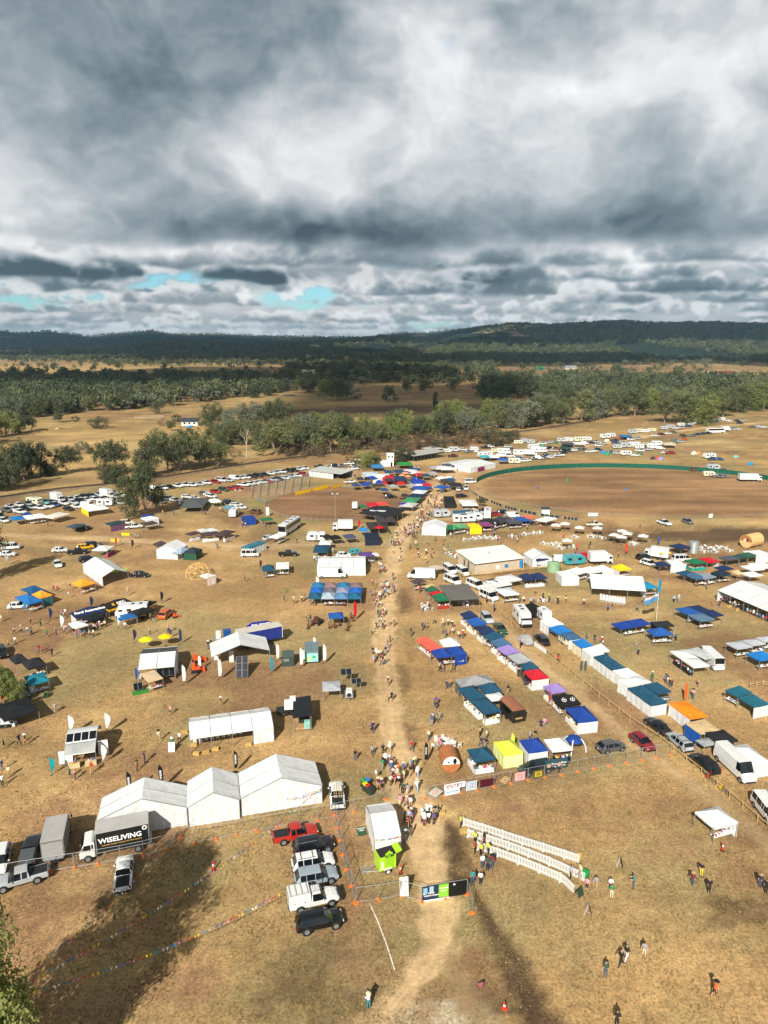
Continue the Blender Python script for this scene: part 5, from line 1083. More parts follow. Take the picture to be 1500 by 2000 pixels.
t = thing('stacking_chair', 'pink seated black metal chair on the bare patch at the bottom', 'chair', P(937,1932),1.9)
MB().box((0,0,.46),(.44,.44,.06)).obj('seat', cloth('a5606c'), t); MB().box((-.2,0,.78),(.05,.42,.3)).obj('backrest', cloth('a5606c'), t)
for sx in (-.2,.2):
 for sy in (-.2,.2): MB().bar((sx, sy, 0),(sx, sy, .44 if sx > 0 else .9),.016).obj('leg', PLASTIC, t)
def bunting(p0, p1, sag, label, n=60, size=.26, cols=('d63a30', 'f0c830', '2f9fb8', 'f0eee6', '2f6fc0', 'e88ab0')):
 a, b = Vector(p0), Vector(p1); t = thing('bunting', label, 'bunting', (0,0,0),0, 'bunting strings'); mbs = {}; ln = MB(); prev = a; g = random.Random(n)
 for i in range(1, n + 1):
  f = i / n; p = a.lerp(b, f) - Vector((0,0, sag * 4 * f * (1 - f))); ln.bar(prev, p, .008, n=3, caps=False); d = (p - prev).normalized(); m = prev.lerp(p, .5); tw = Vector((g.uniform(-.4,.4), g.uniform(-.4,.4),-1)).normalized()
  mbs.setdefault(cols[(i // 2) % len(cols)], MB()).poly([m - d * size * .5, m + d * size * .5, m + tw * size * 1.2]); prev = p
 ln.obj('cord', PLASTIC, t)
 for c, m in mbs.items(): stuff(m.obj('pennants', cloth(c), t))
TREE0 = Vector((-31,33.5,0))
def at_h(x, y, z): return P(x, y, z)
bunting(at_h(60,1915,7), at_h(628,1537,2.4),1.4, 'long bunting string from the corner tree to the marquee by the road', 90); bunting(at_h(50,1940,6), at_h(548,1744,2.0),1.0, 'lower bunting string from the corner tree to the parked cars', 62); bunting(at_h(70,1885,7), at_h(345,1628,2.2),.8, 'upper bunting string from the corner tree to the lettered truck', 56)
bunting(at_h(733,1640,2.5), at_h(783,1632,2.5),.15, 'short bunting string across the ticket marquee', 14,.2); bunting(at_h(560,1560,2.3), at_h(628,1540,2.6),.2, 'short bunting string along the marquee wall', 16,.2)
ln = [P(722,1765), P(738,1800), P(755,1845), P(771,1895)]; mb = MB()
for a, b in zip(ln[:-1], ln[1:]):
 d = (b - a).normalized(); nr = Vector((-d.y, d.x, 0)) * .06; mb.poly([a - nr + Vector((0,0,.02)), b - nr + Vector((0,0,.02)), b + nr + Vector((0,0,.02)), a + nr + Vector((0,0,.02))])
struct(mb.obj('ground_marking_line', mat('d8d2c2', .9,0,.3,6,0, 'line_paint')))
pick = MB().box((0,0,.56),(.105,.03,1.06)).box((0,0,1.12),(.105,.03,.06), taper=(.2,1)).mesh('picket', WHITEPL)
def picket_line(pts, label):
 t = thing('picket_fence', label, 'fence', (0,0,0),0, 'white picket lanes'); w3 = [Vector((*v, 0)) for v in curve([P(*p).xy for p in pts],6)]
 w3 = [Vector((v[0], v[1],0)) for v in w3]; acc = 0; nxt = 0; tot = sum((b - a).length for a, b in zip(w3[:-1], w3[1:])); k = 0
 for a, b in zip(w3[:-1], w3[1:]):
  L = (b - a).length; r = heading(a, b)
  for z in (.25,.92): MB().box(((a.x + b.x) / 2,(a.y + b.y) / 2, z),(L + .02,.05,.07), r).obj('rail', WHITEPL, t)
  while nxt < acc + L:
   p = a.lerp(b, (nxt - acc) / L)
   if k % 14 == 0: link('post', POST, t, p, r)
   else:
    nv = Vector((math.sin(r),-math.cos(r),0)) * .04; link('picket', pick, t, p + nv, r)
   nxt += .175; k += 1
  acc += L
POST = MB().box((0,0,.58),(.11,.11,1.16)).box((0,0,.03),(.2,.45,.05)).mesh('post', WHITEPL)
picket_line([(905,1612),(950,1626),(1000,1643),(1060,1662),(1130,1685)], 'upper white picket fence lane at the entry')
picket_line([(914,1634),(960,1648),(1020,1669),(1080,1693),(1142,1722)], 'middle white picket fence lane at the entry')
picket_line([(932,1659),(980,1675),(1030,1694),(1070,1711),(1098,1724),(1122,1746)], 'lower white picket fence lane bending at its end')
t = thing('half_barrel', 'half wine barrel planter at the end of the lower picket lane', 'planter', P(1127,1738)); MB().lathe([(.26,0),(.33,.3),(.32,.5),(.28,.5),(.001,.46)],14).obj('tub', TIMBER, t); MB().lathe([(.335,.3),(.335,.36)],14).obj('hoop', STEEL, t)
t = thing('half_barrel', 'half wine barrel planter at the end of the upper picket lane', 'planter', P(1131,1676)); MB().lathe([(.26,0),(.33,.3),(.32,.5),(.28,.5),(.001,.46)],14).obj('tub', mat('d0a050', .7,0,.2,3,0, 'pale_timber'), t); MB().lathe([(.335,.3),(.335,.36)],14).obj('hoop', STEEL, t)
HAY = mat('b99a58', .95,0,.3,5,.8, 'hay'); bale = MB().box((0,0,.22),(.95,.48,.44), taper=(.96,.93)).mesh('hay_bale', HAY)
for i, (x, y, r, wh) in enumerate([(862,1590,.1, 'at the entry lanes'),(905,1626,.3, 'at the entry lanes'),(378,1457,.3, 'beside the long marquee'),(384,1474,-.2, 'beside the long marquee'),(402,1472,.6, 'beside the long marquee'),(421,1465,.1, 'beside the long marquee'),(360,1432,.4, 'beside the long marquee'),(486,1456,0, 'beside the long marquee'),(1441,1192,.8, 'in front of the long open marquee'),(1425,1186,.5, 'in front of the long open marquee')]):
 o = link('hay_bale', bale, None, P(x, y), r); tag(o, f'straw coloured hay bale {wh}', 'hay bale', 'hay bales')
def barrel_cabin(at, to, label, L=3.0, r=1.25, front='d2d2d0', wood='a5683c'):
 p, q = P(*at), P(*to); t = thing('barrel_cabin', label, 'cabin', p, heading(p, q)); wm = mat(wood, .6,0,.2,2.5,.2, 'cedar'); n = 22
 for i in range(n):
  a0, a1 = PI * 2 * i / n + .012, PI * 2 * (i + 1) / n - .012; vs = []
  for x in (-L / 2, L / 2):
   for a in (a0, a1):
    for k in (r, r - .06): vs.append((x, k * math.cos(a), r + .1 + k * math.sin(a)))
  m = MB(); m.add(vs, [(0,2,6,4),(1,5,7,3),(0,4,5,1),(2,3,7,6),(0,1,3,2),(4,6,7,5)]); m.obj('stave', wm, t)
 c = [(L / 2 - .08, r * .95 * math.cos(a), r + .1 + r * .95 * math.sin(a)) for a in np.linspace(0, PI, 15)]; MB().slab(c, (1,0,0),.05).obj('upper_end_wall', mat(front, .5,0,.05,3,0, 'end_wall'), t)
 c = [(L / 2 - .08, r * .95 * math.cos(a), r + .08 + r * .95 * math.sin(a)) for a in np.linspace(PI, 2 * PI, 15)]; MB().slab(c, (1,0,0),.05).obj('lower_end_wall', wm, t)
 d = MB().box((L / 2 - .01,-.38, r + .42),(.05,.55,.6)).obj('door', mat('f4f4f2', .5,0,.05,3,0, 'door'), t); o = MB().lathe([(.001,0),(.14,0),(.14,.03),(.001,.03)],14).obj('round_window', GLASS, d); o.location = (L / 2 + .012,-.38, r + .45); o.rotation_euler = (0, PI / 2,0)
 o = MB().lathe([(.001,0),(.3,0),(.3,.03),(.001,.03)],18).obj('oval_window', GLASS, t); o.location = (L / 2 - .02,.5, r + .55); o.rotation_euler = (0, PI / 2,0); o.scale = (1.4,.8,1)
 c = [(-L / 2 + .05, r * .94 * math.cos(a), r + .1 + r * .94 * math.sin(a)) for a in np.linspace(0,2 * PI, 24)]; MB().slab(c[:-1],(1,0,0),.05).obj('rear_end_wall', wm, t)
 for x in (-L * .3, L * .3): MB().box((x, 0,.12),(.2,1.7,.24)).obj('cradle', wm, t)
 return t
barrel_cabin((877,1498),(884,1520), 'wooden barrel cabin with white half-round front near the entry'); barrel_cabin((1467,1068),(1440,1074), 'pale round wooden barrel sauna at the far right', 5.5,1.9, 'a06a3a', 'cfae78')
# STALL ROWS RIGHT OF THE ROAD
ROWA = 'in the stall row along the right dirt track'; ROWB = 'in the walled stall row beyond the rail fence'; FRT = 'behind the crochet fence'
gazebo(TL, (912,1463.5),(927.5,1487),(968,1481), FRT, tables='RL', tcol='e4e6e6'); gazebo(LM, (964,1449),(984,1475),(1022,1469), FRT, walls='LR', wcol='dfe8a0', desc='lime yellow tie-dyed gazebo'); gazebo(RB, (1014.7,1445),(1033,1469),(1070.7,1463.5), FRT, walls='LR', desc='royal blue gazebo with white walls')
gazebo('dcdedd', (1062.7,1444),(1078.7,1467),(1118.7,1462), FRT, tables='R', tcol='1a1a1c', desc='pale grey gazebo with black laid table')
p = P(1120,1466); t = thing('dome_shelter', 'blue topped dome shelter with white arched legs ' + FRT, 'shelter', p, .35)
mb = MB(); rows_ = []
for a in np.linspace(0, PI / 2,7): rows_.append([(1.75 * math.cos(a) * math.cos(b),1.75 * math.cos(a) * math.sin(b),.2 + 2.2 * math.sin(a)) for b in np.linspace(0,2 * PI, 25)])
for i in range(3,6): mb.add(rows_[i] + rows_[i + 1], [(j, j + 1,26 + j, 25 + j) for j in range(24)])
mb.obj('canopy', cloth(RB), t)
for k in range(4):
 a = PI / 4 + k * PI / 2; l = MB(); pr = None
 for i in range(5): e = rows_[i][int(a / (2 * PI) * 24)]; (l.bar(pr, e, .12,.10,5) if pr else None); pr = e
 l.obj('arch_leg', cloth('d2d5d5'), t)
banner(997,1473,3.4, LM, 'lime yellow feather flag behind the tie-dyed gazebo', rz=.2); banner(829,1492,3.4, '1a1a1e', 'black and red lettered feather flag beside the road near the barrel cabin', rz=.4, txt='WOOD', tcol='e8e8e8')
near_car('wagon', '1b2a2c', (1046,1507),(1018,1512), 'dark green car behind the crochet fence towing a sign trailer')
p, q = P(1085,1506), P(1118,1500); t = thing('sign_trailer', 'dark teal sign trailer with white lettering behind the fence', 'trailer', p, heading(p, q)); MB().box((0,0,1.15),(3.3,.5,1.15)).obj('sign_box', mat('2a4a52', .5,0,.1,2,0, 'sign_paint'), t)
for x, s in ((-.4, 'Pizza'),(1.05, 'Pizza')): text(s, .42, t, (x, -.256,1.32),(PI / 2,0,0), PW); text('Oven', .26, t, (x, -.256,.92),(PI / 2,0,0), PW)
for x in (-1.2,.35):
 o = MB().lathe([(.001,0),(.3,0),(.3,.012),(.001,.012)],16).obj('roundel', mat('d8a890', .6,0,.05,3,0, 'print'), t); o.location = (x, -.252,1.15); o.rotation_euler = (PI / 2,0,0)
for s in (-1,1):
 a, b = MB(), MB(); wheel(a, b, .4, s * .5,.32,.2); wl = a.obj('wheel', RUBBER, t, True); b.obj('rim', ALLOY, wl)
near_car('hatch', '4c5054', (1193,1465),(1228,1458), 'dark grey hatchback at the end of the front stalls'); near_car('hatch', '7d1626', (1254,1456),(1274,1472), 'dark red hatchback on the dirt track'); near_car('sedan', '14161a', (1283,1424),(1258,1404), 'black sedan behind the orange stall', rails=0); near_car('wagon', '9ba0a4', (1326,1455),(1300,1432), 'silver station wagon with roof bars', rails=2)
near_car('suv', '121416', (1374,1499),(1338,1469), 'black four-wheel drive with rear spare wheel', rails=2, extra=lambda t, ex, W: MB().bar((ex[0] - .25,.1,1.05),(ex[0] - .03,.1,1.05),.36, n=14).obj('spare_wheel', RUBBER, t)); near_car('sprinter', 'd2d4d4', (1434,1506),(1466,1536), 'tall white panel van parked nose towards the camera'); near_car('minibus', 'd2d4d4', (1497,1592),(1520,1622), 'white van with green windows cut by the right edge')
gazebo(W_, (1360,1584.7),(1396,1618),(1438.7,1603), 'standing alone in the open paddock at right', walls='l', tables='R', desc='single white gazebo'); gazebo(W_, (1418.7,1458),(1459,1495),(1502,1486), 'behind the tall white panel van', walls='LR', desc='white walled gazebo'); gazebo('24262a', (1377,1430),(1404,1452),(1441,1444.7), 'between the blue tarpaulin stall and the white van', rise=.35, desc='black flat gazebo'); gazebo(GY, (1361,1445),(1376,1458),(1400,1450), 'beside the silver station wagon', rise=.2, eave=1.8, desc='grey tarpaulin awning', val=.08)
gazebo(TN, (1341,1411),(1369,1434),(1404,1424), 'behind the silver station wagon', rise=.12, walls='L', wcol='1f55a8', desc='tan roofed stall with blue tarpaulin side', val=.1); gazebo(OR_, (1308.5,1372.7),(1348,1403),(1381,1397), 'at the near end of the walled row', rise=.35, walls='L', desc='bright orange roofed stall'); banner(1335,1372,3.6, 'e8622a', 'orange feather flag behind the orange stall', rz=.2)
gazebo(TL, (1257,1337),(1285,1355),(1311,1349), ROWB, tables='R'); gazebo(TL, (1226,1343.5),(1271.7,1377),(1303.7,1371), ROWB, walls='LR', n=(1,2), desc='large dark teal double gazebo with white walls')
gazebo(W_, (1199,1309),(1222,1326),(1250,1319), ROWB, walls='L'); gazebo(W_, (1222,1326),(1231,1342),(1272,1331), ROWB, walls='L', rise=.5, desc='low white gazebo'); gazebo(TL, (1162,1282),(1198,1310),(1224,1305), ROWB, walls='L', n=(1,2), desc='dark teal double gazebo with white back wall'); gazebo(W_, (1136,1267),(1154,1280),(1181,1277), ROWB, walls='LR', desc='white box gazebo with open door'); gazebo(W_, (1158,1262),(1172,1273),(1190,1270), ROWB, desc='small white gazebo')
gazebo(BB, (1118,1252),(1136,1265),(1160,1261), ROWB, walls='L', wcol='d8cfae', desc='bright blue gazebo with cream side'); gazebo(SB, (1095,1237),(1111,1249),(1136,1245), ROWB, walls='R', rise=.3, desc='slate blue gazebo with white wall'); gazebo(BB, (1075,1225),(1088,1237),(1115,1231), ROWB); gazebo(W_, (1058,1211),(1073,1223),(1099,1217), ROWB, walls='L', desc='white gazebo with long side wall'); gazebo(BK, (1020,1183),(1036,1191),(1057,1186), 'behind the white motorhome', walls='LR', wcol='1b1c20')
far_car('camper', 'white', (1020,1217), heading(P(1020,1217), P(1036,1238)), 'beside the rail fence'); far_car('suv', 'black', (1057,1255), heading(P(1057,1255), P(1044,1240)), 'behind the rail fence near the motorhome'); far_car('wagon', 'silver', (951,1212), heading(P(951,1212), P(963,1226)), 'behind the blue gazebos'); far_car('sedan', 'green', (977,1233), heading(P(977,1233), P(990,1248)), 'behind the blue gazebos')
far_car('caravan', 'cream', (1105,1257), heading(P(1105,1257), P(1090,1245)), ROWB).scale = (.55,.75,.75); far_car('caravan', 'white', (1060,1208), heading(P(1060,1208), P(1045,1196)), ROWB).scale = (.7,.9,.85)
p = P(1026,1258); t = thing('teardrop_trailer', 'grey teardrop camping trailer beside the rail fence', 'trailer', p, heading(p, P(1040,1266))); pr = [(-1.5,.4),(-1.45,1.0),(-1.0,1.55),(-.2,1.75),(.7,1.5),(1.3,.9),(1.4,.4)]; n = len(pr)
mb = MB(); mb.add([(x, -.8, z) for x, z in pr] + [(x, .8, z) for x, z in pr], [tuple(range(n)), tuple(range(2 * n - 1, n - 1,-1))] + [(i, n + i, n + (i + 1) % n, (i + 1) % n) for i in range(n)]); mb.obj('shell', paint('9a9c9e'), t)
for s in (-1,1): MB().bar((0, s * .82,.3),(0, s * .95,.3),.3, n=12).obj('wheel', RUBBER, t)
MB().bar((1.3,0,.4),(2.3,0,.4),.04).obj('drawbar', GALV, t); MB().box((.2,-.805,1.15),(.6,.02,.5)).obj('door', paint('b8babc'), t)
hang((1044,1262),(1068,1279),.1,1.1, 'white cloth draped over the rail fence', ['d2d4d4'], 'cloth_sheet', 'cloth', off=.12)
for i, x in enumerate((1135,1143)):
 t = thing('paddle_board', 'dark grey paddle board standing upright by the rail fence', 'board', P(x, 1312),.5, 'paddle boards'); pts = [(.28 * math.sin(PI * f) ** .6,.1 + 2.2 * f) for f in np.linspace(.02,.98,9)]; MB().slab([(a, 0, z) for a, z in pts] + [(-a, 0, z) for a, z in pts[::-1]],(0,1,0),.1).obj('deck', mat('4a555a', .5,0,.1,2,0, 'board'), t); MB().box((0,.05,2.2),(.2,.12,.14)).obj('yellow_nose', mat('e8c020', .5,0,.1,2,0, 'board'), t)
for c, A, B, C, kw in [(NV, (899,1198),(910,1207),(934,1203), {}),(BL, (914,1210),(925,1222),(950,1216), {}),(NV, (930,1227),(943,1238),(970,1234), {}),(TL, (945,1242),(959,1250),(986,1242), {}),(SB, (958,1252),(973,1263),(1000,1258), {}),(LV, (972,1265),(988,1278),(1014,1271), {}),(GY, (993,1280),(1010,1295),(1039,1289), {}),(TL, (1017,1299),(1026,1308),(1052,1303), {}),(RD, (1023,1311),(1039,1327),(1072,1322), dict(walls='R')),(LV, (1062,1340),(1077,1354),(1107,1348), {}),(RB, (1105,1382),(1129,1410),(1168,1405), dict(walls='R', wcol='d4d6d8'))]:
 gazebo(c, A, B, C, ROWA, tables='L' if not kw else 'L', tcol='e8e4dc' if c != TL else None, **kw)
bg_ = gazebo(BK, (1080,1360),(1093,1378),(1133.6,1372), ROWA, tables='L', desc='black gazebo printed with white hexagon emblems')
for sx in (-.75,.65):
 for rr_, m in ((.40, PW),(.33, BLKP),(.12, PW)):
  o = MB().lathe([(.001,0),(rr_, 0),(rr_, .012),(.001,.012)],6).obj('hexagon_emblem', m, bg_); o.location = (sx, -.75,2.15 + .47 + (.4 - rr_) * .03 + (.0 if rr_ > .38 else .012 if rr_ > .2 else .024)); o.rotation_euler = (R(28),0,0)
banner(1071,1377,2.6, 'a83a34', 'red feather flag with round white spots before the black gazebo', rz=.3)
far_car('ute', 'dark blue', (1028,1329), heading(P(1028,1329), P(1018,1316)), 'beside the red gazebo')
CL = 'in the cluster beside the road'
gazebo(CR, (817,1248),(841,1271),(864,1265), CL, n=(1,2), tables='L', desc='coral red double gazebo'); gazebo(W_, (858,1250),(866,1262),(899,1259), CL); gazebo(RB, (843,1270),(852,1284),(911,1275), CL, n=(2,1), walls='l', wcol='1b3f8f', tables='R', desc='royal blue double gazebo'); wl = P(899,1300)
hang((888,1301),(911,1297),.05,2.2, 'royal blue wall of the royal blue double gazebo', [RB], 'gazebo_wall', 'wall', off=0)
t2 = 'in the lower cluster right of the road'
gazebo('8f9294', (887,1328),(901,1341),(968,1334), t2, rise=1.0, n=(1,1), walls='L', wcol='55585a', desc='silver tarpaulin shelter'); gazebo(TL, (900,1343),(947,1394),(978,1386), t2, n=(1,2), tables='LR', tcol='e8e8e4', desc='large dark teal double gazebo'); gazebo(TL, (932,1339),(948,1354),(982,1350), t2); gazebo(W_, (950,1356),(960,1368),(986,1362), t2, rise=.3)
p, q = P(1000,1402), P(1014,1416); t = thing('food_trailer', 'black vintage food trailer with brown roof', 'trailer', p, heading(p, P(975,1378)) + PI)
MB().box((0,0,1.4),(4.0,2.2,1.9)).obj('body', mat('221f1e', .5,0,.1,2,0, 'trailer_paint'), t); pr = [(1.12 * math.cos(a),2.35 + .4 * math.sin(a)) for a in np.linspace(0, PI, 9)]; n = 9
for k in range(4): mb = MB(); x0, x1 = -2.05 + k * 1.025 + .02,-2.05 + (k + 1) * 1.025 - .02; mb.add([(x0, y, z) for y, z in pr] + [(x1, y, z) for y, z in pr], [(i, n + i, n + i + 1, i + 1) for i in range(n - 1)] + [tuple(range(n)), tuple(range(2 * n - 1, n - 1,-1))]); mb.obj('roof_panel', mat('8a5a42', .6,0,.12,1.5,0, 'brown_roof'), t)
MB().box((2.01,0,1.5),(.04,1.5,.5)).obj('rear_window', GLASS, t); MB().box((2.03,.0,1.0),(.04,1.2,.25)).obj('menu_board', TIMBER, t)
for s in (-1,1): MB().box((.1, s * 1.11,1.7),(2.4,.03,.8)).obj('serving_hatch', GLASS, t); MB().bar((0, s * .95,.35),(0, s * 1.12,.35),.35, n=12).obj('wheel', RUBBER, t)
def rail_fence(pts, label, hs=(.55,.95), sp=2.6, m=TIMBER, ph=1.15, pr=.06):
 t = thing('post_and_rail_fence', label, 'fence', (0,0,0),0, 'post and rail fences'); w3 = [P(*p) for p in pts]; post = MB().bar((0,0,0),(0,0, ph), pr, pr * .9,6).mesh('post', m)
 for a, b in zip(w3[:-1], w3[1:]):
  n = max(1, round((b - a).length / sp)); r = heading(a, b)
  for i in range(n):
   p, q = a.lerp(b, i / n), a.lerp(b, (i + 1) / n); link('post', post, t, p)
   for z in hs: MB().box(((p.x + q.x) / 2,(p.y + q.y) / 2, z),((q - p).length, .05,.11), r).obj('rail', m, t)
 return t
FT = mat('b59a68', .85,0,.3,3,.2, 'fence_timber')
rail_fence([(978,1202),(1010,1229),(1060,1270),(1110,1313),(1170,1362),(1230,1409),(1290,1448),(1340,1488),(1400,1536),(1450,1578),(1510,1632)], 'long timber rail fence between the dirt track and the stalls', (.85,),2.6, FT, 1.0); rail_fence([(893,1120),(905,1130),(930,1148),(955,1168)], 'timber rail fence beside the white vans', (.6,.95),2.4, FT); rail_fence([(905,1128),(960,1124),(1020,1117),(1085,1110)], 'timber rail fence in front of the shed', (.6,.95),2.6, FT)
for x, y, c in [(1388,1528, 'c84a1c'),(1414,1550, 'e0c020')]:
 t = thing('bicycle', 'bicycle with ' + ('orange panniers' if c[0] == 'c' else 'yellow rear bag') + ' leaning on the rail fence', 'bicycle', P(x, y), heading(P(x, y), P(x + 20, y + 16)), 'bicycles at the rail fence')
 for sx in (-.52,.52):
  mb = MB(); prv = None
  for i in range(17): a = 2 * PI * i / 16; e = (sx + .33 * math.cos(a),0,.34 + .33 * math.sin(a)); (mb.bar(prv, e, .022, n=4) if prv else None); prv = e
  mb.obj('wheel', RUBBER, t)
 MB().bar((-.52,0,.34),(-.15,0,.85),.02).bar((-.15,0,.85),(.4,0,.88),.02).bar((.4,0,.9),(.52,0,.34),.02).bar((-.05,0,.34),(.4,0,.85),.02).bar((-.05,0,.34),(-.52,0,.34),.02).bar((-.05,0,.34),(-.17,0,.95),.02).obj('frame', STEEL, t)
 MB().bar((.38,-.26,1.0),(.38,.26,1.0),.018).obj('handlebar', PLASTIC, t); MB().box((-.18,0,.97),(.26,.14,.06)).obj('saddle', PLASTIC, t)
 for s in (-1,1): MB().box((-.6, s * .16,.6),(.3,.12,.34)).obj('pannier', cloth(c), t)
# FAR RIGHT STALLS
FR = 'on the open ground at far right'
gazebo(RB, (1197,1217),(1213,1228),(1264,1214), FR, n=(2,1), rise=.6, tables='R', desc='royal blue double gazebo over picnic tables'); gazebo(BL, (1266,1230),(1276,1241),(1312,1236), FR, tables='R', desc='blue gazebo with picnic table'); gazebo('2a2c2e', (1273,1214),(1283,1224),(1315,1220), FR, rise=.25, walls='r', wcol='222426', desc='black square gazebo')
for c, A, B, C in [(NV, (1346,1184),(1372,1198),(1392,1194), ),(BL, (1321,1188),(1346,1201),(1369,1196)),('55708c', (1348,1200),(1368,1213),(1393,1207)),(NV, (1372,1193),(1392,1204),(1412,1200))]: gazebo(c, A, B, C, 'in the four-gazebo cluster before the long open marquee', rise=.6, tables='R' if c != NV else '')
gazebo(W_, (1311,1271),(1355,1303),(1386,1299), 'beside the white van conversion', n=(1,2), rise=.45, tables='L', tcol='222426', desc='long white double gazebo'); gazebo('b9bec2', (1344,1268),(1378,1288),(1398,1281), 'beside the white van conversion', rise=.2, desc='grey awning', val=.1, eave=2.3); far_car('sprinter', 'white', (1386,1296), heading(P(1386,1296), P(1360,1272)), FR)
for A, B, C in [((1418,1255),(1440,1267),(1470,1262)),((1450,1250),(1470,1260),(1497,1257)),((1477,1245),(1493,1253),(1520,1249))]: gazebo('aeb4bc', A, B, C, 'in the grey row at the right edge', rise=.4, desc='pale grey gazebo', tables='R')
gazebo(BB, (1459,1276),(1484,1290),(1515,1284), 'below the grey row at the right edge', tables='R'); gazebo('1d5a6e', (1416,1347),(1441,1360),(1470,1352), 'at the right edge above the orange stall', n=(1,1), tables='L'); gazebo('1d5a6e', (1441,1361),(1473,1380),(1503,1374), 'at the right edge above the orange stall', walls='R', desc='dark petrol gazebo with pale wall')
rail_fence([(1465,1345),(1490,1340),(1520,1350)], 'small timber pen behind the petrol blue gazebos', (.5,.9),1.6, FT)
t, mc, mdx, mdy, mrz = marquee((1433,1124),(1402,1152),(1540,1210), 'long white open marquee at the right edge full of seated people', 2.7,1.5, 'x', 5, 'Ll', open_bays=())
marquee((1190,1127),(1155,1148),(1262,1154), 'white marquee with rows of white chairs', 2.8,1.7, 'x', 3, 'l'); gazebo('1a8fb8', (1242,1138),(1264,1149),(1286,1147), 'beside the marquee with white chairs', rise=.25, desc='turquoise blue flat gazebo', tables='R'); banner(1284,1166,4.6, '1a86a8', 'tall turquoise feather flag beside the turquoise gazebo', rz=.2)
for c, A, B, C, kw in [(W_, (1086,1116),(1098,1128),(1122,1122), dict(walls='LR')),(W_, (1113,1113),(1127,1122),(1149,1116), dict(tables='R')),(W_, (1137,1110),(1150,1119),(1170,1115), dict(tables='R')),(W_, (1160,1107),(1177,1117),(1197,1113), dict(walls='R')),(YL, (1196,1106),(1210,1114),(1231,1110), dict(walls='L', tables='R'))]: gazebo(c, A, B, C, 'in the row behind the marquee with white chairs', **kw)
gazebo(NV, (1015,1123),(1023,1132),(1067,1127), 'in front of the shed', n=(2,1), tables='R', tcol='d2d4d4', desc='navy double gazebo'); gazebo(W_, (946,1134),(970,1146),(1000,1140), 'in front of the shed', n=(2,1), rise=.4, walls='L'); gazebo(W_, (968,1127),(990,1137),(1020,1131), 'in front of the shed', rise=.5, desc='white peaked gazebo'); gazebo('4a3f40', (946,1133),(958,1140),(977,1135), 'in front of the shed', rise=.15, desc='small brown roofed gazebo', walls='L'); gazebo('cfd8e0', (968,1150),(985,1163),(1014,1159), 'beside the striped minibus', rise=.4, tables='R', desc='pale blue-white awning')
marquee((1028,1080),(1040,1092),(1076,1088), 'small white marquee behind the shed', 2.3,1.2, 'y', 1, 'LRlr'); gazebo(NV, (1038,1086),(1049,1094),(1069,1090), 'against the small white marquee', tables='R')
a, b, c, = (892,1078),(927,1101),(1023,1088); ctr, dx, dy, rz = frame_of(a, b, c, 3.1); t = thing('shed', 'beige block shed with a pale flat sloping roof', 'building', ctr, rz); X, Y = dx / 2 - .7, dy / 2 - .6
WALLM = mat('b9aa92', .85,0,.12,.8,.3, 'painted_block')
for nm, cc, d in (('wall', (0,-Y, 1.45),(2 * X, .2,2.9)),('wall', (0, Y, 1.6),(2 * X, .2,3.2)),('wall', (-X, 0,1.5),(.2,2 * Y - .2,3.0)),('wall', (X, 0,1.5),(.2,2 * Y - .2,3.0))): MB().box(cc, d).obj(nm, WALLM, t)
rf = MB().slab([(-dx / 2,-dy / 2,3.0),(dx / 2,-dy / 2,3.0),(dx / 2, dy / 2,3.5),(-dx / 2, dy / 2,3.5)],(0,0,1),.14).obj('roof', mat('e2e0da', .5,.1,.06,.6,0, 'roof_sheet'), t)
for i in range(1,14): x = -dx / 2 + dx * i / 14; MB().slab([(x - .03,-dy / 2,3.145),(x + .03,-dy / 2,3.145),(x + .03, dy / 2,3.645),(x - .03, dy / 2,3.645)],(0,0,1),.03).obj('roof_seam', mat('d2d0ca', .5,.1,.06,.6,0, 'roof_sheet'), rf)
MB().bar((0,.3,3.3),(0,.3,4.0),.08).obj('flue', PLASTIC, rf); MB().bar((-dx / 2,-dy / 2 - .05,3.02),(dx / 2,-dy / 2 - .05,3.02),.07).obj('gutter', WHITEPL, rf)
for x in (-X + .1, X + .45): MB().bar((x, -dy / 2 + .05,0),(x, -dy / 2 + .05,3.0),.07).obj('veranda_post', WHITEPL, t)
MB().box((-.3,-Y - .115,1.3),(1.1,.03,1.0)).obj('window', WHITEPL, t); MB().box((2.2,-Y - .115,1.3),(1.0,.03,.9)).obj('blue_drum_rack', mat('1f6fb0', .5,0,.1,2,0, 'blue_panel'), t); MB().box((X - .1,-Y - .13,1.4),(.9,.05,1.9)).obj('door', mat('2a7fc0', .5,0,.1,2,0, 'blue_door'), t)
for y in (-1.0,1.2): MB().box((-X - .115, y, 1.2),(.03,.9,2.1)).obj('door', mat('5a564e', .6,0,.1,2,0, 'door'), t)
def tank(x, y, r, h, col, label, m=None):
 t = thing('water_tank', label, 'tank', P(x, y)); m = m or mat(col, .55,0,.1,1.2,0, 'tank'); prof = []
 for i in range(9): prof += [(r, h * i / 9),(r + .05, h * (i + .5) / 9)]
 MB().lathe(prof + [(r, h)],28).obj('tank_wall', m, t); MB().lathe([(r + .03, h),(r * .5, h + .3),(.25, h + .4),(.001, h + .4)],28).obj('tank_roof', m, t); MB().lathe([(.3, h + .35),(.3, h + .48),(.001, h + .5)],12).obj('hatch', PLASTIC, t)
tank(1081,1116,1.6,2.3, '7f9f7a', 'ribbed green water tank beside the shed'); tank(1354,1079,1.35,3.1, 'b8bcbc', 'tall galvanised water tank at far right', GALV)
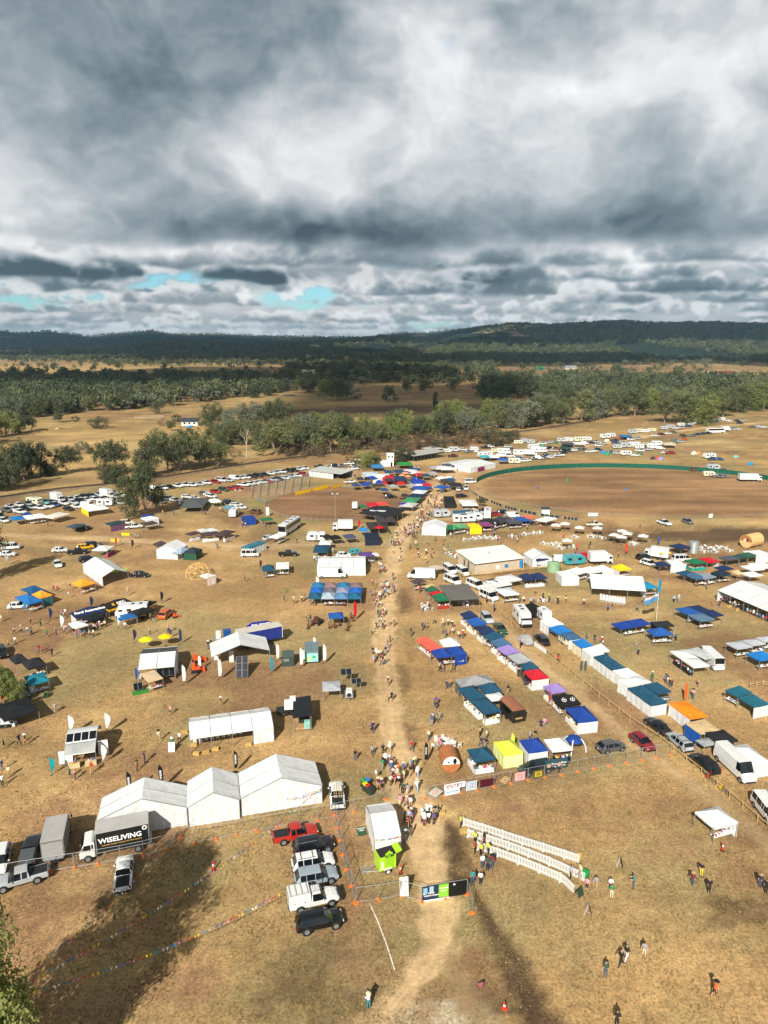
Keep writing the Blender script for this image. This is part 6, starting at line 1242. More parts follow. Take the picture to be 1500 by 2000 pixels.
for k, c, x, y, h_, wh in [('van', 'white', 1097,1098,0, 'behind the green tank'),('truck', 'white', 1178,1100,.1, 'behind the white gazebo row'),('van', 'red', 1140,1092,.1, 'behind the white gazebo row'),('caravan', 'teal', 1120,1102,.2, 'behind the green tank'),('truck', 'white', 1275,1090,2.6, 'beside the yellow gazebo at far right'),('suv', 'white', 1268,1105,-.9, 'near the yellow gazebo at far right'),('minibus', 'white', 1330,1097,.1, 'behind the green gazebo at far right'),('suv', 'black', 1258,1092,.4, 'near the yellow gazebo at far right'),('ute', 'white', 1297,1025,-1.2, 'beside the oval at far right'),('hatch', 'grey', 1343,1022,-1.3, 'beside the oval at far right'),('tray', 'cream', 1160,1028,.0, 'near the market umbrellas')]: far_car(k, c, (x, y), h_, wh)
for c, A, B, C, kw in [(TL, (1322,1117),(1338,1124),(1357,1119), {}),(SB, (1340,1120),(1360,1131),(1378,1127), dict(tables='R')),('7f8a96', (1363,1121),(1378,1131),(1400,1126), dict(tables='R')),(GN, (1340,1093),(1354,1101),(1377,1097), dict(tables='RL', tcol='1f9a8a')),(RD, (1368,1090),(1382,1098),(1402,1095), dict(walls='l')),(NV, (1401,1107),(1413,1114),(1433,1110), {}),('1c2f3a', (1390,1118),(1405,1125),(1426,1121), dict(tables='R', walls='r', wcol='1f3038')),(NV, (1278,1098),(1289,1105),(1310,1103), {}),(W_, (1300,1093),(1310,1103),(1333,1100), dict(walls='R')),(YL, (1278,1075),(1291,1081),(1312,1080), {}),(NV, (1318,1064),(1330,1072),(1350,1068), {}),('4a4f5e', (1405,1088),(1420,1094),(1441,1090), {}),('2c4a44', (1433,1085),(1445,1091),(1462,1087), {}),('2a5a46', (1448,1081),(1460,1088),(1482,1085), {}),(W_, (1465,1076),(1477,1086),(1510,1083), dict(walls='R')),(W_, (1450,1105),(1468,1114),(1490,1110), {}),(W_, (1448,1118),(1465,1126),(1488,1122), dict(rise=.5)),(W_, (1475,1100),(1488,1110),(1515,1106), {}),(TN, (1430,1116),(1440,1121),(1450,1119), {})]: gazebo(c, A, B, C, 'in the crowded stalls at far right', **{**dict(eave=2.1, rise=.7), **kw})
t = thing('flag_pole', 'white pole flying a blue and white flag', 'flag', P(1281,1217),0); MB().bar((0,0,0),(0,0,7.0),.05,.035,8).obj('pole', WHITEPL, t)
for c, z0, z1 in (('4a86b4', 5.0,6.0),('c8bcc0', 6.0,6.5)):
 mb = MB(); vs = []
 for i in range(9): f = i / 8; x = -2.6 * f - .05; vs += [(x, .18 * math.sin(f * 7), z0 - 1.1 * f),(x, .18 * math.sin(f * 7 + .4), z1 - 1.1 * f)]
 mb.add(vs, [(2 * i, 2 * i + 1,2 * i + 3,2 * i + 2) for i in range(8)]); mb.obj('flag_cloth', cloth(c), t)
for x, y, z in [(1085,1040,2.3),(1103,1037,2.3),(1131,1045,2.3),(1166,1046,2.3),(1107,1071,2.3),(1199,1060,2.3),(1213,1064,2.3),(1224,1057,2.3),(1255,1062,2.3),(1214,1052,2.3)]: sunshade(x, y, z, 2.0, 'd2d2d0', 'in the eating area')
sunshade(286,1268,2.0,1.35, 'd9e01e', 'behind the white solar tent', 'lime yellow round umbrella', 6); sunshade(324,1262,2.0,1.35, 'f0cc12', 'behind the white solar tent', 'golden yellow round umbrella', 6)
CHM = MB().box((0,0,.43),(.44,.46,.04)).box((-.22,0,.64),(.04,.46,.42)); [CHM.box((sx, sy, .21),(.05,.05,.42)) for sx in (-.2,.2) for sy in (-.2,.2)]; CHM.box((0,.24,.62),(.44,.04,.04)).box((0,-.24,.62),(.44,.04,.04)); CHM = CHM.mesh('plastic_chair', WHITEPL)
RT = MB().lathe([(.001,.70),(.55,.70),(.55,.74),(.001,.74)],16).bar((0,0,0),(0,0,.7),.05); [RT.box((.2 * sx, .2 * sy, .05),(.4,.06,.06), PI / 4) for sx in (-1,1) for sy in (-1,1)]; RT = RT.mesh('plastic_table', WHITEPL)
def setting(x, y, n, wh, tb=True):
 p = P(x, y); g = random.Random(int(x * y))
 if tb: tag(link('plastic_table', RT, None, p, 0), f'round white plastic table {wh}', 'table', 'plastic tables')
 for i in range(n):
  a = 2 * PI * i / n + g.uniform(-.3,.3); r = g.uniform(.8,1.1); tag(link('plastic_chair', CHM, None, p + Vector((r * math.cos(a), r * math.sin(a),0)), a + PI + g.uniform(-.3,.3)), f'white plastic chair {wh}', 'chair', 'white plastic chairs')
EA = 'in the open eating area'
for x, y, n in [(909,1057,3),(926,1055,4),(936,1053,4),(947,1052,4),(960,1054,4),(968,1053,4),(1000,1050,4),(1026,1046,4),(1043,1044,4),(1054,1043,4),(1062,1064,4),(1078,1066,5),(1088,1065,4),(1094,1073,4),(1119,1071,4),(1124,1051,4),(1153,1050,5),(1160,1051,3),(1176,1053,3),(1235,1065,4),(1240,1064,3)]: setting(x, y, n, EA)
for x, y, n in [(1366,1073,4),(1378,1071,4),(1390,1075,4),(1401,1072,4),(1413,1073,4),(1424,1078,3),(1395,1080,4),(1375,1080,3)]: setting(x, y, n, 'beside the galvanised tank')
for i in range(9):
 for j in range(3): tag(link('plastic_chair', CHM, None, P(1174 + i * 5.6,1168 + i * .9 + j * 3.5 - abs(i - 4) * .2),-1.5), 'white plastic chair lined up under the open side of the white marquee', 'chair', 'white plastic chairs')
SV = 'beside the grey shade sail'
gazebo('6a6864', (858,1143),(878,1172),(937,1168), 'over the cafe tables beside the road', rise=.1, eave=2.9, val=.12, desc='wide flat grey shade sail', n=(1,1)); gazebo('2a5a46', (830,1150),(839,1156),(858,1152), SV); gazebo(RD, (840,1157),(845,1161),(864,1157), SV, rise=.4); gazebo(GN, (846,1162),(854,1173),(879,1170), SV, tables='R', tcol='a03a22'); gazebo('4a3f46', (802,1134),(811,1139),(831,1134), SV, rise=.6, tables='R', desc='dark brown gazebo'); gazebo('b8aa98', (840,1105),(850,1112),(868,1108), SV, rise=.5, desc='sand coloured gazebo'); gazebo('cdb878', (829,1144),(838,1147),(850,1142), SV, rise=.2, desc='straw roofed counter')
far_car('sprinter', 'white', (823,1130), PI - .1, SV)
for x, y, h_ in [(878,1118,-1.2),(903,1122,-1.2),(884,1139,-1.0),(928,1148,-1.0),(955,1170,-1.0)]: far_car('minibus', 'white', (x, y), h_, 'with roof top at the rail fence ' + SV)
for x, y, n in [(905,1181,4),(915,1183,4),(912,1176,3),(878,1084,4),(889,1090,4),(900,1086,3),(1060,1176,4),(828,1188,3),(836,1192,3)]: setting(x, y, n, 'at the cafe tables by the road')
for x, y, n in [(856,1455,3),(868,1452,4),(874,1462,4),(884,1458,3)]: setting(x, y, n, 'beside the barrel cabin')
# LEFT OF THE ROAD
def solar_panel(loc, rz, tilt, nx, ny, label, z0=.6, pw=1.0, ph=1.7, legs=True):
 t = thing('solar_rack', label, 'solar panel', loc, rz, 'solar panels'); c, s = math.cos(tilt), math.sin(tilt)
 for i in range(nx):
  for j in range(ny):
   x0 = (i - nx / 2) * (pw + .03); v0 = j * (ph + .03)
   pts = [(x0, v0 * c, z0 + v0 * s),(x0 + pw, v0 * c, z0 + v0 * s),(x0 + pw, (v0 + ph) * c, z0 + (v0 + ph) * s),(x0,(v0 + ph) * c, z0 + (v0 + ph) * s)]
   MB().slab(pts, (0,-s, c),.04).obj('module', SOLAR, t)
   g_ = MB()
   for k in range(4):
    a, b = Vector(pts[k]), Vector(pts[(k + 1) % 4]); g_.bar(a + Vector((0,-s, c)) * .045, b + Vector((0,-s, c)) * .045,.02, n=4)
   g_.obj('module_frame', ALLOY, t)
 if legs:
  H_ = ny * (ph + .03)
  for x in (-nx * pw / 2 + .1, nx * pw / 2 - .1): MB().bar((x, 0,0),(x, 0, z0),.03).bar((x, H_ * c, 0),(x, H_ * c, z0 + H_ * s),.03).obj('leg', GALV, t)
 return t
def machine(x, y, label, rz=.3, col='e2531c', s=1.0):
 t = thing('compact_loader', label, 'machine', P(x, y), rz, 'small machines'); m = paint(col)
 MB().box((0,0,.8),(1.5,.9,.6), taper=(.8,.9)).obj('body', m, t); MB().box((-.35,0,1.35),(.6,.8,.6), taper=(.8,.9)).obj('engine_cover', m, t)
 for k in (-1,1): MB().box((0, k * .6,.3),(1.8,.3,.55), taper=(.8,1)).obj('track', RUBBER, t); MB().bar((-.5, k * .5,1.5),(1.1, k * .5,.5),.07).obj('lift_arm', m, t)
 MB().box((1.35,0,.35),(.5,1.3,.45), taper=(.6,1)).obj('bucket', m, t); MB().box((.1,0,1.2),(.4,.5,.15)).obj('seat', PLASTIC, t); t.scale = (s, s, s)
SL = 'at the solar display left of the road'
t, *_ = marquee((272.6,1268),(268.8,1307),(340,1303), 'white two-bay tent with dark rear roof slope ' + SL, 2.5,.9, 'x', 2, 'lr')
for o in [c for c in t.children if c.name.startswith('roof_panel')][1::2]: o.data.materials[0] = cloth('4a4d50')
wallmesh((.1,-2.0,0),(3.4,-2.0,0),.05,2.4).obj('wall_panel', pvc(W_), t)
gazebo('d0b896', (277,1315),(290,1333),(318,1324), SL, eave=2.0, rise=.05, val=.06, desc='flat tan awning', tables='R'); solar_panel(P(326,1328),.35,.5,3,1, 'dark solar panels propped beside the tan awning', .7)
banner(357,1338,3.8, 'd2d5d5', 'tall white feather flag beside the two-bay tent', rz=.2); banner(266,1332,2.6, '2f4a8c', 'blue teardrop flag beside the tan awning', 'tear', .3); banner(273,1330,2.0, 'd2d5d5', 'small white feather flag beside the tan awning', rz=.1); banner(262,1255,2.8, '2a2438', 'dark purple teardrop flag near the lime umbrella', 'tear', .2); banner(351,1258,3.2, '20305c', 'navy feather flag near the golden umbrella', rz=.3); banner(332,1246,2.0, '4a3a6a', 'small purple teardrop flag behind the golden umbrella', 'tear', .3)
t = thing('turf_mat', 'bright green turf mat under a small solar stand', 'mat', P(274,1352),.45); MB().box((0,0,.03),(2.6,1.6,.05)).obj('mat', mat('2a7a24', .95,0,.2,4,.5, 'turf'), t); solar_panel(P(271,1350,.06),.45,.9,2,1, 'small solar stand on the green turf mat', .25,.7,1.2)
machine(383,1312, 'orange compact loader, nearer of the two beside the white feather flag'); machine(386,1293, 'orange compact loader, farther of the two beside the white feather flag', .5); banner(388,1310,3.0, 'f0e8e6', 'white feather flag between the orange loaders', rz=.3)
OS = 'at the open white marquee left of the road'
t, *_ = marquee((411,1256),(414,1283),(526,1270), 'open white marquee with wide gable front left of the road', 2.4,1.7, 'y', 2, ''); solar_panel(P(473,1325),.12,1.0,2,3, 'tall leaning solar panel rack in front of the open white marquee', .2,1.0,1.2)
banner(427,1328,4.0, 'd2d5d5', 'tall white feather flag ' + OS, rz=.2); banner(529,1315,3.2, '1a86a0', 'teal feather flag ' + OS, rz=.1); banner(540,1292,3.6, 'd2d5d5', 'white feather flag beside the blue truck', rz=.1); banner(586,1305,4.0, 'd2d5d5', 'white feather flag beside the dark green crate', rz=.1)
for x, y in ((418,1290),(448,1294)): hang((x, y),(x + 9, y - 1),.03,2.3, 'white leg curtain of the open marquee', ['d2d5d5'], 'tent_curtain', 'curtain', off=0, group='marquee leg curtains')
p, q = P(507,1258), P(552,1249); t = thing('curtain_trailer', 'long blue curtain-sided trailer behind the open marquee', 'trailer', p, heading(p, q)); L = 8.6; MB().box((0,0,2.2),(L, 2.4,2.3)).obj('curtain_body', mat('182a78', .6,0,.1,1,.2, 'curtain'), t); MB().box((0,0,3.4),(L + .1,2.5,.12)).obj('roof', mat('b8b4aa', .6,0,.1,1,0, 'trailer_roof'), t)
for x in (-L / 2, L / 2): MB().box((x, 0,2.2),(.1,2.46,2.4)).obj('end_frame', WHITEPL, t)
for x in (-2.6,-1.4):
 for s in (-1,1): MB().bar((x, s * .9,.48),(x, s * 1.2,.48),.48, n=12).obj('wheel', RUBBER, t)
t = thing('arched_banner', 'royal blue arched banner with white lettering behind the blue trailer', 'banner', P(508,1246), heading(P(490,1248), P(530,1242))); MB().slab([(-2.6,0,.6),(2.6,0,.6),(2.6,0,2.9),(1.5,0,3.5),(-1.5,0,3.5),(-2.6,0,2.9)],(0,-1,0),.3).obj('face', cloth('1b2f90'), t); text('REAL POWER', .62, t, (.2,-.32,2.95),(PI / 2,0,0), PW)
p = P(437,1251); t = thing('box_trailer', 'small trailer carrying a blue box and a white panel', 'trailer', p, heading(p, P(462,1248))); MB().box((0,0,.55),(3.4,1.5,.12)).obj('deck', GALV, t); MB().box((.7,0,1.4),(1.5,1.4,1.55)).obj('blue_box', paint('1a4a86'), t); MB().box((-1.0,0,1.4),(.9,.12,1.6)).obj('white_panel', WHITEPL, t)
for s in (-1,1): MB().bar((.4, s * .72,.32),(.4, s * .92,.32),.32, n=12).obj('wheel', RUBBER, t)
MB().bar((-1.7,0,.5),(-2.8,0,.5),.05).obj('drawbar', GALV, t)
p = P(563,1296); t = thing('equipment_crate', 'dark green ribbed equipment crate between two white flags', 'crate', p, .12); MB().box((0,0,1.0),(2.1,2.6,1.9)).obj('crate_body', mat('3a4a46', .6,.1,.12,2,0, 'crate_paint'), t)
for i in range(6): MB().box((-.9 + i * .36,-1.32,1.0),(.1,.06,1.8)).obj('rib', mat('33423e', .6,.1,.12,2,0, 'crate_paint'), t)
MB().box((0,0,1.98),(2.2,2.7,.06)).obj('lid', mat('4a5a55', .6,.1,.12,2,0, 'crate_paint'), t); MB().box((-.3,-1.33,1.3),(.9,.03,.5)).obj('panel', GALV, t)
p = P(609,1287); t = thing('display_caravan', 'slate roofed display trailer with a colourful mural end', 'trailer', p, .1); MB().box((0,0,1.4),(2.4,4.2,2.1)).obj('body', paint('6a7f80'), t); MB().box((0,0,2.5),(2.5,4.3,.1)).obj('roof', mat('62757c', .5,0,.1,1,0, 'roof'), t); MB().box((0,-2.12,1.25),(2.3,.04,1.6)).obj('mural', mat('8fd0c8', .6,0,.3,3,0, 'mural'), t); MB().box((-.4,-2.15,1.0),(.7,.02,.6),.2).obj('mural_yellow', mat('e8d83a', .6,0,.2,3,0, 'mural'), t); MB().box((.4,-2.15,1.4),(.6,.02,.5)).obj('mural_green', mat('3aa05a', .6,0,.2,3,0, 'mural'), t); MB().box((-1.7,-.6,1.2),(.9,1.6,1.1)).obj('side_bay', mat('b8d8d0', .6,0,.3,3,0, 'mural'), t)
banner(612,1278,3.6, 'd2d5d5', 'white feather flag against the slate roofed trailer', rz=.2); banner(631,1297,4.0, 'd2d5d5', 'white feather flag beside the mural trailer', rz=.1)
gazebo(BL, (641,1197),(643,1207),(672,1205), 'among rusty sculptures beside the road', rise=.6, desc='small blue gazebo'); RUST = mat('5e3622', .9,.2,.3,4,.4, 'rust')
g = random.Random(3)
for i, (x, y) in enumerate([(645,1227),(655,1226),(664,1222),(676,1216),(682,1225),(678,1232),(690,1213),(669,1214),(686,1208),(602,1228),(610,1222)]):
 t = thing('rusty_sculpture', 'rusty iron ' + ['hoop', 'wheel', 'coil', 'animal', 'spike', 'arch', 'bird', 'gear', 'tower', 'plough', 'rake'][i] + ' sculpture on the grass', 'sculpture', P(x, y), g.uniform(0,3), 'rusty sculptures'); mb = MB(); prv = None; r = g.uniform(.35,.7)
 for k in range(11): a = PI * (1.0 if i % 2 else 2.0) * k / 10; e = (r * math.cos(a),0,(.1 if i % 2 else r + .1) + r * (1.6 if i % 3 == 0 else 1) * math.sin(a)); (mb.bar(prv, e, .06, n=5) if prv else None); prv = e
 mb.obj('ring', RUST, t); MB().bar((0,-.4,0),(0,.1, r * 1.8),.05).bar((0,.4,0),(0,.1, r * 1.8),.05).bar((-.4,0,0),(.1,0, r * 2.1),.04).obj('frame', RUST, t); MB().box((0,0,.04),(.7,.5,.08)).obj('base', RUST, t)
machine(620,1219, 'dark rusty vintage machine beside the small blue gazebo', 1.2, '4a3024', 1.1); banner(691,1212,4.4, 'b8141c', 'tall red feather flag beside the blue gazebo rows', rz=.2)
gazebo('a9aeb6', (630,1331),(630,1348),(665,1346), 'over the small solar trailer by the road', rise=.35, desc='pale grey gazebo'); t = thing('solar_trailer', 'grey solar trailer with spare wheel by the road', 'trailer', P(682,1362),1.6); MB().box((0,0,.6),(2.0,1.4,.4)).obj('deck', GALV, t); MB().box((.1,0,1.1),(1.2,1.0,.6)).obj('cabinet', mat('c8cac8', .5,0,.1,2,0, 'cabinet'), t)
for s in (-1,1): MB().bar((0, s * .75,.33),(0, s * .95,.33),.33, n=12).obj('wheel', RUBBER, t)
MB().bar((-1.05,0,.95),(-.95,0,.95),.34, n=14).obj('spare_wheel', RUBBER, t); MB().bar((-1.0,0,.5),(-2.0,0,.4),.05).obj('drawbar', GALV, t)
solar_panel(P(677,1338),.15,.7,2,1, 'solar panel pair on a mast, farther from the road', 1.9,.9,1.1); solar_panel(P(697,1352),.2,.7,2,1, 'solar panel pair on a mast, nearer to the road', 1.6,.8,.9)
p = P(592,1408); t = thing('solar_container', 'open trailer with a long sloping solar roof beside the long marquee', 'trailer', p, .12); MB().box((0,.2,.35),(2.3,6.2,.3)).obj('deck', TIMBER, t); MB().box((.95,.3,1.3),(.1,5.8,1.7)).obj('back_wall', mat('2a2c2e', .6,0,.1,2,0, 'wall'), t)
for i in range(6): MB().slab([(-1.5,-3.0 + i * 1.05,2.2),(1.3,-3.0 + i * 1.05,2.5),(1.3,-2.0 + i * 1.05,2.5),(-1.5,-2.0 + i * 1.05,2.2)],(0,0,1),.05).obj('solar_module', SOLAR, t)
for x, z in ((-1.4,2.2),(1.2,2.5)):
 for y in (-2.9,3.1): MB().bar((x, y, 0),(x, y, z),.05).obj('post', GALV, t)
MB().box((.6,-2.8,1.0),(.9,.5,1.3)).obj('display_board', mat('7fb0a8', .5,0,.25,3,0, 'poster'), t); MB().box((-.3,0,.95),(.7,3.2,.8)).obj('battery_bank', PLASTIC, t)
p = P(560,1392); t = thing('tipping_trailer', 'dark twin-axle trailer with raised white body beside the solar roof', 'trailer', p, .15); MB().box((0,0,.6),(3.2,1.7,.2)).obj('deck', PLASTIC, t); o = MB().box((.5,0,1.4),(1.7,1.7,.9)).obj('white_body', mat('d8dad8', .5,0,.1,2,0, 'body'), t); MB().box((1.0,.1,2.1),(.9,1.4,.7)).obj('white_hood', mat('e2e4e2', .5,0,.1,2,0, 'body'), t)
for x in (-.1,.75):
 for s in (-1,1): MB().bar((x, s * .85,.36),(x, s * 1.05,.36),.36, n=12).obj('wheel', RUBBER, t)
MB().bar((-1.6,0,.6),(-2.8,0,.5),.05).obj('drawbar', PLASTIC, t)
a, b, c = (134,1428),(125,1476),(186,1468); ctr, dx, dy, rz = frame_of(a, b, c, 2.3); t = thing('vaulted_display_tent', 'white vaulted tent with solar roof strip and grey awning at left', 'marquee', ctr, rz); X, Y = dx / 2, dy / 2
vs = []
for i in range(9): f = i / 8; vs += [(x, .2 + (Y + 1.2) * f, 3.6 - 2.4 * f ** 2.2) for x in np.linspace(-X * .98, X * 1.05,5)]
mb = MB(); mb.add(vs, [(i * 5 + j, i * 5 + j + 1,(i + 1) * 5 + j + 1,(i + 1) * 5 + j) for i in range(8) for j in range(4)]); mb.obj('vault', pvc('ccd0d0'), t)
MB().slab([(-X, -Y * .45,2.95),(X, -Y * .45,2.95),(X, .18,3.58),(-X, .18,3.58)],(0,-.3,1),.04).obj('white_roof', pvc('d2d5d5'), t)
for i in range(4): w2 = 2 * X / 4; x0 = -X + i * w2 + .06; MB().slab([(x0,-Y * .38,3.06),(x0 + w2 - .12,-Y * .38,3.06),(x0 + w2 - .12,.05,3.58),(x0,.05,3.58)],(0,-.3,1),.03).obj('solar_module', SOLAR, t)
vs = []
for i in range(6): f = i / 5; vs += [(x, -Y * .45 - (Y * .6) * f, 2.9 - .55 * f ** 1.6) for x in np.linspace(-X, X, 4)]
mb = MB(); mb.add(vs, [(i * 4 + j, i * 4 + j + 1,(i + 1) * 4 + j + 1,(i + 1) * 4 + j) for i in range(5) for j in range(3)]); mb.obj('awning', pvc('a4a8a8'), t); MB().bar((-X, -Y * 1.06,2.33),(X, -Y * 1.06,2.33),.06).obj('awning_bar', WHITEPL, t)
for x in (-X, X): MB().bar((x, -Y, 0),(x, -Y, 2.3),.04).obj('post', GALV, t); MB().bar((x, .2,0),(x, .2,3.5),.05).obj('post', GALV, t)
MB().box((-X - .5,-Y * .5,1.1),(1.0,.08,1.9)).obj('side_board', mat('d8e4e8', .5,0,.2,2,0, 'poster'), t); MB().box((X + .7,-Y * .2,1.2),(1.3,.08,2.2)).obj('side_board', mat('dfe8e8', .5,0,.2,2,0, 'poster'), t)
MB().box((0, Y * .3,1.2),(2 * X * .9,1.6,2.2)).obj('display_trailer', mat('3a3e42', .5,0,.2,1,0, 'body'), t)
for x in (-.9,1.2): table(ctr + Matrix.Rotation(rz, 3, 'Z') @ Vector((x, -Y * .85,0)), rz, 'laid table under the grey awning of the vaulted tent', 1.4,.7, 'cbb78a', int(x * 10))
for x, y, k, c, n_ in [(137,1437,3.4, 'd2d5d5', 'white teardrop flag behind the vaulted tent at its left'),(208,1432,3.4, 'd2d5d5', 'white teardrop flag behind the vaulted tent at its right'),(201,1492,3.0, 'd2d5d5', 'white teardrop flag in front of the vaulted tent'),(101,1514,2.7, '12909c', 'turquoise teardrop flag standing alone at left')]: banner(x, y, k, c, n_, 'tear', .25)
banner(250,1556,3.7, '1b1c22', 'black feather flag with white lettering behind the wide marquee', rz=.3, txt='ONLINE'); banner(312,1542,3.7, '1b1c22', 'black feather flag with white lettering left of the joined marquees', rz=.3, txt='ONLINE'); banner(458,1508,3.3, '1b1c22', 'black feather flag with white lettering behind the narrow marquee', rz=.3, txt='THE BARN')
gazebo('1c1e22', (-14,1380),(8,1408),(34,1376), 'at the left edge', rise=.5, desc='black gazebo with orange panel'); hang((2,1394),(18,1376),2.25,2.9, 'orange printed panel on the black gazebo roof at the left edge', ['ee5a1c'], 'roof_banner', 'banner', off=.3)
gazebo('1d7f96', (45,1322),(57,1338),(96,1328), 'under the young tree at left', rise=.4, tables='R', desc='teal blue gazebo'); gazebo('25262b', (41,1293),(55,1307),(91,1297), 'near the left edge', tables='R'); gazebo('25262b', (14,1285),(30,1296),(56,1289), 'near the left edge', desc='charcoal gazebo'); far_car('suv', 'black', (4,1280), heading(P(4,1280), P(14,1300)), 'at the left edge'); far_car('suv', 'grey', (44,1358), heading(P(44,1358), P(52,1372)), 'under the young tree at left')
hang((58,1357),(71,1355),.05,1.6, 'pale picture panel beside the teal blue gazebo', ['c8c4c0'], 'picture_panel', 'panel', off=0); t = thing('utility_crate', 'small dark green crate on the open grass', 'crate', P(91,1362),.4); MB().box((0,0,.35),(.6,.5,.7)).obj('crate_body', mat('1f4a2c', .6,0,.15,3,0, 'crate'), t); MB().box((0,0,.72),(.64,.54,.06)).obj('lid', mat('2a5a38', .6,0,.15,3,0, 'crate'), t)
machine(12,1418, 'silver folding frame with white wings at the left edge', .2, 'd0d4d8', .9)
UL = 'at the upper left stalls'
gazebo('1d4f7c', (46,1149),(62,1160),(88,1152), UL); gazebo('2569ad', (33,1165),(56,1180),(83,1172), UL, tables='R', desc='bright blue wide gazebo'); gazebo('eb9a2e', (64,1160),(80,1168),(101,1161), UL, walls='R', wcol='2f6f7a', desc='amber gazebo with teal wall'); gazebo('eb9a2e', (139,1139),(158,1146),(177,1136), UL, tables='R', desc='amber gazebo standing alone'); far_car('hatch', 'white', (36,1188),.2, 'under the bright blue wide gazebo')
t, *_ = marquee((159,1102),(200,1127),(250,1117), 'white marquee with lime green front sign ' + UL, 2.4,1.3, 'y', 4, 'r'); hang((214,1133),(249,1127),1.9,2.35, 'lime green sign on the front of the upper left marquee', ['8fd02a'], 'sign_board', 'sign', off=.25); far_car('hatch', 'black', (275,1127),.0, 'beside the marquee with lime sign')
kd = gazebo('231f1e', (198,1181),(212,1191),(257,1174), UL, rise=1.0, val=.5, desc='black tent with yellow border printed KDEC');
_, kx, ky, _r = frame_of((198,1181),(212,1191),(257,1174),2.15)
for (a, b) in (((-kx / 2,-ky / 2),(kx / 2,-ky / 2)),((-kx / 2, ky / 2),(-kx / 2,-ky / 2))):
 d = Vector((b[0] - a[0], b[1] - a[1],0)).normalized(); nr = Vector((d.y, -d.x, 0)); MB().slab([(a[0] + nr.x * .03, a[1] + nr.y * .03,1.66),(b[0] + nr.x * .03, b[1] + nr.y * .03,1.66),(b[0] + nr.x * .03, b[1] + nr.y * .03,2.1),(a[0] + nr.x * .03, a[1] + nr.y * .03,2.1)], nr, .015).obj('yellow_border', cloth('f0b41a'), kd)
_sl = math.atan2(1.0, ky / 2); text('K', 1.0, kd, (-kx * .22,-ky * .29,2.15 + .50),(_sl, 0,0), mat('f0b41a', .6,0,.03,3,0, 'print'),.02); text('DEC', 1.0, kd, (kx * .07,-ky * .29,2.15 + .50),(_sl, 0,0), PW, .02)
ra = gazebo('1c2a52', (136,1197),(148,1206),(209,1193), UL, n=(1,1), rise=1.1, val=.35, walls='L', desc='navy tent with white border and lettering', tables='R'); _, kx, ky, _r = frame_of((136,1197),(148,1206),(209,1193),2.15); text('Rural Automation', .85, ra, (0,-ky * .27,2.15 + .54),(math.atan2(1.1, ky / 2),0,0), PW, .02)
gazebo('1a1c20', (158,1204),(176,1213),(205,1204), UL, rise=.7, tables='R', desc='black gazebo in front of the navy lettered tent'); gazebo(W_, (132,1218),(147,1227),(173,1220), UL, rise=.6, desc='white gazebo with a queue of people'); gazebo('1f5f9f', (226,1203),(234,1211),(268,1203), UL, rise=.5, desc='small bright blue gazebo with black centre'); gazebo('22201f', (250,1195),(266,1202),(302,1189), UL, rise=.6, val=.3, desc='black gazebo with orange border'); gazebo('2a2422', (276,1178),(290,1184),(306,1174), UL, rise=.5, desc='dark red and black gazebo')
hang((253,1211),(266,1217),1.75,2.1, 'orange border strip on the black gazebo', ['e8541c'], 'border_strip', 'banner', off=.05); hang((266,1217),(302,1203),1.75,2.1, 'long orange border strip on the black gazebo', ['e8541c'], 'border_strip', 'banner', off=.08); far_car('camper', 'white', (258,1205), PI + .15, 'between the KDEC tent and the orange bordered gazebo'); far_car('suv', 'orange', (325,1204),1.4, 'beside the orange bordered gazebo'); machine(342,1206, 'small orange machine beside the orange car', .5, 'd8521c', .6)
for x, y, h_, c, n_ in [(178,1190,3.0, '20284a', 'navy teardrop flag behind the navy lettered tent'),(98,1213,3.0, '20284a', 'navy teardrop flag in front of the upper left stalls'),(120,1230,3.2, 'd2d5d5', 'white teardrop flag beside the white gazebo queue'),(231,1226,3.0, 'd2d5d5', 'white teardrop flag before the small bright blue gazebo'),(315,1178,2.8, '201a1a', 'black teardrop flag standing alone on the upper left grass'),(48,1196,2.4, '2a7fb0', 'blue teardrop flag near the white hatchback'),(192,1080,2.8, '8a8a92', 'grey teardrop flag by the magenta stall'),(226,1067,2.6, 'a81f4a', 'magenta teardrop flag by the magenta stall'),(258,1072,2.8, '1f1f26', 'black and white teardrop flag by the crossing track'),(196,1082,2.2, 'b02070', 'pink teardrop flag by the magenta stall'),(12,1103,3.2, '9aa0a6', 'grey teardrop flag at the left edge'),(507,1072,2.0, '4a2a26', 'dark teardrop flag behind the teal gazebo'),(508,1112,2.6, '4a2018', 'maroon teardrop flag beside the teal gazebo'),(700,1034,3.2, 'b81a20', 'red feather flag beside the black gazebos'),(1221,1085,3.6, 'd0452a', 'orange-red feather flag in the eating area'),(1125,1076,2.4, 'c84a3a', 'short red feather flag in the eating area'),(1285,1066,3.0, '2a5a9a', 'blue feather flag at far right'),(965,1036,2.8, 'd2d5d5', 'white feather flag in the long stall row')]: banner(x, y, h_, c, n_, 'tear', .25)
gazebo(W_, (195,1069),(209,1075),(224,1066), 'by the crossing track', rise=.7, tables='R', tcol='b02060', desc='white peaked gazebo with magenta table'); far_car('hatch', 'white', (118,1078),.1, 'in the shaded paddock'); far_car('ute', 'black', (152,1082),.3, 'in the shaded paddock'); far_car('wagon', 'yellow', (167,1072),.4, 'in the shaded paddock'); far_car('suv', 'black', (181,1068),.3, 'in the shaded paddock'); far_car('hatch', 'white', (113,1106),-1.0, 'between the yellow bunting lines'); far_car('minibus', 'white', (22,1073),.2, 'by the dark tree at the left edge'); far_car('hatch', 'white', (16,1086),.1, 'by the dark tree at the left edge'); far_car('suv', 'black', (172,1096),.6, 'behind the marquee with lime sign')
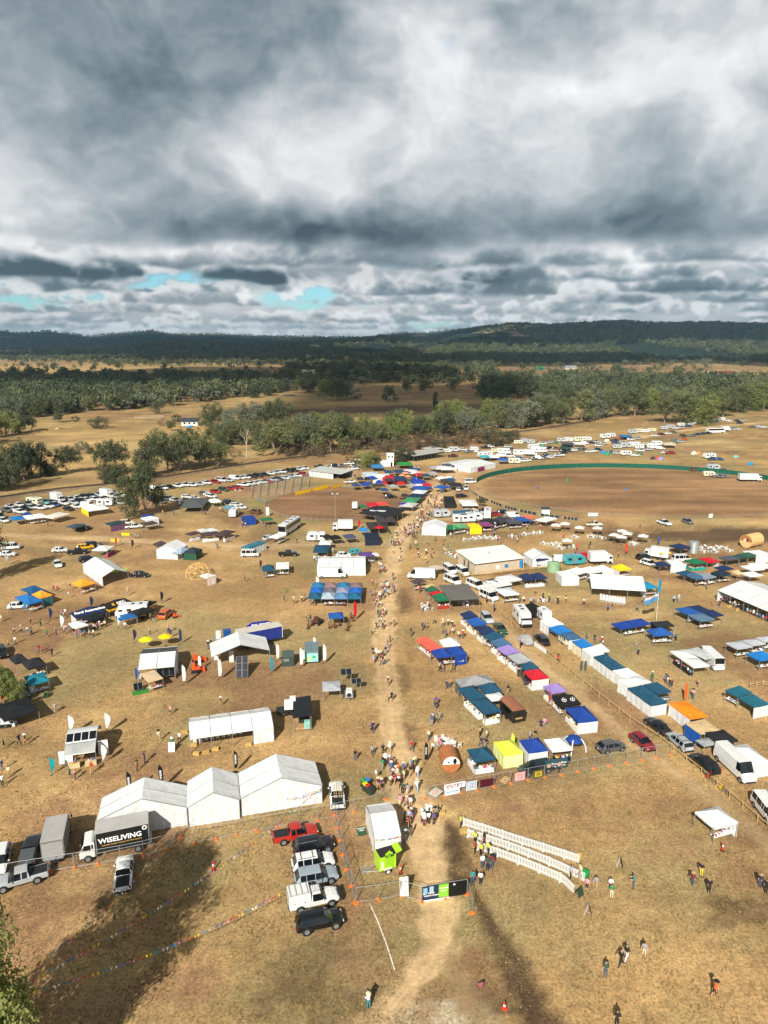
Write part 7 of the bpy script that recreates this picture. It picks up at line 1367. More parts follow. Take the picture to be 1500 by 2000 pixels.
bunting(P(10,1100,1.2), P(100,1103,1.2),.2, 'yellow bunting line across the shaded paddock, nearer one', 44,.13,('e8c820', 'd8b818')); bunting(P(25,1085,1.2), P(140,1098,1.2),.2, 'yellow bunting line across the shaded paddock, farther one', 44,.13,('e8c820', 'd8b818'))
t = thing('timber_dome', 'bare timber geodesic dome frame', 'dome', P(388,1124)); V_ = []
for r, (el, n, o_) in enumerate([(0,10,0),(.45,10,.5),(.9,8,0),(1.25,5,.5)]): V_.append([(3.3 * math.cos(el) * math.cos(2 * PI * (i + o_) / n),3.3 * math.cos(el) * math.sin(2 * PI * (i + o_) / n),.02 + 3.3 * math.sin(el)) for i in range(n)])
V_.append([(0,0,3.32)]); YT = mat('d8b070', .8,0,.15,3,0, 'new_timber')
for k in range(4):
 for i, a in enumerate(V_[k]):
  MB().bar(a, V_[k][(i + 1) % len(V_[k])],.05, n=4).obj('strut', YT, t)
  for b in sorted(V_[k + 1], key=lambda b: (Vector(a) - Vector(b)).length)[:2 if k < 3 else 1]: MB().bar(a, b, .05, n=4).obj('strut', YT, t)
gazebo('d0ccc4', (392,1123),(404,1129),(420,1123), 'beside the timber dome', rise=.6, walls='R', wcol='e0d0c8', desc='pale printed gazebo')
UM = 'along the crossing track'
marquee((323,1061),(305,1073),(345,1076), 'white barn-shaped marquee along the crossing track', 2.6,1.3, 'y', 1, 'LRlr'); gazebo('93a8bc', (346,1076),(354,1081),(374,1072), UM, desc='pale blue gazebo'); gazebo('2b3540', (366,1075),(382,1080),(395,1072), UM, walls='LR', wcol='24503c', desc='charcoal gazebo with dark green walls'); gazebo(DB, (298,1062),(308,1067),(324,1061), UM, desc='dark brown gazebo'); gazebo('c0c4c8', (384,1034),(394,1039),(404,1035), UM, rise=.5, desc='white topped gazebo'); gazebo('c8ccd0', (404,1033),(412,1038),(426,1035), UM, rise=.5, desc='white topped gazebo')
for A, B, C in [((369,1041),(372,1045),(392,1040)),((390,1041),(394,1046),(428,1042)),((426,1041),(438,1046),(460,1037))]: gazebo('4a3a3e', A, B, C, UM, rise=.5, tables='R', desc='dark brown gazebo', tcol='e0e0dc')
gazebo('2f6f80', (470,1068),(486,1071),(520,1059), UM, n=(2,1), walls='R', desc='teal double gazebo with white wall', rise=.5); far_car('minibus', 'white', (489,1087),.05, 'in front of the teal double gazebo'); far_car('hatch', 'silver', (526,1054),.9, 'beside the coach'); gazebo(W_, (533,1046),(543,1051),(560,1044), UM, rise=.6, tables='R', desc='white gazebo before the coach'); far_car('bus', 'white', (566,1038), heading(P(592,1023), P(556,1047)), 'beside the dirt arena')
gazebo(TL, (509,1106),(513,1115),(537,1114), UM, tables='R'); gazebo('e6e8ea', (545,1098),(539,1110),(564,1108), UM, rise=.3, tables='R', desc='white flat gazebo with blue emblem'); gazebo(TL, (622,1064),(611,1078),(640,1077), UM, tables='R', rise=.6); gazebo(W_, (626,1055),(622,1063),(645,1061), UM, rise=.5); far_car('ute', 'black', (563,1086),.1, 'with a blue umbrella by the crossing track'); far_car('hatch', 'white', (671,1088),.0, 'behind the four-bay white marquee'); far_car('caravan', 'teal', (692,1082),.4, 'behind the four-bay white marquee').scale = (.5,.6,.6); gazebo('55407a', (704,1079),(704,1087),(731,1084), UM, rise=.7, tables='R', desc='purple and teal gazebo'); gazebo(W_, (722,1080),(724,1085),(740,1083), UM, rise=.3, desc='small white gazebo')
marquee((624,1087),(619,1107),(714,1106), 'four-bay white marquee above the blue gazebo rows', 2.4,.8, 'x', 4, 'LRlr'); far_car('sprinter', 'white', (649,1128),.0, 'parked against the four-bay white marquee')
gazebo(TL, (609,1138),(601,1168),(705,1169), 'beside the dirt road', n=(4,3), rise=.75, tables='RRr', cols=['1d5470', '1f5fb0', '2a6f9a', '9db0bf', '65616c', '8a6f70', '5580a8', '868ba8', '2a6f9a', '1d5f80', '1f5fb0', '7a6468'], desc='grid of twelve joined blue and slate gazebos'); banner(618,1149,3.0, 'd2d5d5', 'white teardrop flag behind the blue gazebo grid', 'tear', .2)
far_car('truck', 'white', (664,1036), PI, 'below the dirt arena'); far_car('caravan', 'white', (618,1056), PI, 'below the dirt arena')
for c, A, B, C, kw in [('1a1b1e', (640,1047),(647,1053),(664,1049), {}),('1d1e22', (629,1046),(634,1050),(646,1047), {}),('464a6a', (669,1045),(676,1051),(692,1047), {}),('1c2438', (712,1040),(713,1052),(742,1051), dict(walls='R', wcol='1c2438', desc='navy tent with printed wall')),('2f7fc0', (703,1032),(705,1037),(720,1035), {}),('3a3434', (716,1020),(720,1032),(758,1030), dict(n=(2,1))),('423a3e', (733,1009),(737,1019),(768,1014), dict(n=(2,1)))]: gazebo(c, A, B, C, 'beside the road below the arena', **{**dict(rise=.7), **kw})
sunshade(741,1044,2.2,1.5, 'c81a22', 'beside the navy printed tent', 'red round umbrella', 6); gazebo('232629', (738,994),(766,1010),(797,994), 'at the corner of the dirt arena', rise=.12, n=(3,2), val=.08, desc='wide black shade roof', eave=2.6); far_car('sprinter', 'white', (734,1012),2.9, 'beside the black shade roof')
for c, A, B, C in [(RD, (713,982),(720,988),(732,984)),('d03a38', (722,988),(724,993),(740,991)),('d84a44', (733,981),(738,986),(750,982)),(GN, (700,987),(706,990),(716,988))]: gazebo(c, A, B, C, 'at the corner of the dirt arena', rise=.6)
far_car('truck', 'white', (694,994),1.5, 'at the corner of the dirt arena').scale = (.5,.8,.8); far_car('suv', 'black', (763,973),.2, 'on the dirt arena'); far_car('ute', 'brown', (789,973),1.2, 'beside the dirt arena')
ST = 'in the crowded market lane'
for c, A, B, C, kw in [('b8bcc0', (797,984),(806,990),(818,983), {}),('3f8a5a', (802,975),(812,981),(823,972), {}),('25304a', (812,967),(820,973),(832,965), {}),(W_, (818,960),(826,965),(836,958), {}),(BL, (824,952),(833,957),(843,950), {}),('3a3a8c', (778,983),(785,988),(796,984), {}),('1c1e20', (866,969),(869,981),(887,979), dict(walls='LR', wcol='1e2422', desc='black hut with green emblem')),(W_, (895,976),(903,987),(923,982), dict(desc='white peaked gazebo standing alone', tables='R')),('2a5a78', (884,997),(894,1005),(912,999), dict(walls='LR', wcol='2a7f9c')),(BL, (862,949),(867,954),(881,950), {}),('2a2c30', (874,943),(880,949),(894,945), {})]: gazebo(c, A, B, C, ST, **{**dict(rise=.7), **kw})
LR_ = 'in the long food stall row'
marquee((830,1020),(824,1030),(871,1031), 'white marquee at the left end of the food stall row', 2.4,1.2, 'y', 1, 'Lr')
for c, A, B, C, kw in [(GN, (866,1026),(873,1033),(886,1028), dict(walls='L', wcol='2f7a4a')),('5c9a6c', (881,1026),(886,1033),(917,1028), dict(n=(2,1))),(YL, (912,1023),(918,1030),(937,1027), dict(walls='R', wcol='f0c81a', wz0=.0)),('7a3f6a', (932,1020),(939,1027),(959,1023), {}),('25272a', (947,1017),(960,1026),(985,1017), {}),('3a3b44', (966,1014),(980,1021),(1001,1013), {}),('4a4d58', (984,1015),(995,1022),(1004,1016), {}),(BL, (1002,1010),(1010,1017),(1023,1012), {}),('e06a52', (1020,1009),(1028,1014),(1047,1009), {}),(W_, (1058,1013),(1067,1019),(1089,1012), {}),(W_, (854,1021),(862,1025),(874,1022), {})]: gazebo(c, A, B, C, LR_, **{**dict(rise=.7, tables='R' if c not in (GN, W_) else ''), **kw})
for k, c, x, y, h_ in [('caravan', 'silver', 862,1010,.2),('caravan', 'white', 900,1020,.1),('caravan', 'white', 925,1016,.1),('camper', 'white', 952,1010,1.4),('suv', 'red', 966,1008,.2),('suv', 'black', 984,1004,.1),('hatch', 'white', 932,1004,.3),('ute', 'black', 944,1002,.1),('ute', 'black', 1030,1025,.1),('van', 'white', 1000,1011,.2),('suv', 'silver', 895,958,1.5),('ute', 'white', 910,956,1.5),('minibus', 'white', 918,944,.1),('suv', 'black', 902,972,.4),('caravan', 'white', 912,1019,.0)]: far_car(k, c, (x, y), h_, 'behind the food stall row' if y > 990 else 'beside the market lane')
UA = 'near the judging tower'
for c, A, B, C, kw in [('b8c4d0', (706,922),(712,930),(728,925), dict(walls='L')),(W_, (722,926),(728,934),(748,928), dict(walls='LR')),(RD, (743,928),(748,936),(763,932), dict(walls='LR', wcol='b8202f')),('1f3a5c', (764,930),(770,938),(784,934), {}),('2a3f66', (766,918),(773,923),(786,919), {}),('d8dce6', (780,917),(788,925),(806,920), {}),('2a4a70', (796,914),(802,919),(814,916), {}),('223f9c', (800,938),(806,944),(829,941), dict(walls='R', wcol='d8c8d0')),('2f7fb8', (722,908),(728,913),(744,910), {}),('c8ccd4', (845,910),(852,916),(862,912), {}),(W_, (857,911),(862,917),(880,914), {}),('4a4f5c', (862,906),(868,910),(878,907), {}),('1f8a3c', (775,903),(780,908),(800,905), dict(desc='wide green gazebo'))]: gazebo(c, A, B, C, UA, **{**dict(rise=.7), **kw})
for x, y in [(785,938),(793,934),(800,932),(790,930),(820,932),(797,940)]: sunshade(x, y, 2.1,1.6, 'e09a6a', UA, 'pale orange umbrella', 6)
g = random.Random(91)
for i in range(26):
 f = g.random(); x = 690 + 190 * f + g.uniform(-20,20); y = 925 + g.uniform(-8,40) - 8 * f
 if ((x - 655) / 130) ** 2 + ((y - 985) / 34) ** 2 < 1: continue
 gazebo(g.choice(['d6d9d9', 'd6d9d9', '2a4a70', '223f9c', '3a3b44', '1d4a63', 'b8202f', '9a9ea2']),(x - 7, y - 4),(x - 2, y),(x + 9, y - 2), 'scattered in the far market', rise=.7)
p = P(762,910); t = thing('judging_tower', 'white two-storey judging tower', 'building', p, .1); TW = mat('e2e2dc', .7,0,.06,1,0, 'painted_wall'); MB().box((0,0,1.5),(3.0,2.8,3.0)).obj('lower_storey', TW, t); MB().box((0,0,4.4),(3.2,3.0,2.8)).obj('upper_storey', TW, t); MB().box((0,0,5.9),(3.7,3.4,.18)).obj('roof', mat('dcdcd6', .5,0,.05,1,0, 'roof'), t)
for x in (-.8,.8): MB().box((x, -1.51,4.6),(.8,.04,.8)).obj('window', GLASS, t)
MB().box((.5,-1.41,1.0),(.9,.04,2.0)).obj('door', GLASS, t); MB().box((-3.4,0,1.3),(4.0,2.6,2.6)).obj('annexe', TW, t)
def long_shed(a, b, dep, h, label, roofc='a8aaa6', rise=.6, n=8, closed=False):
 p, q = P(*a), P(*b); L = (q - p).length; t = thing('open_shed', label, 'building', p.lerp(q, .5), heading(p, q), 'showground sheds')
 for k in range(n): x0, x1 = -L / 2 + L * k / n + .01,-L / 2 + L * (k + 1) / n - .01; MB().slab([(x0,-.5, h),(x1,-.5, h),(x1, dep, h + rise),(x0, dep, h + rise)],(0,0,1),.08).obj('roof_sheet', mat(roofc, .45,.3,.1,.8,0, 'roof_iron'), t); MB().bar((x0 + .1,0,0),(x0 + .1,0, h),.07).obj('post', STEEL, t)
 MB().box((0, dep - .2, h / 2),(L, .15, h)).obj('back_wall', mat('8c8a84', .7,.1,.1,1,0, 'iron_wall'), t)
 if closed: MB().box((-L * .12,.1, h / 2 - .02),(L * .72,.12, h - .05)).obj('front_wall', mat('d0cec6', .7,.1,.1,1,0, 'iron_wall'), t)
long_shed((602,930),(668,938),9,2.6, 'long pale cattle shed behind the steel yards', 'c2c4c0', .5,8, True); long_shed((808,903),(868,893),9,3.0, 'long open shed with grey roof behind the judging tower', 'b0b0aa', .6,9); long_shed((842,890),(866,886),7,2.8, 'small grey roofed shed behind the long open shed', 'c4c4be', .4,4)
marquee((932,902),(920,914),(968,905), 'long low white tent beside the oval with magenta panels', 2.2,.8, 'x', 5, 'LRlr'); hang((932,922),(945,919),.1,2.0, 'magenta and navy panel on the long low white tent', ['8a1f5a'], 'fabric_banner', 'banner', off=.3)
def pipe_fence(pts, label, h=1.5, rails=5, sp=2.4, m=GALV, r=.036, world=False, group='steel yards'):
 t = thing('steel_yard_fence', label, 'fence', (0,0,0),0, group); w3 = pts if world else [P(*p) for p in pts]; ps, rs = MB(), MB()
 for a, b in zip(w3[:-1], w3[1:]):
  n = max(1, round((b - a).length / sp))
  for i in range(n): p = a.lerp(b, i / n); ps.bar(p, p + Vector((0,0, h)), r, n=4)
  for k in range(rails): z = Vector((0,0, h * (k + .7) / rails)); rs.bar(a + z, b + z, r * .8, n=4)
 stuff(ps.obj('posts', m, t)); rs.obj('rails', m, t); return t
for i, y in enumerate((945,950,956,962,968,974)): pipe_fence([(492 + i * 2, y + 6),(530, y - 2),(570, y - 9),(608 - i * 4, y - 15)], ['rearmost', 'second', 'third', 'fourth', 'fifth', 'nearest'][i] + ' long run of the steel cattle yard fences')
for i, x in enumerate((490,505,520,536,552,568,584,600)): pipe_fence([(x + 4,948 - i * 2.2),(x, 974 - i * 1.8)], 'steel cattle yard cross fence', group='steel yards')
pipe_fence([(500,978),(520,985),(545,972)], 'steel fence at the corner of the cattle yards');
for i, (a, b) in enumerate([((577,968),(607,961)),((612,960),(642,953)),((648,956),(668,950))]): hang(a, b, .1,1.5, 'yellow arena barrier board', ['e8b81c'], 'barrier_board', 'barrier', off=0, group='yellow arena boards')
def ring(C, RR, k, a0, a1, n): return [Vector((C[0] + RR[0] * k * math.cos(a), C[1] + RR[1] * k * math.sin(a),0)) for a in np.linspace(a0, a1, n)]
pipe_fence(ring(ARENA_C, ARENA_R, 1.03, R(150), R(345),40), 'pale rail fence round the near side of the dirt arena', 1.2,3,3, mat('9a9184', .8,0,.1,2,0, 'rail'),.045, True, 'arena fences'); pipe_fence(ring(ARENA_C, ARENA_R, 1.03, R(20), R(130),30), 'pale rail fence round the far side of the dirt arena', 1.2,3,3, mat('9a9184', .8,0,.1,2,0, 'rail'),.045, True, 'arena fences')
pipe_fence(ring(OVAL_C, OVAL_R, 1.02, R(175), R(330),60), 'grey wire fence round the near side of the oval', 1.2,4,3.5, mat('8a8478', .8,0,.1,2,0, 'wire_fence'),.03, True, 'arena fences')
t = thing('shade_cloth_fence', 'dark green shade cloth fence round the far side of the oval', 'fence', (0,0,0)); SC = cloth('16594a'); pp = ring(OVAL_C, OVAL_R, 1.03, R(-4), R(166),61)
for a, b in zip(pp[:-1], pp[1:]): wallmesh(a, b, .05,2.0,5,.08).obj('cloth_panel', SC, t); MB().bar(a, a + Vector((0,0,2.1)),.05, n=5).obj('post', STEEL, t)
t = thing('board_rail', 'black and blue board rail curving beside the oval', 'fence', (0,0,0)); bp = [Vector((*v, 0)) for v in curve([P(*q).xy for q in [(920,962),(935,972),(958,982),(985,992),(1015,1000),(1055,1008),(1100,1014),(1134,1018)]],5)]
for i, (a, b) in enumerate(zip(bp[:-1], bp[1:])):
 if i % 5 != 4: MB().slab([a + Vector((0,0,.3)), b + Vector((0,0,.3)), b + Vector((0,0,1.0)), a + Vector((0,0,1.0))],(0,1,0),.04).obj('board', mat('2a2c30', .6,0,.1,1,0, 'board'), t)
 MB().bar(a, a + Vector((0,0,1.1)),.06, n=5).obj('post', mat('2a5aa0' if i % 5 == 4 else 'c8c4b8', .6,0,.1,1,0, 'post'), t)
hang((1148,1010),(1167,1010),.3,1.5, 'long white sign board on the oval fence', ['d2d4d4'], 'sign_board', 'sign', off=.1); hang((1383,1014),(1391,1013),.3,1.8, 'small white sign board on the oval fence at far right', ['d2d4d4'], 'sign_board', 'sign', off=.1)
t = thing('ticket_hut', 'small white hut with dark roof beside the oval', 'hut', P(1065,1005)); MB().box((0,0,1.0),(2.6,1.8,2.0)).obj('walls', TW, t); MB().slab([(-1.5,-1.1,2.0),(1.5,-1.1,2.0),(1.5,1.1,2.4),(-1.5,1.1,2.4)],(0,0,1),.1).obj('roof', mat('3a3c3e', .6,0,.1,1,0, 'roof'), t)
for x, y, c, n_ in [(1051,955, '2f5f9c', 'blue'),(1223,958, '2f6fb0', 'blue'),(1108,940, '1f9a4a', 'green')]: t = thing('plastic_drum', f'{n_} plastic drum standing on the oval' + (' near its left end' if x < 1100 else ''), 'drum', P(x, y)); MB().lathe([(.001,0),(.35,0),(.38,.5),(.35,1.0),(.001,1.0)],14).obj('barrel', mat(c, .5,0,.1,3,0, 'drum'), t); MB().lathe([(.36,.96),(.37,1.04),(.001,1.05)],14).obj('lid', mat(c, .5,0,.1,3,0, 'drum'), t)
def light_pole(x, y, h, label):
 t = thing('light_pole', label, 'pole', P(x, y),0, 'light poles'); MB().bar((0,0,0),(0,0, h),.13,.09,7).obj('pole', mat('8a7f70', .8,0,.2,2,0, 'pole'), t)
 MB().bar((-1.0,0, h - .3),(1.0,0, h - .3),.06).obj('crossarm', STEEL, t)
 for s in (-.8,.8): MB().box((s, -.15, h - .05),(.5,.3,.4)).obj('floodlight', mat('c8ccd0', .4,.3,.1,2,0, 'lamp'), t)
light_pole(655,1016,9, 'light pole at the near edge of the dirt arena'); light_pole(467,1008,9, 'light pole beside the parked cars'); light_pole(698,938,9, 'light pole near the judging tower'); light_pole(813,950,8, 'light pole in the market lane')
hang((520,1008),(526,1008),.3,3.0, 'white upright sign at the dirt arena fence', ['f0ece8'], 'sign_board', 'sign', off=.1)
UP = 'below the parked cars'
for c, A, B, C, kw in [('e6e8ea', (47,1007),(54,1014),(92,1008), dict(n=(2,1), tables='R')),(BB, (18,1010),(26,1016),(42,1011), {}),('22427c', (40,1003),(46,1007),(56,1003), {}),('d8d4cc', (96,1006),(104,1012),(138,1003), dict(rise=.3)),('e2e4e4', (162,988),(172,998),(212,992), dict(walls='L', wcol='f0d01c', rise=.6)),('3a4c58', (138,1026),(146,1031),(168,1025), dict(rise=.3)),('2a3f46', (208,1021),(216,1026),(243,1020), dict(walls='R', wcol='6a4a6a')),('1f3f78', (275,1006),(281,1011),(296,1006), {}),('dfe3ea', (278,1011),(284,1016),(308,1011), dict(walls='R')),('4a403c', (276,1021),(284,1026),(308,1021), dict(rise=.4)),('e8eaea', (408,976),(412,981),(432,979), dict(rise=.8)),('5f8fa0', (436,988),(442,994),(456,990), {}),('1a3f8c', (471,1008),(476,1014),(496,1010), dict(walls='LR', wcol='1a3f8c')),('2a6a4a', (506,1012),(512,1017),(530,1013), dict(rise=.4)),('55585c', (380,982),(396,990),(410,972), dict(rise=.9))]: gazebo(c, A, B, C, UP, **{**dict(rise=.6), **kw})
for k, c, x, y, h_ in [('ute', 'black', 160,1034,.2),('ute', 'white', 262,1032,.3),('suv', 'cream', 248,1024,.2),('wagon', 'silver', 362,986,.4),('hatch', 'white', 470,994,.1),('wagon', 'white', 462,989,.1),('suv', 'brown', 498,1003,2.6),('suv', 'black', 447,984,.1),('hatch', 'white', 380,976,.2),('wagon', 'white', 367,973,.1),('caravan', 'white', 458,1008,1.5),('van', 'white', 172,990,.1),('caravan', 'white', 206,988,.1),('ute', 'grey', 322,978,.2),('suv', 'black', 310,975,.1)]: far_car(k, c, (x, y), h_, UP)
for x, y, cc in [(237,1046, 'yellow'),(217,1058, 'yellow')]: hang((x, y),(x + 16, y + .5),.05,.9, 'low yellow barrier beside the crossing track', ['e0c41c'], 'barrier_board', 'barrier', off=0, group='yellow track barriers')
# PARKED ROWS AND CAMP
g = random.Random(21); PC = ['white'] * 9 + ['silver'] * 4 + ['grey'] * 2 + ['black'] * 4 + ['red', 'blue', 'dark blue']; PK = ['suv', 'suv', 'ute', 'hatch', 'wagon', 'sedan', 'suv', 'ute']
def row(pts, wh, rz, kinds=None, jit=.15):
 for q in pts:
  x, y = q[:2]; k = q[2] if len(q) > 2 else g.choice(kinds or PK); c = q[3] if len(q) > 3 else ('white' if k in ('caravan', 'camper', 'truck', 'bigtruck', 'bus', 'minibus', 'van') else g.choice(PC)); o = far_car(k, c if k != 'caravan' else g.choice(['white', 'white', 'white', 'cream', 'silver']),(x, y), rz + g.uniform(-jit, jit), wh); s_ = g.uniform(.82,1.08); o.scale = (s_ * g.uniform(.85,1.1), s_, s_) if k == 'caravan' else (1,1,1)
row([(13,1000),(29,998),(47,997),(62,994),(78,995),(68,985, 'caravan'),(94,992),(108,989),(125,986),(116,980, 'truck'),(144,984),(157,981),(170,979),(186,978),(200,977),(213,972, 'truck'),(0,1012),(8,1020),(86,984, 'suv', 'teal'),(228,973),(134,997),(-8,1003),(21,992),(38,989),(55,987),(100,983),(138,978),(152,975),(166,973),(180,971),(194,969),(220,966),(236,970),(40,1003),(150,992),(222,982),(236,985)], 'in the parking row left of the large gum tree', -.6)
row([(304,958, 'van'),(318,956),(333,954),(347,952),(361,950),(376,950),(390,948),(403,946),(421,944),(433,941, 'minibus'),(447,941),(459,937, 'van'),(470,936),(481,935),(492,933),(504,931),(517,929),(529,927),(540,925),(551,924),(562,922),(573,921),(584,919),(596,917)], 'in the parking row along the railway', -.5)
row([(296,975),(330,976),(344,980),(398,967),(409,969),(421,963),(413,972),(437,959, 'suv', 'green'),(452,957, 'hatch', 'red'),(463,955),(476,950),(489,948),(500,946),(512,944),(523,943),(533,940),(545,938),(557,936),(569,933),(581,931),(593,929),(300,980),(316,983)], 'in the second parking row', -.5)
row([(682,908),(693,913, 'suv'),(668,912),(701,905),(684,944, 'tray', 'white'),(655,912),(640,915),(625,914),(690,918)], 'beside the pale cattle shed', .2)
CA = 'in the caravan camp'
row([(x, y, 'caravan') for x, y in [(873,884),(886,882),(926,880),(1012,867),(1024,864),(1036,866),(1096,863),(1110,862),(1130,862),(1145,861),(1235,847),(1247,845),(1260,845),(1273,843),(1296,839),(1308,837),(1330,832),(1408,822),(1182,856),(1192,854),(1222,889),(1205,876),(1222,874),(1248,876),(1262,873),(1282,870),(1385,895),(1384,930),(1392,918),(1004,905),(968,884),(980,884),(950,890),(958,897)]] + [(x, y, 'camper') for x, y in [(945,893),(985,886),(1043,877),(1056,884),(1240,873),(1275,876),(1372,826),(1015,889)]] + [(995,893, 'minibus'),(1397,846, 'bus'),(1420,842, 'truck'),(1475,940, 'bigtruck'),(1040,890, 'truck'),(1050,883, 'truck')], CA, .1, None, .25)
row([(885,893, 'ute', 'maroon'),(905,880),(915,884),(935,884),(948,876),(958,874),(968,872),(980,871),(992,874),(1000,880),(1005,899),(1015,897),(1022,902),(1030,901),(1045,898),(1053,897),(1062,896),(1070,894),(1068,880, 'suv', 'red'),(1074,876),(1078,882),(1086,878, 'suv', 'brown'),(1060,868),(1072,866),(1085,892),(1093,891),(1102,883),(1111,882),(1120,881),(1129,880),(1138,879),(1075,895),(1068,891),(1100,886),(1105,872, 'ute', 'blue'),(1116,870),(1124,873),(1142,868),(1155,866),(1163,865),(1168,872),(1150,884),(1160,883),(1168,880, 'suv', 'dark blue'),(1178,868)], CA + ' beside the oval', -.1, None, .4)
row([(1200,862),(1210,858, 'ute', 'orange'),(1223,857, 'suv', 'brown'),(1232,860),(1202,866),(1247,858),(1217,866),(1195,885),(1206,887),(1241,891),(1250,882),(1266,880),(1290,878),(1298,886),(1310,887),(1318,862),(1330,864),(1280,853),(1292,850, 'suv', 'maroon'),(1305,848),(1314,846),(1319,838),(1330,837),(1340,833),(1350,830),(1345,834),(1358,828),(1388,826),(1398,825),(1425,824),(1440,823),(1450,823),(1335,853, 'suv', 'black'),(1352,853),(1362,850),(1372,849),(1382,848),(1335,860, 'ute', 'orange'),(1432,839, 'suv', 'teal'),(1440,840),(1470,836),(1478,835),(1486,834),(1490,836),(1392,899, 'ute', 'blue'),(1405,899),(1413,922, 'suv'),(1402,933),(1412,933),(1358,920, 'suv', 'brown'),(1445,828)], CA + ' along the camp road', -.1, None, .4)
for x, y, c, n_ in [(1186,888, '1f9a6a', 'green'),(1178,885, '2a86c0', 'blue'),(1283,897, 'c04a3a', 'red'),(1290,898, '9a8ac0', 'lilac'),(1275,897, '3a3f46', 'dark grey'),(1355,887, 'eceae4', 'white'),(1364,887, 'e08a5a', 'orange'),(1437,894, '7fae9a', 'pale green'),(1465,908, '2a86b0', 'blue'),(1250,888, '4a6a4a', 'olive'),(1185,862, 'e8dcc0', 'cream'),(1310,868, 'c8a860', 'sand'),(1320,866, '5a6a4a', 'moss'),(1085,866, '2f6a5a', 'dark green'),(1060,872, '4a8a6a', 'sea green')]:
 t = thing('dome_tent', f'{n_} dome camping tent in the caravan camp', 'tent', P(x, y),.3, 'camping tents'); mb = MB(); rw_ = [[(1.6 * math.cos(e) * math.cos(a),1.3 * math.cos(e) * math.sin(a),.02 + 1.45 * math.sin(e)) for a in np.linspace(0,2 * PI, 13)[:-1]] for e in np.linspace(0, PI / 2 - .05,5)]
 mb.add([p for r in rw_ for p in r], [(k * 12 + i, k * 12 + (i + 1) % 12,(k + 1) * 12 + (i + 1) % 12,(k + 1) * 12 + i) for k in range(4) for i in range(12)] + [tuple(range(48,60))]); mb.obj('fly', cloth(c), t); MB().slab([(-.4,-1.32,.03),(.4,-1.32,.03),(0,-.85,1.1)],(0,-1,.3),.02).obj('door', mat('2a2c2e', .8,0,.1,2,0, 'door'), t)
for x, y, c in [(1103,868, '3a4a5a'),(1215,853, '2a6aa0'),(1262,868, 'b8b4aa'),(1300,868, 'c0bcb0'),(1125,867, 'd8d8d4'),(1098,876, '2a4a3c'),(942,893, '38a0b0'),(978,899, '2060b0'),(960,893, 'e8ebec'),(975,890, 'e8ebec')]: gazebo(c, (x - 7, y - 4),(x - 3, y),(x + 9, y - 2), CA, rise=.6, desc={'3a4a5a': 'slate', '2a6aa0': 'blue', 'b8b4aa': 'stone grey', 'c0bcb0': 'stone grey', 'd8d8d4': 'off-white', '2a4a3c': 'dark green', '38a0b0': 'turquoise', '2060b0': 'strong blue', 'e8ebec': 'white'}[c] + ' camp gazebo')
# FAR FARM HOUSES AND ANIMALS
def house(x, y, L, D, h, roofc, wallc, label, rz=.1):
 t = thing('farm_house', label, 'house', P(x, y), rz, 'far farm buildings'); MB().box((0,0, h / 2),(L, D, h)).obj('wall', mat(wallc, .8,0,.08,1,0, 'wall'), t)
 for s in (-1,1): MB().slab([(-L / 2 - .5, s * (D / 2 + .6), h - .1),(L / 2 + .5, s * (D / 2 + .6), h - .1),(L / 2 + .5,0, h + D * .28),(-L / 2 - .5,0, h + D * .28)],(0,0,1),.1).obj('roof', mat(roofc, .5,.2,.08,.8,0, 'iron_roof'), t)
 for k in range(3): MB().box((-L * .3 + k * L * .3,-D / 2 - .02, h * .55),(1.4,.05,1.2)).obj('window', GLASS, t)
house(372,830,11,8,2.8, '3a4048', 'e0ddd4', 'white farm house with dark roof beyond the creek trees'); house(1412,733,30,12,4, '8a3a30', 'd8d0c4', 'red roofed homestead on the far right plain'); house(1388,732,16,10,3, 'c8ccca', 'd8d0c4', 'pale roofed shed on the far right plain'); house(595,730,24,12,4, 'c8c0aa', 'c8bca0', 'pale homestead among trees in the valley'); house(617,729,14,10,4, 'b8b0a0', 'c0b49a', 'small pale outbuilding among trees in the valley'); house(1058,777,26,14,4, '6a6e72', '8a8680', 'grey roofed shed among the right woodland'); house(1113,722,24,12,5, '8a9096', 'a8a49c', 'grey shed on the far plain'); house(1054,723,18,10,5, '1f7a4a', '2a6a48', 'green shed on the far plain')
t = thing('swimming_pool', 'small blue above-ground pool beside the farm house', 'pool', P(369,834)); MB().lathe([(2.6,0),(2.6,1.0)],20).obj('pool_wall', mat('3a8ac0', .5,0,.1,1,0, 'pool'), t); MB().lathe([(2.55,.9),(.001,.9)],20).obj('pool_water', mat('5ab8e0', .1,0,.05,1,0, 'pool_water'), t)
t = thing('round_yard', 'pale ring of rails in the left paddock', 'fence', P(292,816)); mb = MB()
for i in range(24):
 a, b = 2 * PI * i / 24,2 * PI * (i + 1) / 24; mb.bar((11 * math.cos(a),7 * math.sin(a),0),(11 * math.cos(a),7 * math.sin(a),1.4),.08, n=4)
 for z in (.6,1.2): mb.bar((11 * math.cos(a),7 * math.sin(a), z),(11 * math.cos(b),7 * math.sin(b), z),.07, n=4)
mb.obj('rails', mat('b8b2a4', .8,0,.1,2,0, 'rail'), t)
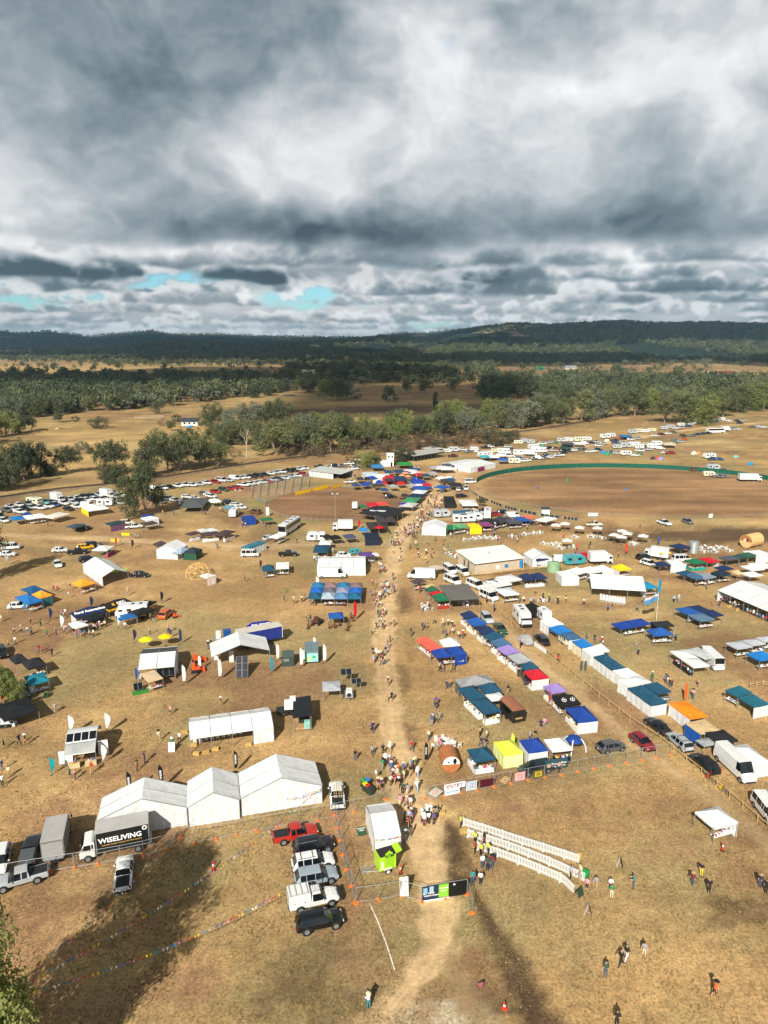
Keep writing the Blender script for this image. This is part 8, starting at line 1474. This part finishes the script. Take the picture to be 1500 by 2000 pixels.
def cow(x, y, c, label, rz):
 J = {'rump': (-.75,0,1.1), 'mid': (0,0,1.08), 'chest': (.65,0,1.12), 'neck': (1.05,0,.95), 'poll': (1.35,0,.62), 'nose': (1.55,0,.3), 'tail': (-1.0,0,.6)}; E_ = [('rump', 'mid'),('mid', 'chest'),('chest', 'neck'),('neck', 'poll'),('poll', 'nose'),('rump', 'tail')]; rad = {'rump': .3, 'mid': .36, 'chest': .33, 'neck': .2, 'poll': .15, 'nose': .09, 'tail': .03}
 for n_, xx, s, base in (('fl', .6,.2, 'chest'),('fr', .7,-.2, 'chest'),('hl', -.75,.2, 'rump'),('hr', -.65,-.2, 'rump')):
  J[n_ + 'k'] = (xx + (.06 if n_[0] == 'h' else .02), s, .62); J[n_ + 'h'] = (xx - (.10 if n_[0] == 'h' else 0), s, .38); J[n_ + 'f'] = (xx, s, .04); E_ += [(base, n_ + 'k'),(n_ + 'k', n_ + 'h'),(n_ + 'h', n_ + 'f')]; rad.update({n_ + 'k': .13, n_ + 'h': .07, n_ + 'f': .06})
 ns = list(J); me = bpy.data.meshes.new('cow_sk'); me.from_pydata([J[n_] for n_ in ns], [(ns.index(a), ns.index(b)) for a, b in E_], []); o = bpy.data.objects.new('sk', me); COL.objects.link(o); o.modifiers.new('s', 'SKIN')
 for i, n_ in enumerate(ns): me.skin_vertices[0].data[i].radius = (rad[n_],) * 2; me.skin_vertices[0].data[i].use_root = n_ == 'mid'
 sb = o.modifiers.new('d', 'SUBSURF'); sb.levels = 1; out = bpy.data.meshes.new_from_object(o.evaluated_get(bpy.context.evaluated_depsgraph_get())); bpy.data.objects.remove(o); out.materials.clear(); out.materials.append(mat(c, .9,0,.15,3,0, 'hide')); tag(link('grazing_cow', out, None, P(x, y), rz), label, 'cow', 'grazing cattle')
for x, y, c, n_, r in [(37,858, '3a2418', 'dark brown cow grazing at the left paddock edge', .2),(90,842, '3a2418', 'dark brown cow grazing in the left paddock', 2.8),(112,840, 'd8b890', 'cream cow grazing in the left paddock beside a brown one', 3.0),(120,840, '6a4a30', 'mid brown cow grazing beside the cream one', .1),(799,789, '2a1a14', 'dark cow grazing in the shaded middle paddock', .2),(962,796, '2a1a14', 'dark cow grazing near the lone gum tree', .4),(968,794, '2a1a14', 'second dark cow grazing near the lone gum tree', 2.6)]: cow(x, y, c, n_, r)
for x, y in [(343,795),(473,777)]:
 t = thing('power_pole', 'timber power pole with crossarm at the edge of the left woodland', 'pole', P(x, y),.4, 'power poles'); MB().bar((0,0,0),(0,0,11),.16,.11,7).obj('pole', mat('8a8074', .9,0,.2,2,0, 'pole'), t); MB().bar((-1.2,0,10.3),(1.2,0,10.3),.07).obj('crossarm', TIMBER, t)
t = thing('paddock_fence', 'thin post and wire fence along the railway', 'fence', (0,0,0));
for a, b in zip(RAIL[0][::4][:-1], RAIL[0][::4][1:]):
 d = (b - a).normalized(); nr = Vector((d.y, -d.x)) * 9; n_ = int((b - a).length / 8) + 1
 for i in range(n_): p = a.lerp(b, i / n_) + nr; MB().bar((p.x, p.y, 0),(p.x, p.y, 1.2),.07, n=4).obj('post', TIMBER, t)
# PEOPLE
UPR, AW = R(75), R(255)
for a in [  # x, y (feet), top, trousers, pose, heading, hat, what and where
 (1182,1908, 'dark green', 'denim', 'stand', AW, None, 'walking towards the camera at lower right'),(1212,1886, 'black', 'black', 'walk', 3.6, None, 'in the walking pair at lower right'),(1223,1876, 'black', 'white', 'walk', 3.7, None, 'in the walking pair at lower right'),(1257,1871, 'grey', 'cream', 'relax', AW, None, 'walking alone in a long grey jumper'),(1395,1948, 'orange', 'black', 'stroll', .3, 'black', 'in a hi-vis vest at the lower right'),(1204,2006, 'black', 'black', 'stand', AW, None, 'cut by the bottom edge'),
 (1352,1730, 'maroon', 'denim', 'hold', 4.0, 'tan', 'in the right hand family group'),(1369,1711, 'black', 'yellow', 'stand', 4.0, None, 'in the right hand family group'),(1384,1744, 'black', 'black', 'hold', 4.6, None, 'in the right hand family group'),(1484,1733, 'navy', 'denim', 'stand', 4.0, 'tan', 'with a pram at the right edge'),(1495,1745, 'black', 'black', 'hold', 4.2, None, 'at the right edge'),(1237,1735, 'teal', 'denim', 'hold', 3.0, None, 'taking a picture on the open grass'),
 (1192,1740, 'white', 'denim', 'stand', 4.4, None, 'beside the picket lanes'),(1194,1755, 'green', 'cream', 'stand', 4.6, None, 'beside the picket lanes'),(1164,1738, 'grey', 'tan', 'walk', 4.0, None, 'beside the picket lanes'),(1146,1741, 'pink', 'black', 'relax', 4.2, None, 'at the end of the picket lanes'),(1131,1728, 'grey', 'tan', 'hold', 3.5, None, 'inside the picket lanes'),(1114,1716, 'light blue', 'black', 'stand', 3.4, None, 'inside the picket lanes'),(1133,1715, 'cream', 'tan', 'stand', 3.5, None, 'inside the picket lanes'),
 (900,1616, 'lime', 'black', 'stand', 3.0, None, 'in a hi-vis vest at the head of the picket lanes'),(927,1648, 'lime', 'black', 'hold', 4.0, None, 'in a hi-vis vest inside the picket lanes'),(945,1650, 'black', 'maroon', 'stand', 2.5, None, 'inside the picket lanes'),(927,1668, 'red', 'black', 'hold', 3.4, None, 'at the picket lanes'),(939,1672, 'lime', 'black', 'stand', 4.0, None, 'at the picket lanes'),(953,1669, 'lime', 'black', 'hold', 3.8, None, 'at the picket lanes'),(942,1696, 'white', 'denim', 'stand', 1.8, None, 'queueing below the picket lanes'),(952,1701, 'dark green', 'navy', 'stand', 1.6, None, 'queueing below the picket lanes'),(960,1697, 'maroon', 'denim', 'stand', 1.8, 'black', 'queueing below the picket lanes'),(923,1728, 'teal', 'denim', 'stand', 1.7, None, 'beside the gate banners'),(938,1728, 'white', 'navy', 'stand', 1.5, None, 'beside the gate banners'),
 (718,1960, 'navy', 'denim', 'stand', 2.2, None, 'in the pair at the bottom of the road'),(720,1970, 'white', 'teal', 'hold', 2.2, 'cream', 'in the pair at the bottom of the road'),
 (823,1606, 'white', 'denim', 'hold', .3, 'white', 'in the group by the entry'),(828,1600, 'teal', 'black', 'stand', .4, None, 'in the group by the entry'),(834,1598, 'white', 'black', 'hold', 2.0, 'white', 'in the group by the entry'),(842,1598, 'white', 'black', 'stand', 3.0, 'white', 'in the group by the entry'),(850,1599, 'grey', 'black', 'hold', 3.4, 'black', 'in the group by the entry'),(828,1614, 'white', 'maroon', 'stand', 1.2, 'white', 'in the group by the entry'),(837,1610, 'white', 'black', 'hold', 1.6, None, 'in the group by the entry'),(847,1611, 'purple', 'black', 'stand', 1.9, None, 'in the group by the entry'),(856,1594, 'black', 'denim', 'stand', 3.0, None, 'in the group by the entry'),
 (793,1644, 'navy', 'denim', 'stand', 2.8, 'light blue', 'at the ticket marquee'),(804,1632, 'navy', 'black', 'stand', 3.2, None, 'at the ticket marquee'),(800,1618, 'red', 'black', 'hold', 3.1, None, 'at the ticket marquee'),(790,1606, 'black', 'black', 'hold', 3.1, None, 'at the ticket marquee'),(781,1576, 'pink', 'cream', 'stroll', 1.6, None, 'walking up past the ticket marquee'),(786,1551, 'dark green', 'black', 'stand', 1.4, None, 'on the road by the yellow flag'),(796,1554, 'grey', 'cream', 'stroll', 1.7, None, 'on the road by the yellow flag'),(814,1546, 'white', 'light blue', 'walk', 1.5, 'cream', 'on the road by the yellow flag'),(778,1540, 'black', 'tan', 'relax', .6, 'white', 'at the bins'),(763,1535, 'white', 'brown', 'hold', 5.6, None, 'at the bins'),(735,1525, 'white', 'tan', 'hold', 3.6, None, 'at the bins'),(764,1510, 'blue', 'denim', 'walk', 1.6, 'white', 'on the road above the bins'),(778,1512, 'orange', 'black', 'walk', 1.6, None, 'on the road above the bins'),(788,1510, 'blue', 'black', 'walk', 1.7, 'cream', 'on the road above the bins'),(802,1517, 'black', 'tan', 'stroll', 4.6, None, 'on the road above the bins'),(815,1519, 'white', 'light blue', 'walk', 4.7, 'white', 'on the road above the bins'),(694,1486, 'black', 'denim', 'hold', 1.5, None, 'on the grass left of the road'),(727,1476, 'grey', 'navy', 'walk', 1.6, None, 'on the grass left of the road'),(748,1475, 'black', 'black', 'walk', 1.8, None, 'on the road above the bins'),(761,1471, 'white', 'tan', 'walk', 1.6, 'white', 'on the road above the bins'),(804,1467, 'red', 'denim', 'walk', 2.0, None, 'beside the black and red flag')]:
 x, y, sh, pa, po, h_, ht, wt = a; person(x, y, sh, pa, po, h_, ht, '', wt)
LG_ = 'on the grass between the left displays'
crowd([(108,1392),(38,1455),(50,1455),(4,1505),(18,1518),(5,1536),(150,1498),(137,1520),(147,1523),(180,1511),(283,1490),(268,1506),(333,1396),(431,1379),(311,1448),(351,1450),(337,1463),(8,1462),(92,1244),(60,1222),(80,1223),(28,1238),(42,1236),(55,1242),(62,1240),(110,1241),(3,1215),(127,1239),(102,1282),(82,1277),(76,1275),(293,1240),(329,1236),(413,1265),(407,1268),(135,1168),(138,1152),(113,1157),(105,1155),(250,1163),(30,1258),(55,1350),(17,1265)], LG_, 4)
crowd([(176,1246),(183,1244),(166,1246),(158,1245),(150,1246),(190,1232),(195,1230),(130,1235),(145,1242),(205,1226),(245,1230),(295,1212),(300,1216),(288,1208),(280,1210),(122,1205),(128,1203),(125,1208)], 'queueing at the upper left stalls', 5)
crowd([(478,1137),(574,1180),(596,1172),(590,1176),(606,1181),(614,1183),(700,1172),(630,1178),(425,1073),(423,1070),(265,1052),(270,1053),(94,1028),(395,1005),(402,1006),(340,1006),(318,1005),(437,1058),(446,1060),(470,1032),(480,1030),(473,1028),(515,1028),(524,1030),(518,1029),(580,1062),(614,1098),(618,1100),(652,1080),(650,1083),(555,1176),(603,1224),(607,1216),(598,1212)], 'near the upper left gazebos', 6)
ROADP = [(726,1240),(728,1280),(762,1255),(745,1300),(752,1297),(757,1268),(758,1340),(755,1372),(765,1370),(725,1432),(729,1430),(740,1285),(748,1283),(735,1283),(753,1279),(748,1230),(760,1222),(770,1224),(742,1218),(736,1185),(743,1186),(730,1183),(724,1166),(732,1163),(740,1165),(748,1158),(752,1160),(758,1164),(765,1160),(770,1158),(745,1150),(733,1145),(727,1143),(768,1133),(744,1110),(740,1108),(782,1080),(768,1082),(783,1097),(779,1098),(766,1058),(763,1050),(790,1048),(797,1047),(805,1052),(812,1053),(801,1073),(815,1075),(817,1090),(832,1083),(845,1082),(842,1092),(781,1042),(775,1048),(831,1102)]
crowd(ROADP, 'on the main dirt road', 8)
g = random.Random(31); LANE = []
for _ in range(95):
 f = g.random(); x = 800 + 75 * f + g.uniform(-14,18); y = 1048 - 105 * f + g.uniform(-9,9); LANE.append((x, y))
crowd(LANE, 'in the crowded market lane', 9,.5)
crowd([(803,1244),(865,1225),(875,1222),(883,1228),(865,1238),(848,1219),(830,1225),(833,1230),(825,1232),(902,1217),(906,1220),(910,1212),(914,1228),(918,1232),(895,1248),(904,1247),(884,1240),(870,1245),(876,1241),(858,1310),(863,1308),(865,1313),(885,1312),(872,1346),(879,1343),(850,1380),(853,1378),(845,1410),(852,1412),(858,1408),(843,1418),(992,1355),(905,1369),(909,1376),(972,1412),(850,1388),(1056,1425),(1063,1422),(837,1447),(937,1440),(950,1446),(948,1460),(939,1458),(1034,1448),(1045,1444),(861,1466),(858,1460)], 'among the stalls right of the road', 10)
crowd([(1016,1266),(1090,1296),(1145,1249),(1161,1254),(1175,1260),(1177,1264),(1240,1268),(1246,1283),(1274,1330),(1272,1335),(1303,1338),(1308,1343),(1312,1344),(1300,1335),(1363,1342),(1353,1365),(1314,1250),(1320,1252),(1187,1194),(1195,1194),(1244,1194),(1316,1177),(1325,1177),(1392,1184),(1405,1186),(1256,1145),(1262,1147),(1380,1152),(1382,1147),(1257,1180),(1265,1184),(1036,1181),(1042,1178),(1072,1175),(1014,1178),(1022,1178),(1105,1178),(1140,1181),(1089,1180),(1434,1187),(985,1165),(995,1162),(1045,1162),(962,1186),(965,1195),(970,1172),(1055,1180),(1060,1172)], 'on the open ground at right', 11)
crowd([(905,1180),(912,1184),(920,1183),(835,1190),(838,1193),(825,1195),(842,1160),(820,1158),(828,1158),(818,1150),(870,1082),(880,1085),(886,1088),(893,1090),(875,1078),(867,1080),(850,1058),(862,1060),(863,1066),(812,1068),(835,1066),(913,1048),(965,1047),(972,1058),(976,1062),(1010,1060),(1015,1050),(1030,1035),(1055,1034),(1100,1052),(1150,1073),(1153,1068),(1208,1088),(1284,1030),(1290,1029),(1250,1033),(950,1178),(957,1174),(880,1050),(868,1058)], 'near the shed and food stalls', 12)
crowd([(862,917),(870,918),(880,919),(893,920),(850,940),(858,938),(765,940),(775,945),(790,945),(848,935),(812,925),(826,928),(770,920),(779,915),(700,928),(520,1000),(430,1000),(470,985),(445,1000),(460,1000),(448,996),(436,1003),(300,990),(305,993),(312,992),(318,990),(290,992),(295,988)], 'in the far market', 13)
g = random.Random(55)
def bunch(x, y, n, r, wh, sd): crowd([(x + g.uniform(-r, r), y + g.uniform(-r * .6, r * .6)) for _ in range(n)], wh, sd, .45)
for k, (x, y, n, r) in enumerate([(757,1497,6,12),(806,1503,5,8),(778,1528,8,12),(745,1540,5,8),(797,1575,4,7),(803,1606,6,8),(770,1522,5,8)]): bunch(x, y, n, r, 'crowding the road just inside the gate', 60 + k)
for k, (x, y, n, r) in enumerate([(738,1172,8,12),(757,1150,6,10),(745,1120,5,8),(775,1062,8,12),(800,1040,9,12),(748,1200,5,10),(742,1225,4,8),(738,1292,5,10)]): bunch(x, y, n, r, 'in the bunches along the middle of the road', 80 + k)
g = random.Random(77)
for i in range(9):
 x = 382 + i * 11; y = 1452 - i * 2.0; p = P(x, y); o = person(0,0, g.choice(['green', 'white', 'black', 'navy', 'grey']), g.choice(['denim', 'black', 'tan']), 'sit', PI * .5 + g.uniform(-.3,.3), g.choice([None, 'white', 'black']), 'under the long white marquee beside hay bales', 'sitting', p); tag(link('plastic_chair', CHM, None, p + Vector((0,-.05,0)), PI * .5), 'white plastic chair under the long white marquee', 'chair', 'white plastic chairs')
for i in range(44):
 u = mdx * (-.46 + .92 * (i % 22) / 21); v = -mdy / 2 + .5 + 1.0 * (i // 22); p = mc + Matrix.Rotation(mrz, 3, 'Z') @ Vector((u, v, 0))
 if pix(p.x, p.y)[0] > 1530: continue
 person(0,0, g.choice(WALKC[0]), g.choice(WALKC[1]), 'sit', mrz + PI / 2 + g.uniform(-.4,.4), g.choice([None, 'white', 'cream', 'black']), 'under the long open marquee at right', 'sitting', p)
# LABELS THAT SINGLE OUT EACH THING
ORD = ['first', 'second', 'third', 'fourth', 'fifth', 'sixth', 'seventh', 'eighth', 'ninth', 'tenth', 'eleventh', 'twelfth'] + [f'{i}th' for i in range(13,400)]
for i in range(20,399):
 if i % 100 not in (11,12,13): ORD[i - 1] = f'{i}' + {1: 'st', 2: 'nd', 3: 'rd'}.get(i % 10, 'th')
bpy.context.view_layer.update()
_pp = [o for o in TOP if o['category'] == 'person']
def _vis(o):
 x, y = pix(*o.matrix_world.translation); return (0 if -5 < x < 1505 and y < 2030 else 1, o.matrix_world.translation.y)
_pp.sort(key=_vis); _rest = _pp[300:]; vs, fs, mi, ms = [], [], [], []
for o in _rest:
 for q in [o] + list(o.children):
  M = q.matrix_world; b0 = len(vs); vs += [tuple(M @ v.co) for v in q.data.vertices]; sl = []
  for s_ in q.material_slots:
   if s_.material not in ms: ms.append(s_.material)
   sl.append(ms.index(s_.material))
  for f in q.data.polygons: fs.append(tuple(b0 + i for i in f.vertices)); mi.append(sl[f.material_index])
 TOP.remove(o)
for o in _rest:
 for q in list(o.children): bpy.data.objects.remove(q)
 bpy.data.objects.remove(o)
if fs:
 me = bpy.data.meshes.new('crowd'); me.from_pydata(vs, [], fs)
 for m in ms: me.materials.append(m)
 me.polygons.foreach_set('material_index', mi); stuff(link('crowd', me))
_by = {}
for o in TOP: _by.setdefault(o['label'], []).append(o)
for lb, os_ in _by.items():
 if len(os_) < 2: continue
 os_.sort(key=lambda o: pix(*o.matrix_world.translation)[0] if o.matrix_world.translation.y > 1 else 0)
 for i, o in enumerate(os_): o['label'] = lb + f', {ORD[i]} from left'
for o in TOP:
 ws_ = o['label'].split()
 if len(ws_) > 16: o['label'] = ' '.join(ws_[:12] + ws_[-3:]) if ws_[-2:] == ['from', 'left'] else ' '.join(ws_[:16])
# CLOUD DECK ADDED OUT OF VIEW (shaped to shade the far valley) AND HAZE
CZ = 3000.0; OFF = CZ / math.tan(SUN_EL); OX, OY = math.sin(SUN_AZ) * OFF, math.cos(SUN_AZ) * OFF
nx, ny = 96,84; gx = np.linspace(-9500,9500, nx); gy = np.linspace(430,12500, ny)
GX, GY = np.meshgrid(gx, gy)
cm = fbm(GX / 1500, GY / 1900,61,4) + .30 * sstep(950,2200, GY) - .05
PATCHC = 0.5 * np.exp(-(((GX - 10) / 240) ** 2 + ((GY - 735) / 95) ** 2)) + .3 * np.exp(-(((GX + 420) / 300) ** 2 + ((GY - 1000) / 140) ** 2))  # added cloud lobes, placed where shade is wanted on the land below
for (bx, by, br, bd) in ((-900,1600,700,330),(1700,2900,800,500),(-2600,8600,900,900),(900,8000,900,900)): cm -= 0.8 * np.exp(-(((GX - bx) / br) ** 2 + ((GY - by) / bd) ** 2))
cm -= 1.0 * (1 - sstep(820,1000, GY)); cm += 3.0 * PATCHC; cm -= .75 * np.exp(-((GY - 900) / 150) ** 2) * (GX > 300)
_py = np.array([[pix(x + OX, y + OY, CZ)[1] if y + OY > 0 else -999 for x in gx] for y in gy]); cm[_py > -150] = 0
mb = MB(); inside = cm > .56
thick = np.clip((cm - .56) * 1800,0,420) + 120 * fbm(GX / 300, GY / 300,5,3)
idx = {}
for j in range(ny):
 for i in range(nx):
  idx[j, i] = len(mb.v); mb.v.append((GX[j, i] + OX, GY[j, i] + OY, CZ + 25 * math.sin(i * 3.1) * math.cos(j * 2.3))); mb.v.append((GX[j, i] + OX, GY[j, i] + OY, CZ + 60 + thick[j, i]))
def cell(j, i): return 0 <= j < ny - 1 and 0 <= i < nx - 1 and inside[j:j + 2, i:i + 2].mean() >= .5
for j in range(ny - 1):
 for i in range(nx - 1):
  if not cell(j, i): continue
  a, b, c, d = idx[j, i], idx[j, i + 1], idx[j + 1, i + 1], idx[j + 1, i]
  mb.f += [(a, d, c, b),(a + 1, b + 1, c + 1, d + 1)]
  for p, q, jj, ii in ((a, b, j - 1, i),(b, c, j, i + 1),(c, d, j + 1, i),(d, a, j, i - 1)):
   if not cell(jj, ii): mb.f.append((p, q, q + 1, p + 1))
mb.m = [0] * len(mb.f)
cmat = mat((.8,.82,.84),1.0,0,.1,.002,0, 'shade_cloud_vapour', spec=0.0); t = NT(cmat.node_tree); mx = t.node('ShaderNodeMixShader'); mx.inputs[0].default_value = .30; tb = t.node('ShaderNodeBsdfTransparent')
t.l.new(t.n['Principled BSDF'].outputs[0], mx.inputs[1]); t.l.new(tb.outputs[0], mx.inputs[2]); t.l.new(mx.outputs[0], t.n['Material Output'].inputs[0])
stuff(mb.obj('added_shade_clouds', cmat, None, True))
hm = bpy.data.materials.new('haze'); hm.use_nodes = True; t = NT(hm.node_tree); t.n.clear()
pv = t.node('ShaderNodeVolumePrincipled'); pv.inputs['Color'].default_value = (.42,.74,1.0,1); pv.inputs['Density'].default_value = 4.2e-5; pv.inputs['Anisotropy'].default_value = 0.0
ho = t.node('ShaderNodeOutputMaterial'); t.l.new(pv.outputs[0], ho.inputs['Volume'])
hz = stuff(MB().box((0,7000,174),(26000,16000,350)).obj('haze', hm))
